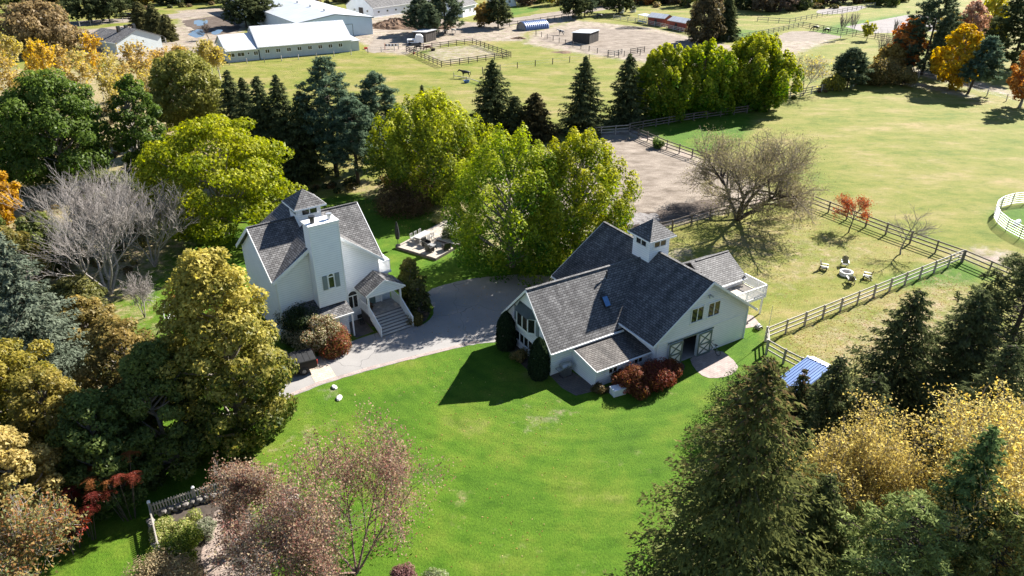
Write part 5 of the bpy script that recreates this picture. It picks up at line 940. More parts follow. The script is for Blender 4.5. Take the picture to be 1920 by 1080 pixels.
# raised deck with furniture
def deck():
    A, B, Cc, D = gp(742, 466, .3), gp(818, 489, .3), gp(872, 458, .3), gp(792, 418, .3); O = gp(742, 466); ax = (B - A); W = ax.length; u = ax.normalized(); v = Vector((-u.y, u.x, 0)); Dp = 9.2
    o = thing('wooden_deck', 'raised grey wooden deck on the lawn behind the house', 'deck', O, math.atan2(u.y, u.x)); n = int(W / .34)
    for i in range(n): MB().box(W * i / n + .012, W * (i + 1) / n - .012, 0, Dp, .24, .29 + .004 * (i % 3)).build('plank', 'deck_wood', o)
    for p in ((0, W, -.04, 0), (0, W, Dp, Dp + .04)): MB().box(*p, 0.0, .28).build('fascia', 'wood_dark', o)
    for x in (-.04, W): MB().box(x, x + .04, 0, Dp, 0, .28).build('fascia', 'wood_dark', o)
    up = MB().box(W * .52, W * 1.02, 3.6, 8.9, .295, .52).build('upper_platform', 'wood_dark', o); n = 10
    for i in range(n): MB().box(W * .52 + W * .5 * i / n + .01, W * .52 + W * .5 * (i + 1) / n - .01, 3.58, 8.9, .52, .555).build('plank', 'wood_pale', up)
    M = Matrix.Translation(O) @ Matrix.Rotation(math.atan2(u.y, u.x), 4, 'Z'); dl = lambda x, y, z=.295: M @ Vector((x, y, z)); rz = math.atan2(u.y, u.x)
    t = thing('dining_table', 'pale metal dining table on the deck', 'table', dl(1.5, 2.9), rz + 1.57)
    MB().box(-1.1, 1.1, -.5, .5, .70, .74).build('table_top', 'iron_pale', t)
    for x in (-1, 1):
        for y in (-.42, .42): MB().box(x - .03, x + .03, y - .03, y + .03, 0, .7).build('leg', 'iron_pale', t)
    def chair(lab, x, y, r):
        c = thing('dining_chair', lab, 'chair', dl(x, y), rz + r, 'pale metal chairs at the deck table'); MB().box(-.23, .23, -.23, .23, .42, .46).build('seat', 'iron_pale', c); bk = MB(); [bk.box(-.21 + k * .1 - .012, -.21 + k * .1 + .012, .2, .225, .5, .88) for k in range(5)]; bk.build('back_bars', 'iron_pale', c); MB().box(-.23, .23, .2, .23, .86, .92).build('top_rail', 'iron_pale', c)
        for xx in (-.2, .2):
            for yy in (-.2, .2): MB().box(xx - .02, xx + .02, yy - .02, yy + .02, 0, .42 if yy < 0 else .86).build('leg', 'iron_pale', c)
    for k, nm in enumerate(('near', 'middle', 'far')):
        chair(f'pale metal dining chair, {nm} one on the left side of the deck table', .75, 2.1 + k * .75, 1.57); chair(f'pale metal dining chair, {nm} one on the right side of the deck table', 2.25, 2.1 + k * .75, -1.57)
    def arm(lab, x, y, r):
        c = thing('wicker_armchair', lab, 'armchair', dl(x, y), rz + r, 'black wicker armchairs on the deck'); MB().box(-.38, .38, -.36, .3, .12, .42).build('seat', 'rattan_black', c, bevel=.03); MB().prism([(-.38, .22, .3), (.38, .22, .3), (.36, .36, .92), (-.36, .36, .92)], (0, .1, .02)).build('backrest', 'rattan_black', c, bevel=.03)
        for s in (-1, 1): MB().box(s * .36 - .07, s * .36 + .07, -.36, .3, .12, .64).build('armrest', 'rattan_black', c, bevel=.03)
        for xx in (-.34, .34):
            for yy in (-.3, .28): MB().box(xx - .03, xx + .03, yy - .03, yy + .03, 0, .12).build('leg', 'rattan_black', c)
    arm('black wicker armchair at the front left of the deck', W * .5, 1.9, 1.4); arm('black wicker armchair at the front corner of the deck', W * .72, .95, 3.0); arm('black wicker armchair on the right side of the deck', W * .93, 2.4, 4.2)
    t = thing('coffee_table', 'low grey table between the deck armchairs', 'table', dl(W * .64, 1.9), rz); MB().box(-.4, .4, -.3, .3, .34, .38).build('table_top', 'galvanised', t); [MB().box(x - .03, x + .03, y - .03, y + .03, 0, .34).build('leg', 'black_metal', t) for x in (-.35, .35) for y in (-.25, .25)]
    p = thing('closed_parasol', 'tall closed black parasol at the left corner of the deck', 'parasol', dl(.12, .3), 0); MB().lathe([(.03, 0), (.03, 2.9)], (0, 0, 0), 6).build('pole', 'black_metal', p); MB().lathe([(.08, .75), (.22, .85), (.26, 1.5), (.2, 2.2), (.06, 2.85)], (0, 0, 0), 10).build('folded_canopy', 'canvas_black', p); MB().lathe([(.3, 0), (.28, .08), (.06, .12)], (0, 0, 0), 12).build('base', 'black_metal', p)
    for i, (x, y, lab) in enumerate(((W * .45, 9.0 - .4, 'dark planter with pale plant at the back of the deck'), (W * .28, 9.0 - .3, 'round dark planter at the far left of the deck'), (W * .95, 8.3, 'planter on the upper deck platform'))):
        c = thing('planter', lab, 'planter', dl(x, y, .295 if i < 2 else .56)); MB().lathe([(.2, 0), (.3, .45), (.32, .5), (.26, .5), (.24, .42)], (0, 0, 0), 12).build('pot', 'black_metal', c); rng = np.random.default_rng(90 + i); r = c; n = 260; d = nrm(rng.normal(size=(n, 3)) + [0, 0, .8]); link('plant', leaves('plant', d * rng.uniform(.15, .6, (n, 1)) + [0, 0, .5], nrm(rng.normal(size=(n, 3))), np.full(n, .09), mixcol(rng, (.12, .17, .05), (.4, .4, .25), rng.uniform(0, 1, n)), rng), c)
    return dl, W
deck_l, deck_w = deck()
o = thing('patio_chair', 'small metal chair against the house wall by the steps', 'chair', hl(1.9, -5.3), R_(90) - AZH + 3.14)
MB().box(-.22, .22, -.22, .22, .42, .45).build('seat', 'black_metal', o); MB().box(-.22, .22, -.24, -.21, .5, .9).build('backrest', 'black_metal', o)
for x in (-.2, .2):
    for y in (-.2, .2): MB().box(x - .02, x + .02, y - .02, y + .02, 0, .42).build('leg', 'black_metal', o)
o = thing('porch_planter', 'dark planter with plant under the porch roof', 'planter', hl(2.75, -5.6, 1.15)); MB().lathe([(.18, 0), (.26, .4), (.2, .38)], (0, 0, 0), 10).build('pot', 'black_metal', o); rng = np.random.default_rng(5); n = 200; link('plant', leaves('plant', nrm(rng.normal(size=(n, 3)) + [0, 0, .6]) * rng.uniform(.1, .42, (n, 1)) + [0, 0, .5], nrm(rng.normal(size=(n, 3))), np.full(n, .08), mixcol(rng, (.05, .09, .02), (.2, .06, .04), rng.uniform(0, 1, n)), rng), o)

# ------------------------------------------------------------------ horses and farmyard things
def horse_mesh(name, graze):
    me = bpy.data.meshes.new(name); bm = bmesh.new(); ly = bm.verts.layers.skin.verify(); J = {}
    def v(k, p, r, q=None, root=False):
        w = bm.verts.new(p); w[ly].radius = (r, q or r); w[ly].use_root = root; J[k] = w; return w
    def e(*ks):
        for a, b in zip(ks, ks[1:]): bm.edges.new((J[a], J[b]))
    v('pel', (-.62, 0, 1.30), .31, .30, True); v('mid', (-.1, 0, 1.22), .33, .34); v('che', (.42, 0, 1.25), .29, .34); e('pel', 'mid', 'che')
    nk = [((.75, 0, 1.18), .2), ((1.0, 0, .86), .14), ((1.2, 0, .5), .11), ((1.32, 0, .3), .1), ((1.42, 0, .06), .06)] if graze == 1 else [((.74, 0, 1.42), .21), ((1.02, 0, 1.55), .16), ((1.26, 0, 1.62), .12), ((1.42, 0, 1.52), .11), ((1.66, 0, 1.2), .065)] if graze == 2 else [((.72, 0, 1.5), .21), ((.98, 0, 1.82), .15), ((1.15, 0, 2.02), .12), ((1.32, 0, 1.92), .11), ((1.58, 0, 1.66), .065)]
    for i, (p, r) in enumerate(nk): v(f'n{i}', p, r)
    e('che', 'n0', 'n1', 'n2', 'n3', 'n4')
    v('t0', (-.95, 0, 1.28), .07); v('t1', (-1.05, 0, .9), .08); v('t2', (-1.03, 0, .5), .04); e('pel', 't0', 't1', 't2')
    for s in (-1, 1):
        k = 'L' if s < 0 else 'R'
        for nm, p, r in (('h0', (-.66, s * .17, 1.05), .18), ('h1', (-.52, s * .18, .82), .12), ('h2', (-.82, s * .17, .5), .065), ('h3', (-.74, s * .17, .13), .05), ('h4', (-.68, s * .17, .02), .06), ('f0', (.48, s * .16, 1.0), .15), ('f1', (.47, s * .16, .78), .1), ('f2', (.5, s * .16, .42), .06), ('f3', (.49, s * .16, .13), .048), ('f4', (.53, s * .16, .02), .058)): v(nm + k, p, r)
        e('pel', 'h0' + k, 'h1' + k, 'h2' + k, 'h3' + k, 'h4' + k); e('che', 'f0' + k, 'f1' + k, 'f2' + k, 'f3' + k, 'f4' + k)
        v('e' + k, (nk[2][0][0] - .02, s * .08, nk[2][0][2] + (.18 if graze != 1 else .1)), .025); e('n2', 'e' + k)
    bm.to_mesh(me); bm.free(); return me
HMESH = {g: horse_mesh('horse', g) for g in (0, 1, 2)}
def horse(label, px, rz, coat, graze=0, s=1.0):
    me = HMESH[graze].copy(); me.materials.append(MATS[coat]); o = link('horse', me, None, gp(*px), (0, 0, rz), (s, s, s)); m = o.modifiers.new('skin', 'SKIN'); m.use_smooth_shade = True; d = o.modifiers.new('sub', 'SUBSURF'); d.levels = 1; d.render_levels = 1
    return tag(o, label, 'horse', 'horses on the farm')
horse('black horse with head lowered standing alone in the pasture', (873, 146), R_(185), 'horse_black', 2, 1.08); horse('bay horse grazing inside the dark rail corral', (803, 96), R_(190), 'horse_brown', 1); horse('black horse behind the bay horse at the corral gate', (784, 94), R_(170), 'horse_black', 1, .95)
horse('black and white horse near the tunnel shelter', (1052, 66), R_(150), 'horse_pinto', 2); horse('left of two dark horses at the far right fence', (1528, 58), R_(175), 'horse_black', 1, 1.05); horse('right of two dark horses at the far right fence', (1549, 62), R_(200), 'horse_black', 1, 1.0)
horse('left grey pony beside the corral shelter', (836, 63), R_(20), 'horse_grey', 0, .85); horse('right grey pony beside the corral shelter', (850, 62), R_(200), 'horse_grey', 0, .85); horse('chestnut horse in the paddock behind the barn roof', (1163, 440), R_(40), 'horse_brown', 1); horse('dark horse in tree shade at the back of the sandy yard', (1124, 35), R_(10), 'horse_black', 1)
def jump(label, px, rz):
    o = thing('horse_jump', label, 'jump', gp(*px), rz, None)
    for x in (0, 3.6): MB().prism([(x - .1, -.5, 0), (x + .1, -.5, 0), (x + .05, 0, 1.4), (x - .05, 0, 1.4)], (0, .2, 0)).build('stand', 'orange_plastic' if x == 0 else 'wood_grey', o)
    for i in range(8): MB().box(.1 + i * .43, .1 + (i + 1) * .43 - .01, -.05, .05, .75, 1.25).build('plank', 'paint_white' if i % 2 else 'black_metal', o)
jump('black and white painted jump with orange stand near the stable', (722, 92), .12)
def heap(label, px, R, h, seed, mat='manure', rx=1.0):
    rng = np.random.default_rng(seed); n, m = 44, 12; V = [(0, 0, h)]; 
    for j in range(1, m + 1):
        r = j / m
        for i in range(n): a = 2 * math.pi * i / n; k = 1 + .18 * math.sin(3 * a + seed) + .1 * math.sin(7 * a); V.append((R * r * k * math.cos(a) * rx, R * r * k * math.sin(a), max(-.03, h * (1 - r ** 1.4) + rng.normal(0, .07 * h) * (r < .98))))
    F = [(0, 1 + i, 1 + (i + 1) % n) for i in range(n)] + [(1 + j * n + i, 1 + (j + 1) * n + i, 1 + (j + 1) * n + (i + 1) % n, 1 + j * n + (i + 1) % n) for j in range(m - 1) for i in range(n)]
    o = MB().add(V, F).build('manure_heap', mat, None, gp(*px)); tag(o, label, 'heap', 'heaps of manure and soil')
heap('tall brown manure heap below the white barn', (745, 50), 6, 2.6, 1, rx=1.5); heap('lower brown manure heap beside the pines', (800, 52), 5, 1.4, 2, rx=1.6); heap('small dirt mound in the sandy yard by the red sheds', (1185, 53), 3.0, .5, 3, 'soil', 1.8); heap('small brown hay pile in the dry pasture', (973, 72), 1.6, .45, 4, rx=1.4); heap('brown hay scraps in the pasture beside the yard fence', (1055, 98), 1.8, .22, 5, rx=1.4)
o = thing('horse_trailer', 'small white trailer parked beside the dark shelter', 'trailer', gp(764, 84), .15); MB().box(0, 2.2, 0, 2, .4, 1.3).build('body', 'white_plastic', o, bevel=.08); MB().prism([(2.22, 0, .4), (4.4, 0, .4), (4.4, 0, 2.0), (3.8, 0, 2.5), (2.6, 0, 2.5), (2.22, 0, 1.8)], (0, 2, 0)).build('box', 'white_plastic', o, bevel=.06); MB().box(.3, 1.8, -.03, 0, .75, 1.15).build('window', 'glass', o)
for x in (.6, 3.4): MB().torus((x, .02, .33), .23, .1, 'y', 12, 6).build('wheel', 'rubber', o); MB().torus((x, 1.98, .33), .23, .1, 'y', 12, 6).build('wheel', 'rubber', o)
for lab, px, mt, s in (('black water tub beside the bay horse', (812, 95), 'rubber', 1.0), ('dark water tub on the grass below the black horse', (875, 155), 'tub_blue', 1.0), ('red bucket on the corral rail corner', (776, 101), 'red_plastic', .6), ('red feed tub beside the tack shed', (686, 92), 'red_plastic', .8)):
    o = thing('water_tub', lab, 'tub', gp(*px)); MB().lathe([(.5 * s, 0), (.65 * s, .5 * s), (.68 * s, .54 * s), (.6 * s, .54 * s), (.5 * s, .12 * s)], (0, 0, 0), 14).build('tub', mt, o); MB().lathe([(.57 * s, .4 * s), (.57 * s, .41 * s)], (0, 0, 0), 14).build('water', 'puddle_water', o)
o = thing('white_tarp_bale', 'white wrapped hay bale left of the tree at the yard back', 'bale', gp(1165, 24)); MB().lathe([(.9, 0), (1.0, .2), (1.0, 1.6), (.85, 1.8)], (0, 0, 0), 16).build('bale', 'white_plastic', o); MB().lathe([(1.02, .8), (1.02, .95)], (0, 0, 0), 16).build('strap', 'black_metal', o)
o = thing('wrapped_bale', 'pale wrapped hay bale right of the tree at the yard back', 'bale', gp(1187, 23)); MB().lathe([(.9, 0), (1.0, .2), (1.0, 1.6), (.85, 1.8)], (0, 0, 0), 16).build('bale', 'stone_white', o); MB().lathe([(1.02, .8), (1.02, .95)], (0, 0, 0), 16).build('strap', 'black_metal', o)

# ------------------------------------------------------------------ trees
SEED = [100]
def plant(kind, label, at, top, width, name=None, cat='tree', group=None, **kw):
    SEED[0] += 1; rng = np.random.default_rng(SEED[0]); G = gp(*at); h = hgt(G, top); R = width * mpp(G) / 2 * (1.06 - .14 * h / CAM_H)
    dist = math.hypot(G.x, math.hypot(G.y, CAM_H - h / 2)); o = thing(name or {'broad': 'broadleaf_tree', 'twig': 'bare_tree', 'spruce': 'spruce_tree', 'pine': 'pine_tree', 'birch': 'birch_tree', 'shrub': 'shrub'}[kind], label, cat, G, 0, group)
    if kind == 'broad': broadleaf(o, rng, h, R, dist, **kw)
    elif kind == 'twig': twig_tree(o, rng, h, R, dist, **kw)
    elif kind == 'spruce': spruce(o, rng, h, R, dist, **kw)
    elif kind == 'pine': pine(o, rng, h, R, dist, **kw)
    elif kind == 'birch': birch(o, rng, h, R, dist, **kw)
    elif kind == 'shrub': shrub(o, rng, h, R, dist, **kw)
    return o
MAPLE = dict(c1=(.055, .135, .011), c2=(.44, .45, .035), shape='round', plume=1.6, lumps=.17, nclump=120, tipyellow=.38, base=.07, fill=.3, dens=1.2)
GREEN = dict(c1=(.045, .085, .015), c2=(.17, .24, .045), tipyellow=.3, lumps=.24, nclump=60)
SPR = dict(c1=(.042, .056, .026), c2=(.145, .165, .070)); SPB = dict(c1=(.048, .072, .040), c2=(.17, .205, .115)); PIN = dict(c1=(.055, .092, .058), c2=(.20, .27, .165))
YEL, ORA, TAN = (.52, .36, .05), (.48, .20, .03), (.36, .27, .13)
# maples of the yard
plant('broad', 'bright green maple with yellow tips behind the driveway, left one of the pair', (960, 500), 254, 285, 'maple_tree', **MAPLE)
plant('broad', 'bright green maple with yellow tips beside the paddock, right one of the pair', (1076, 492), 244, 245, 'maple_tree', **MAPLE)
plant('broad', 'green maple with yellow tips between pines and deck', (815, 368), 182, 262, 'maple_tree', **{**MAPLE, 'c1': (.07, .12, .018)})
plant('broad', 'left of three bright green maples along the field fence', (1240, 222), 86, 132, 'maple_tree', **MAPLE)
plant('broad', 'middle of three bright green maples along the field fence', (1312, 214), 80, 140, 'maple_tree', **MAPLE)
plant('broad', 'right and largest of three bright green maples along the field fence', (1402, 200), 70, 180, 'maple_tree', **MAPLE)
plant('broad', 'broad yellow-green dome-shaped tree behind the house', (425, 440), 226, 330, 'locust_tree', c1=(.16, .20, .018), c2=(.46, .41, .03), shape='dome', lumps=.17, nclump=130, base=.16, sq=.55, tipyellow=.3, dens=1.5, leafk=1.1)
plant('broad', 'dense tree with sunlit yellow right edge in front of the house', (452, 812), 456, 255, 'beech_tree', c1=(.055, .082, .016), c2=(.50, .41, .10), shape='egg', lumps=.17, nclump=190, base=.0, tipyellow=.85, sq=.8, dens=1.6, leafk=1.3)  # sunlit yellow top and dark lower crown are painted into the leaf colours
# left woods, back to front
plant('broad', 'round dark green tree in the left woods', (138, 352), 132, 205, **GREEN, shape='round', base=.12)
plant('broad', 'slim dark green tree between the birches and the dome tree', (278, 330), 138, 105, c1=(.04, .08, .014), c2=(.13, .21, .04), shape='column', lumps=.26, nclump=60, base=.06)
plant('broad', 'light olive green tree rising behind the dome tree', (368, 262), 100, 160, c1=(.11, .14, .028), c2=(.34, .33, .09), shape='oval', lumps=.24, nclump=60, base=.2)
plant('broad', 'bright green tree at the left edge below the round tree', (18, 350), 182, 110, c1=(.07, .12, .02), c2=(.24, .31, .06), shape='oval', lumps=.25, base=.08, nclump=50)
plant('broad', 'orange autumn tree cut by the left edge', (-4, 430), 284, 105, c1=(.30, .14, .02), c2=(.62, .33, .03), shape='oval', lumps=.25, base=.08, nclump=50)
plant('broad', 'fuzzy brown rounded tree at the upper left corner', (82, 100), 8, 150, c1=(.16, .11, .06), c2=(.36, .24, .13), shape='dome', lumps=.22, nclump=60, dens=.8, base=.06)
for i, (x, y, t, w) in enumerate([(8, 150, 78, 60), (40, 160, 74, 60), (72, 172, 82, 56), (100, 190, 78, 60), (132, 170, 92, 56), (160, 205, 86, 60), (196, 190, 70, 66), (222, 214, 88, 60), (248, 195, 78, 56), (290, 200, 84, 54), (318, 175, 92, 54), (342, 160, 82, 54), (395, 140, 80, 46), (412, 150, 92, 46), (30, 215, 120, 70), (75, 235, 140, 70), (240, 250, 130, 60), (300, 250, 140, 56), (355, 150, 98, 50)]):
    where = ('at the far left edge', 'second from the left edge', 'beside the brown rounded tree', 'left of the grey-roofed house', 'in front of the brown rounded tree', 'above the round green tree', 'in front of the grey-roofed house', 'right of the grey-roofed house wall', 'between grey house and small paddock', 'below the small sandy paddock', 'left of the tan gravel', 'left of the stable annex', 'against the stable annex end', 'touching the stable annex wall', 'behind the bright green left-edge tree', 'left behind the round green tree', 'behind the slim dark green tree', 'just left of the olive tree', 'behind the olive tree crown')[i]
    plant('birch', f'{"orange-yellow" if i in (2, 3, 6) else "pale yellow"} birch {where}', (x, y), t, w, group='yellow birches in the upper left woods', cols=[(.60, .40, .05), (.52, .34, .05), (.45, .33, .10)] if i in (2, 3, 6) else [(.48, .37, .11), (.42, .33, .13), (.50, .36, .07), (.34, .27, .13)], nleaf=1000, bark='bark_white' if i % 3 else 'bark_pale')
for i, (x, y, t, w) in enumerate([(455, 300, 130, 88), (482, 318, 142, 96), (510, 328, 140, 100), (544, 330, 138, 120), (582, 335, 168, 116)]):
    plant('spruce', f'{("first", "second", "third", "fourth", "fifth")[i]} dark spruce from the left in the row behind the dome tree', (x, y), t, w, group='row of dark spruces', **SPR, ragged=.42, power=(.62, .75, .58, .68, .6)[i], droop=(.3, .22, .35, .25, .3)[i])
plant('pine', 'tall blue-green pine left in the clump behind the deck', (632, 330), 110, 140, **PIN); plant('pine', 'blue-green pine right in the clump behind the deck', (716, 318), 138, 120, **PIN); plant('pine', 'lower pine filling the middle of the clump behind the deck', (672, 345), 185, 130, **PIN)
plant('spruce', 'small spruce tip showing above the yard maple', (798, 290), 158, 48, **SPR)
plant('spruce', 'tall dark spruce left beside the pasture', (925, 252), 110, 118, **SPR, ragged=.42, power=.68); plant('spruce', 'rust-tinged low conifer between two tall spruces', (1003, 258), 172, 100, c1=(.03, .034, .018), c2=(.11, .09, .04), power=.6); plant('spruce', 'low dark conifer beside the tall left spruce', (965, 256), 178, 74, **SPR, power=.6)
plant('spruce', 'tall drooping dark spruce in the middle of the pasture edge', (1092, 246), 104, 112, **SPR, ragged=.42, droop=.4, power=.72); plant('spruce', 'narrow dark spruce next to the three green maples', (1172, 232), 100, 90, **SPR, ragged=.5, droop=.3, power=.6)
plant('twig', 'large bare grey tree in the left woods', (208, 552), 300, 310, bark='bark_pale', levels=4, forks=6, kids=(7, 5, 5, 4), spread=.55, up=.75, rt=.2, twig=.012, tilt=.7)
plant('twig', 'bare grey tree leaning behind the yellow-edged tree', (290, 500), 325, 190, bark='bark_pale', levels=4, forks=4, kids=(6, 5, 5, 4), spread=.55, up=.75, rt=.16, twig=.012, tilt=.6)
plant('twig', 'low bare grey shrub with drooping twigs in the woods', (272, 596), 500, 70, bark='bark_pale', levels=3, forks=4, kids=(6, 6, 5), spread=1.0, up=.2, rt=.06, twig=.014)
plant('spruce', 'silvery blue-green spruce in the left woods', (92, 720), 425, 235, c1=(.06, .085, .06), c2=(.22, .25, .18), power=.7, ragged=.4, droop=.15)
plant('spruce', 'grey-green spruce at the left edge', (-10, 700), 400, 170, **SPB, power=.75, ragged=.35)
plant('broad', 'rust and green tree in front of the silvery spruce', (262, 805), 598, 190, c1=(.065, .08, .022), c2=(.32, .22, .07), shape='dome', lumps=.22, nclump=70, base=.04, tipyellow=.5)
plant('broad', 'dark green tree in deep shade left of the yellow-edged tree', (330, 868), 640, 190, c1=(.06, .085, .022), c2=(.22, .24, .06), shape='egg', lumps=.22, nclump=70, base=.02)
plant('broad', 'golden green tree at the left edge', (62, 830), 640, 190, c1=(.085, .10, .02), c2=(.42, .34, .06), shape='dome', lumps=.22, nclump=70, base=.05, tipyellow=.5)
plant('broad', 'olive tree with yellow flecks in the left foreground woods', (140, 900), 690, 170, c1=(.09, .105, .022), c2=(.38, .32, .07), shape='dome', lumps=.22, nclump=70, base=.04)
plant('broad', 'shaded dark green tree behind the red sumac', (218, 935), 735, 160, c1=(.05, .08, .022), c2=(.17, .22, .055), shape='egg', lumps=.23, nclump=70, base=.02)
plant('broad', 'pale yellow tree at the left edge above the sumac', (62, 1010), 800, 175, c1=(.22, .19, .055), c2=(.58, .46, .16), shape='dome', lumps=.2, nclump=70, base=.1, tipyellow=.4)
plant('broad', 'rust brown tree cut by the left edge', (-20, 985), 720, 130, c1=(.10, .075, .02), c2=(.38, .22, .06), shape='dome', lumps=.22, nclump=55, base=.04)
plant('twig', 'half-bare grey-green tree in the lower left corner', (72, 1150), 940, 190, bark='bark_pale', levels=3, forks=3, kids=(7, 6, 6), spread=.9, up=.4, rt=.09, leafc=[(.15, .18, .07), (.24, .22, .08), (.30, .16, .06), (.36, .25, .09)], nleaf=7000, leafs=.10)
plant('broad', 'rusty tree at the bottom left corner', (0, 1130), 960, 120, c1=(.12, .09, .03), c2=(.42, .26, .09), shape='dome', lumps=.25, nclump=40, base=.05)
plant('twig', 'small red-leaved shrub beside the lawn shadow', (138, 1040), 955, 60, 'red_shrub', 'shrub', bark='bark_red', levels=3, forks=4, kids=(6, 5, 5), spread=.8, up=.5, rt=.03, leafc=[(.34, .05, .03), (.22, .04, .03), (.42, .10, .04)], nleaf=1500, leafs=.08)
plant('broad', 'olive and rust tree at the left edge behind the silvery spruce', (28, 560), 428, 150, c1=(.07, .085, .02), c2=(.32, .25, .07), shape='dome', lumps=.22, nclump=60, base=.03)
plant('broad', 'low olive bushy tree at the foot of the large bare tree', (150, 600), 520, 120, c1=(.07, .085, .025), c2=(.26, .24, .08), shape='dome', lumps=.24, nclump=50, base=.02)
plant('broad', 'green understory tree left of the large bare tree', (92, 500), 400, 120, c1=(.05, .075, .018), c2=(.20, .22, .06), shape='dome', lumps=.24, nclump=50, base=.02)
plant('broad', 'yellow-brown understory tree between bare tree and silvery spruce', (175, 660), 560, 130, c1=(.10, .09, .025), c2=(.38, .29, .09), shape='dome', lumps=.24, nclump=50, base=.02)
plant('broad', 'dark understory tree between round green tree and bare tree', (215, 420), 320, 140, c1=(.045, .065, .018), c2=(.18, .20, .05), shape='dome', lumps=.24, nclump=50, base=.02)
plant('broad', 'olive understory tree left of the dome-shaped tree', (300, 420), 345, 100, c1=(.06, .085, .02), c2=(.24, .25, .06), shape='dome', lumps=.24, nclump=40, base=.02)
plant('broad', 'green shrubby tree at the left edge under the orange tree', (0, 500), 395, 90, c1=(.055, .085, .02), c2=(.22, .24, .07), shape='dome', lumps=.24, nclump=40, base=.02)
def sumac(label, px, w, n, seed, z0):
    rng = np.random.default_rng(seed); G = gp(*px); o = thing('sumac', label, 'shrub', G, 0, 'red sumacs at the wood edge'); P = []; N = []; S = []; C = []; T = []; segs = []; R = w * mpp(G) / 2
    for k in range(n):
        c = np.array([rng.uniform(-R, R), rng.uniform(-R * .6, R * .6), z0 * rng.uniform(.7, 1.1)]); segs += curve_segs((c[0] * .3, c[1] * .3, -.05), c, (0, 0, .2), .03, .02, 3); red = np.array([(.19, .045, .025), (.15, .04, .022), (.24, .095, .03)])[rng.integers(0, 3)]
        for f in range(11):
            a = rng.uniform(0, 6.3); L = rng.uniform(.45, .7); e = np.array([math.cos(a), math.sin(a), 0])
            for j in range(9):
                s = (j + .5) / 9; q = c + e * L * s + [0, 0, .12 * s - .34 * s * s]
                for sd in (-1, 1): t = np.array([-e[1], e[0], 0]) * sd; P.append(q + t * .07); T.append(t + e * .3); N.append(np.array([0, 0, 1.]) + rng.normal(0, .25, 3)); S.append(.085 * (1.1 - .4 * s)); C.append(red * rng.uniform(.7, 1.25))
    link('foliage', leaves('foliage', np.array(P), nrm(np.array(N)), np.array(S), np.array(C), rng, .32, 'leaf', np.array(T)), o); link('stems', tubes('stems', segs, 'bark_dark', 4), o)
sumac('upper clump of red sumac in the shaded wood edge', (245, 970), 110, 11, 11, 4.2); sumac('middle red sumac left of the shaded lawn', (170, 1010), 70, 6, 12, 3.6); sumac('lower red sumac beside the lawn corner', (140, 1030), 60, 5, 13, 2.2)
# willow and trees on the fire pit lawn
plant('twig', 'gnarled spreading willow with dark limbs and tan twigs by the paddock', (1382, 412), 232, 285, 'willow_tree', bark='bark_dark', levels=4, forks=4, kids=(7, 6, 6, 5), spread=.95, up=.3, rt=.40, twig=.013, tilt=.85, twigbark='bark_tan', leafc=[(.24, .20, .11), (.19, .17, .08), (.29, .24, .14)], nleaf=26000, leafs=.085)
plant('twig', 'small red-leaved tree beside the dark fence', (1591, 436), 372, 76, 'crabapple_tree', bark='bark_dark', levels=3, forks=1, kids=(7, 6, 5), spread=.95, up=.4, rt=.09, leafc=[(.38, .09, .04), (.44, .14, .06), (.28, .07, .04)], nleaf=2300, leafs=.09)
plant('twig', 'small bare tree casting a branchy shadow near the fire ring', (1688, 477), 395, 96, bark='bark_grey', levels=3, forks=1, kids=(8, 6, 5), spread=.95, up=.45, rt=.10)
# right field edge
plant('twig', 'bare tree with few yellow leaves on the fence line', (1506, 178), 98, 96, bark='bark_pale', levels=3, forks=2, kids=(7, 6, 6), spread=.9, up=.5, rt=.14, leafc=[(.45, .36, .10), (.34, .27, .12)], nleaf=700, leafs=.22)
plant('pine', 'dark green bushy pine alone on the fence line', (1588, 164), 92, 68, **SPB, base=.1, dens=1.3)
plant('shrub', 'yellow-green shrub at the foot of the lone pine', (1562, 168), 140, 46, cols=[(.36, .30, .05), (.20, .20, .05)])
plant('pine', 'tall dark pine behind the golden tree', (1728, 140), -12, 120, **SPB, base=.08, dens=1.1); plant('broad', 'orange-red tree left of the tall dark pine', (1690, 135), 30, 66, c1=(.34, .11, .03), c2=(.58, .27, .06), shape='oval', base=.1, nclump=40)
plant('broad', 'golden yellow maple on the field edge', (1783, 166), 46, 95, 'maple_tree', c1=(.40, .23, .015), c2=(.66, .42, .03), shape='oval', lumps=.22, nclump=70, base=.1)
plant('pine', 'leaning blue-green pine right of the golden maple', (1814, 176), 72, 74, **PIN, lean=.22, base=.25, dens=1.3); plant('broad', 'orange tree cut by the right edge of the field', (1912, 200), 74, 74, c1=(.36, .15, .03), c2=(.56, .32, .10), shape='oval', lumps=.24, nclump=50, base=.15)
plant('pine', 'huge dark pine at the top right corner', (1896, 130), -30, 130, **SPR, base=.06, dens=1.2); plant('broad', 'pinkish pale tree behind the golden maple', (1805, 110), -2, 62, c1=(.34, .19, .12), c2=(.58, .40, .28), shape='dome', base=.1, nclump=40); plant('broad', 'yellow tree at the top right behind the pink tree', (1842, 90), -10, 66, c1=(.36, .33, .03), c2=(.62, .52, .05), shape='oval', base=.1, nclump=40)
plant('broad', 'brown-yellow low tree beside the orange-red tree', (1665, 140), 85, 60, c1=(.18, .13, .04), c2=(.42, .30, .08), shape='dome', nclump=40, base=.08); plant('broad', 'olive gold tree behind the golden maple', (1762, 130), 18, 60, c1=(.22, .17, .03), c2=(.46, .34, .06), shape='oval', nclump=36, base=.1)
plant('broad', 'small yellow-green tree beside the riding arena', (1624, 76), 41, 26, c1=(.22, .23, .03), c2=(.42, .40, .06), shape='vase', nclump=20, base=.3)
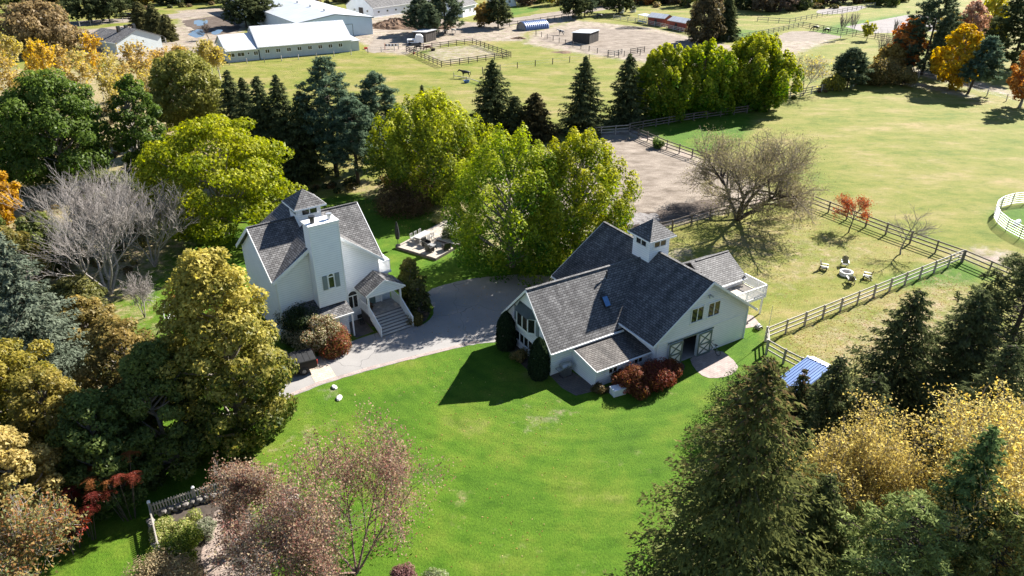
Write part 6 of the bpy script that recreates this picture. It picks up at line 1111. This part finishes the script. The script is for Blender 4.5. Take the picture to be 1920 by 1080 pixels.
for i, (x, y, t, w) in enumerate([(1645, 128, 52, 30), (1575, 74, 22, 18), (1598, 70, 20, 22), (1672, 80, 30, 18)]): plant('twig', ('tall thin bare sapling left of the orange-red tree', 'thin bare sapling beside the dark horses', 'thin bare sapling in front of the arena edge', 'thin bare sapling on the arena corner')[i], (x, y), t, w, bark='bark_grey', levels=2, forks=2, kids=(9, 6), spread=.6, up=.9, rt=.07)
# top edge
TOPS = [('pine', 'dark pine clump beside the riding hall, left one', (462, 50), -14, 80, SPR), ('pine', 'dark pine clump beside the riding hall, right one', (496, 48), -6, 74, SPR), ('pine', 'dark pine on the gravel road bank, left of two', (168, 42), -12, 80, SPR), ('pine', 'dark pine on the gravel road bank, right of two', (206, 40), -18, 80, SPR), ('pine', 'dark pine in front of the white barn wall', (788, 62), -4, 60, SPB), ('pine', 'tall pine centre of the group below the white barn', (835, 62), -22, 72, SPB), ('pine', 'pine right of the autumn bush at the lane', (934, 52), -8, 52, SPR), ('pine', 'dark pine left at the back of the sandy yard', (1074, 34), -24, 54, SPR), ('pine', 'second dark pine at the back of the sandy yard', (1096, 30), -20, 46, SPB), ('spruce', 'dense dark conifer right of the red sheds', (1358, 74), -16, 62, SPR), ('pine', 'shaded pine behind the corral shelter', (806, 70), 8, 46, SPB), ('pine', 'dark tree over the yard fence at the top', (1160, 26), -26, 66, SPR)]
for k, lab, b, t, w, pal in TOPS: plant(k, lab, b, t, w, **pal, **({'base': .12} if k == 'pine' else {}))
plant('broad', 'brownish conifer-like tree left of the dense dark conifer', (1318, 78), -14, 70, c1=(.06, .055, .03), c2=(.20, .15, .07), shape='column', nclump=50, base=.04); plant('broad', 'orange-brown bush between pines at the lane', (908, 50), 6, 40, c1=(.20, .12, .04), c2=(.42, .28, .08), shape='round', nclump=36, base=.15)
plant('spruce', 'olive cedar hedge clump beside the small paddock, upper one', (268, 56), 2, 46, c1=(.05, .06, .025), c2=(.20, .18, .07), power=.5); plant('spruce', 'olive cedar hedge clump beside the small paddock, lower one', (318, 76), 26, 40, c1=(.05, .06, .025), c2=(.20, .18, .07), power=.5); plant('spruce', 'olive cedar in the middle of the hedge by the small paddock', (294, 66), 8, 44, c1=(.045, .055, .022), c2=(.16, .15, .06), power=.5)
plant('twig', 'bare dark tree standing in the puddle yard', (392, 74), 40, 34, bark='bark_dark', levels=3, forks=2, kids=(6, 5, 4), spread=.9, up=.4, rt=.1)
rr = random.Random(4)
for i, (x, w, c) in enumerate([(20, 70, 0), (80, 60, 2), (140, 70, 1), (235, 60, 1), (250, 60, 3), (330, 60, 1), (372, 50, 3), (412, 56, 0), (444, 46, 1), (985, 40, 2), (1010, 44, 0), (1045, 40, 3), (1128, 46, 1), (1208, 44, 4), (1236, 40, 1), (1262, 44, 2), (1290, 44, 0), (1400, 50, 1), (1430, 54, 2), (1462, 50, 5), (1492, 52, 1), (1518, 44, 3), (1640, 44, 3), (1660, 46, 0), (1686, 44, 3), (650, 40, 1), (730, 50, 1), (860, 44, 2), (1340, 40, 2), (1560, 40, 5), (1600, 44, 2)]):
    pal = [((.07, .09, .025), (.24, .24, .07)), ((.035, .05, .02), (.12, .13, .05)), ((.10, .075, .045), (.26, .18, .10)), ((.20, .17, .03), (.46, .38, .08)), ((.30, .15, .03), (.52, .30, .07)), ((.08, .06, .05), (.20, .15, .12))][c]
    y = 6 + rr.uniform(-5, 6) + (10 if 1400 <= x <= 1500 else 0)
    desc = ('olive green', 'dark green', 'brown', 'yellow', 'orange', 'grey-brown')[c]; side = f'standing {("behind the brown rounded tree", "left of the road-bank pines", "behind the road-bank pines", "behind the parked SUV", "above the cedar hedge", "above the gravel road bend", "above the puddle yard", "left above the pine clump", "touching the pine clump", "right of the white cottage", "on the lane bend at the top", "left of the yard-back pines", "right of the yard-back pines", "above the wrapped bales", "above the left red shed", "between the two red sheds above", "above the right red shed", "right of the dense conifer", "second right of the dense conifer", "above the long grey fence", "left of the far pale sand", "beside the far pale sand", "above the far green paddock", "above the riding arena left", "above the riding arena right", "left of the white barn gable", "behind the white barn roof", "behind the farmhouse", "behind the dense conifer", "behind the far pale sand", "right behind the far pale sand")[i]}'
    plant('broad', f'{desc} tree at the top edge {side}', (x, y), -26 - rr.uniform(0, 22), w, group='trees along the top edge', c1=pal[0], c2=pal[1], shape='dome', nclump=30, base=.06, dens=.9)
# right foreground
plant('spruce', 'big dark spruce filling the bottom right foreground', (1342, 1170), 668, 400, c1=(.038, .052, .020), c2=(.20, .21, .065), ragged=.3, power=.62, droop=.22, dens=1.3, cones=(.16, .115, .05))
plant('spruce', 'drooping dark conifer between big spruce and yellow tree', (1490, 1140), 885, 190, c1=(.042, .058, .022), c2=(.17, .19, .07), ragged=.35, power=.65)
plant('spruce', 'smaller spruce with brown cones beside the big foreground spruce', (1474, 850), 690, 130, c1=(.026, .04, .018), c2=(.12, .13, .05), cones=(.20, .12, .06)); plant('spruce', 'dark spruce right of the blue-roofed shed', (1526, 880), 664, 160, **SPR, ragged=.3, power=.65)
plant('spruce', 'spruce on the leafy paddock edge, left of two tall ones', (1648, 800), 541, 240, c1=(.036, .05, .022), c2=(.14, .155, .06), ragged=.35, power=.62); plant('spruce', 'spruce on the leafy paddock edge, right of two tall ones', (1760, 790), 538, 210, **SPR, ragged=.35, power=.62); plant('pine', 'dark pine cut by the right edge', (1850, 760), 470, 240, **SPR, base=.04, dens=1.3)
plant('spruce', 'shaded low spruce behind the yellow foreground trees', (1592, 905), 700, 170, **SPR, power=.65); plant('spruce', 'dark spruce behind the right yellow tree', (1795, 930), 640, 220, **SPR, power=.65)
plant('twig', 'yellow-leaved tree with thin branches in the right foreground', (1575, 1060), 778, 235, 'poplar_tree', bark='bark_grey', levels=4, forks=3, kids=(6, 6, 6, 3), spread=.85, up=.5, rt=.12, leafc=[(.56, .44, .14), (.50, .40, .14), (.60, .48, .18), (.40, .30, .09)], nleaf=22000, leafs=.07)
plant('twig', 'bright golden tree at the right edge foreground', (1775, 1130), 742, 330, 'poplar_tree', bark='bark_grey', levels=4, forks=4, kids=(6, 6, 6, 3), spread=.8, up=.5, rt=.12, leafc=[(.58, .45, .12), (.56, .46, .17), (.62, .53, .22), (.48, .33, .09)], nleaf=36000, leafs=.075)
plant('spruce', 'bright green young conifer between the two yellow trees', (1712, 1190), 798, 215, c1=(.05, .09, .03), c2=(.18, .25, .09), ragged=.4, power=.7, droop=-.1)
plant('pine', 'light green pine at the bottom right edge', (1620, 1240), 945, 260, c1=(.10, .135, .04), c2=(.34, .40, .14), base=.1, dens=1.2); plant('pine', 'pale green pine in the bottom right corner', (1785, 1240), 960, 240, c1=(.10, .12, .03), c2=(.34, .36, .12), base=.1, dens=1.2)
plant('shrub', 'pale green shrub at the bottom edge beside the big spruce', (1560, 1120), 1030, 120, cols=[(.24, .28, .14), (.36, .36, .24), (.14, .18, .07)], dens=1.2); plant('shrub', 'dark green bush at the upper left foot of the big spruce', (1400, 800), 700, 150, cols=[(.05, .09, .025), (.10, .14, .035), (.03, .055, .02)], dens=1.2, n=24)
plant('spruce', 'bushy dark conifer at the lawn edge below the patio', (1420, 790), 668, 130, c1=(.04, .058, .02), c2=(.17, .20, .055), power=.55)
# reddish half-bare trees in the garden
RED = [(.26, .13, .10), (.36, .20, .155), (.42, .29, .21), (.22, .10, .08), (.40, .31, .20), (.33, .22, .14)]
plant('twig', 'half-bare tree with russet leaves standing on the lawn, front right', (668, 1075), 812, 320, 'crabapple_tree', bark='bark_red', levels=4, forks=5, kids=(6, 6, 4, 3), spread=.95, up=.35, rt=.1, tilt=1.0, leafc=RED, nleaf=14000, leafs=.07, twig=.008)
plant('twig', 'half-bare russet tree over the picket fence end', (490, 1010), 860, 130, 'crabapple_tree', bark='bark_pale', levels=4, forks=3, kids=(6, 6, 5, 3), spread=.95, up=.3, rt=.07, leafc=RED, nleaf=11000, leafs=.07, twig=.008)
plant('twig', 'low tangled russet tree above the garden path', (570, 1125), 950, 230, 'crabapple_tree', bark='bark_pale', levels=4, forks=4, kids=(6, 6, 5, 3), spread=1.0, up=.25, rt=.07, leafc=RED + [(.45, .34, .2)], nleaf=15000, leafs=.07, twig=.008)
plant('twig', 'slim dark-stemmed sapling beside the garden path', (462, 1100), 985, 90, bark='bark_dark', levels=3, forks=1, kids=(7, 5, 4), spread=.9, up=.4, rt=.06, leafc=RED, nleaf=900, leafs=.07)
plant('shrub', 'bright green bush inside the picket fence', (338, 1052), 1000, 85, cols=[(.14, .22, .03), (.26, .32, .06), (.07, .12, .02)], dens=1.1); plant('shrub', 'pale yellow-green perennials in the fenced bed', (340, 1000), 984, 110, cols=[(.30, .32, .09), (.40, .38, .16), (.18, .24, .05)], n=26, lump=.5); plant('shrub', 'grey-green perennials beside the garden path', (385, 1000), 985, 56, cols=[(.20, .23, .14), (.28, .28, .2)], n=14); plant('shrub', 'tan shrub at the bottom of the picket fence', (322, 1110), 1048, 120, cols=[(.38, .30, .18), (.30, .22, .12), (.42, .36, .2)], n=20); plant('shrub', 'reddish spiky shrub at the bottom edge of the lawn', (755, 1100), 1070, 50, cols=[(.20, .10, .09), (.26, .15, .13)]); plant('shrub', 'pale green shrub at the bottom centre edge', (810, 1110), 1078, 56, cols=[(.30, .34, .2), (.22, .26, .1)])
# shrubs by the buildings
plant('shrub', 'dense dark green shrub against the house chimney foot', (570, 632), 556, 95, cols=[(.03, .05, .02), (.06, .085, .03)], n=26, dens=1.1); plant('shrub', 'red-leaved hydrangea with pale blooms beside the driveway', (628, 656), 618, 64, cols=[(.24, .07, .045), (.15, .10, .03), (.30, .10, .06), (.20, .14, .04)], n=26); plant('shrub', 'pale blossom-topped shrub beside the pickup', (562, 650), 612, 66, cols=[(.55, .52, .33), (.10, .13, .04), (.45, .40, .24)], n=18); plant('shrub', 'cream-flowered crown of the hydrangea', (602, 656), 588, 86, cols=[(.56, .50, .33), (.20, .10, .05), (.14, .16, .05), (.48, .42, .26)], n=30, dens=.8, lump=.26)
plant('broad', 'tall olive shrub right of the porch', (772, 562), 480, 56, 'tall_shrub', 'shrub', c1=(.06, .075, .02), c2=(.25, .24, .06), shape='egg', base=.02, nclump=40, lumps=.3); plant('broad', 'dark rounded shrub beside the porch steps', (786, 588), 525, 46, 'tall_shrub', 'shrub', c1=(.045, .055, .02), c2=(.18, .17, .055), shape='egg', base=.02, nclump=40, lumps=.3); plant('shrub', 'tawny low shrub at the foot of the porch steps', (778, 604), 585, 34, cols=[(.22, .17, .05), (.12, .11, .03)])
def cedar(label, px, top, w):
    SEED[0] += 1; rng = np.random.default_rng(SEED[0]); G = gp(*px); h = hgt(G, top); o = thing('columnar_cedar', label, 'shrub', G, 0, 'clipped cedars at the barn gable'); R = w * mpp(G) / 2; n = 9000; t = rng.uniform(0, 1, n) ** .85; a = rng.uniform(0, 6.283, n); r = R * np.interp(t, [0, .2, .7, .9, 1], [.82, 1, .8, .45, .05]) * rng.uniform(.82, 1.06, n) * (1 + .06 * np.sin(a * 9 + t * 20)); P = np.stack([r * np.cos(a), r * np.sin(a), .05 + t * (h - .1)], 1)
    N = nrm(np.stack([np.cos(a), np.sin(a), np.full(n, .5)], 1) + rng.normal(0, .4, (n, 3))); T = np.tile([0., 0, 1], (n, 1)) + rng.normal(0, .25, (n, 3)); link('foliage', leaves('foliage', P, N, .085 * rng.uniform(.7, 1.3, n), mixcol(rng, (.012, .024, .012), (.045, .065, .03), rng.uniform(0, 1, n)), rng, .55, 'needle', T), o); link('stem', tubes('stem', [(np.zeros(3), np.array([0, 0, h * .9]), .09, .02)], 'bark_dark'), o)
cedar('clipped dark columnar cedar left of the barn gable windows', (949, 652), 583, 38); cedar('clipped dark columnar cedar right of the barn gable windows', (1010, 706), 632, 40)
for i, (x, y, t, w) in enumerate([(1166, 724, 696, 44), (1194, 730, 688, 66), (1228, 718, 674, 68), (1256, 706, 676, 44)]): plant('shrub', ('burgundy hydrangea at the left end of the barn hedge', 'burgundy hydrangea with pale flower heads in the barn hedge', 'largest burgundy hydrangea of the barn hedge', 'burgundy hydrangea nearest the barn doors')[i], (x, y), t, w, 'hydrangea', group='burgundy hedge along the lean-to', cols=[(.17, .055, .03), (.24, .085, .045), (.22, .11, .03), (.12, .04, .03)], n=22, dens=1.0)
plant('shrub', 'pale pink flower heads rising from the barn hedge', (1196, 733), 684, 20, 'hydrangea', cols=[(.62, .32, .22), (.55, .26, .18)], n=8); plant('shrub', 'pink flower heads beside the white box', (1172, 737), 714, 22, 'hydrangea', cols=[(.58, .28, .2), (.5, .22, .16)], n=8)
plant('shrub', 'tawny shrub under the barn gable windows', (974, 676), 656, 34, cols=[(.28, .22, .08), (.16, .15, .05)]); plant('shrub', 'low brown shrub left of the white box', (1126, 735), 720, 30, cols=[(.10, .075, .035), (.16, .12, .05)]); plant('shrub', 'flowering shrub on the upper deck platform', (850, 452), 420, 46, cols=[(.14, .17, .05), (.08, .11, .03), (.5, .48, .36)]); plant('shrub', 'bare brown shrub spreading on the shaded lawn behind the deck', (768, 392), 330, 130, cols=[(.10, .065, .04), (.14, .10, .05)], dens=.35, n=20); plant('shrub', 'small yellow-green bush at the back of the deck', (822, 420), 398, 26, cols=[(.28, .30, .08), (.4, .38, .18)])
plant('shrub', 'leafy bush at the foot of the grey paddock fence', (1232, 276), 258, 26, cols=[(.16, .22, .05), (.08, .12, .03)]); plant('shrub', 'low bush between orange trees on the field edge', (1640, 158), 110, 60, cols=[(.24, .17, .06), (.14, .13, .04), (.32, .24, .08)], n=20)
for i, (x, y, t, w) in enumerate([(1690, 162, 118, 44), (1660, 150, 108, 44), (1615, 158, 132, 30)]): plant('shrub', ('tawny undergrowth below the orange-red tree', 'olive undergrowth beside the bare sapling', 'grey-brown undergrowth right of the lone pine')[i], (x, y), t, w, cols=[(.22, .17, .06), (.14, .13, .05), (.30, .22, .08)], n=14)

# ------------------------------------------------------------------ uncountable stuff: undergrowth, fallen leaves, grass tufts
def scatter(name, label, polys, n, seed, cols, size, flat=True, zmax=.03, cat=None, mat='leaf', up=.0):
    rng = np.random.default_rng(seed); P = []
    for poly, share in polys:
        W = pxpoly(poly); lo, hi = W.min(0), W.max(0); k = int(n * share); q = np.empty((0, 2))
        while len(q) < k:
            c = rng.uniform(lo, hi, (k * 2, 2)); c = c[poly_mask(c[:, 0], c[:, 1], W, .01) > .5]; q = np.concatenate([q, c])
        P.append(q[:k])
    P = np.concatenate(P); m = len(P); P = np.concatenate([P, rng.uniform(.02, zmax, (m, 1))], 1); N = nrm(rng.normal(0, .35 if flat else .8, (m, 3)) + [0, 0, 1.]); cc = np.array(cols)[rng.integers(0, len(cols), m)] * rng.uniform(.7, 1.3, (m, 1))
    o = link(name, leaves(name, P, N, size * rng.uniform(.6, 1.4, m), np.clip(cc, .01, .9), rng, .7, mat)); tag(o, label, cat, kind='stuff')
scatter('fallen_leaves', 'scattered fallen leaves on lawns and paddocks', [([(1445, 640), (1560, 570), (1760, 510), (1880, 560), (1880, 740), (1520, 740)], .40), ([(1260, 490), (1480, 390), (1740, 480), (1440, 600)], .16), ([(560, 350), (860, 365), (1040, 470), (1000, 512), (860, 480), (700, 400)], .16), ([(1680, 150), (1910, 205), (1860, 220), (1700, 180)], .08), ([(330, 960), (560, 760), (860, 660), (1100, 780), (1000, 1080), (300, 1080)], .03), ([(100, 560), (330, 520), (400, 700), (300, 900), (60, 960)], .05), ([(800, 545), (940, 525), (1000, 540), (930, 635), (760, 650), (640, 660)], .03)], 15000, 7, [(.40, .28, .10), (.34, .20, .07), (.46, .36, .16), (.28, .15, .06)], .055)
def undergrowth(label, poly, n, seed, cols, hh):
    rng = np.random.default_rng(seed); W = pxpoly(poly); lo, hi = W.min(0), W.max(0); c = rng.uniform(lo, hi, (n * 4, 2)); c = c[poly_mask(c[:, 0], c[:, 1], W, .01) > .5][:n]; n = len(c); hs = hh * rng.uniform(.5, 1.3, n); k = 60; i = np.repeat(np.arange(n), k); d = nrm(rng.normal(size=(n * k, 3))); P = np.concatenate([c[i], (hs * .4)[i][:, None]], 1) + d * (hs * .6)[i][:, None] * [1.2, 1.2, .8]; P[:, 2] = np.maximum(P[:, 2], .04); col = np.array(cols)[rng.integers(0, len(cols), n)[i]] * rng.uniform(.7, 1.3, (n * k, 1)); dist = np.hypot(P[:, 1], CAM_H)
    o = link('undergrowth', leaves('undergrowth', P, nrm(d + [0, 0, .5] + rng.normal(0, .4, d.shape)), np.maximum(.09, dist * .0017) * rng.uniform(.7, 1.3, n * k), np.clip(col, .01, .9), rng)); tag(o, label, kind='stuff')
undergrowth('tangled undergrowth on the floor of the left woods', [(-120, 930), (-120, 200), (300, 210), (470, 330), (260, 470), (280, 520), (230, 640), (330, 780), (250, 900), (120, 980)], 420, 21, [(.05, .065, .02), (.10, .10, .03), (.16, .11, .04), (.22, .19, .06), (.12, .09, .05)], .9)
undergrowth('tangled undergrowth under the right foreground trees', [(1330, 900), (1560, 760), (1960, 680), (2050, 1200), (1250, 1250)], 200, 22, [(.05, .07, .02), (.10, .10, .03), (.2, .16, .05)], .9)
undergrowth('brushy growth along the tree line at the top', [(-150, 40), (430, 12), (1000, 6), (1400, 22), (1500, 24), (1740, -2), (1740, -14), (900, -14), (-150, 10)], 330, 23, [(.08, .08, .03), (.16, .12, .06), (.22, .18, .07), (.05, .06, .025)], 1.8)
undergrowth('brush at the foot of the spruces behind the maples', [(440, 335), (600, 345), (760, 330), (900, 262), (1010, 264), (900, 290), (760, 350), (600, 365)], 120, 24, [(.04, .055, .02), (.10, .08, .03), (.16, .09, .04)], .8)
undergrowth('weedy growth along the field fence under the maples', [(1190, 236), (1300, 224), (1470, 192), (1640, 152), (1720, 140), (1640, 142), (1470, 184), (1300, 214), (1190, 228)], 160, 25, [(.10, .13, .03), (.22, .18, .06), (.16, .11, .05)], .5)
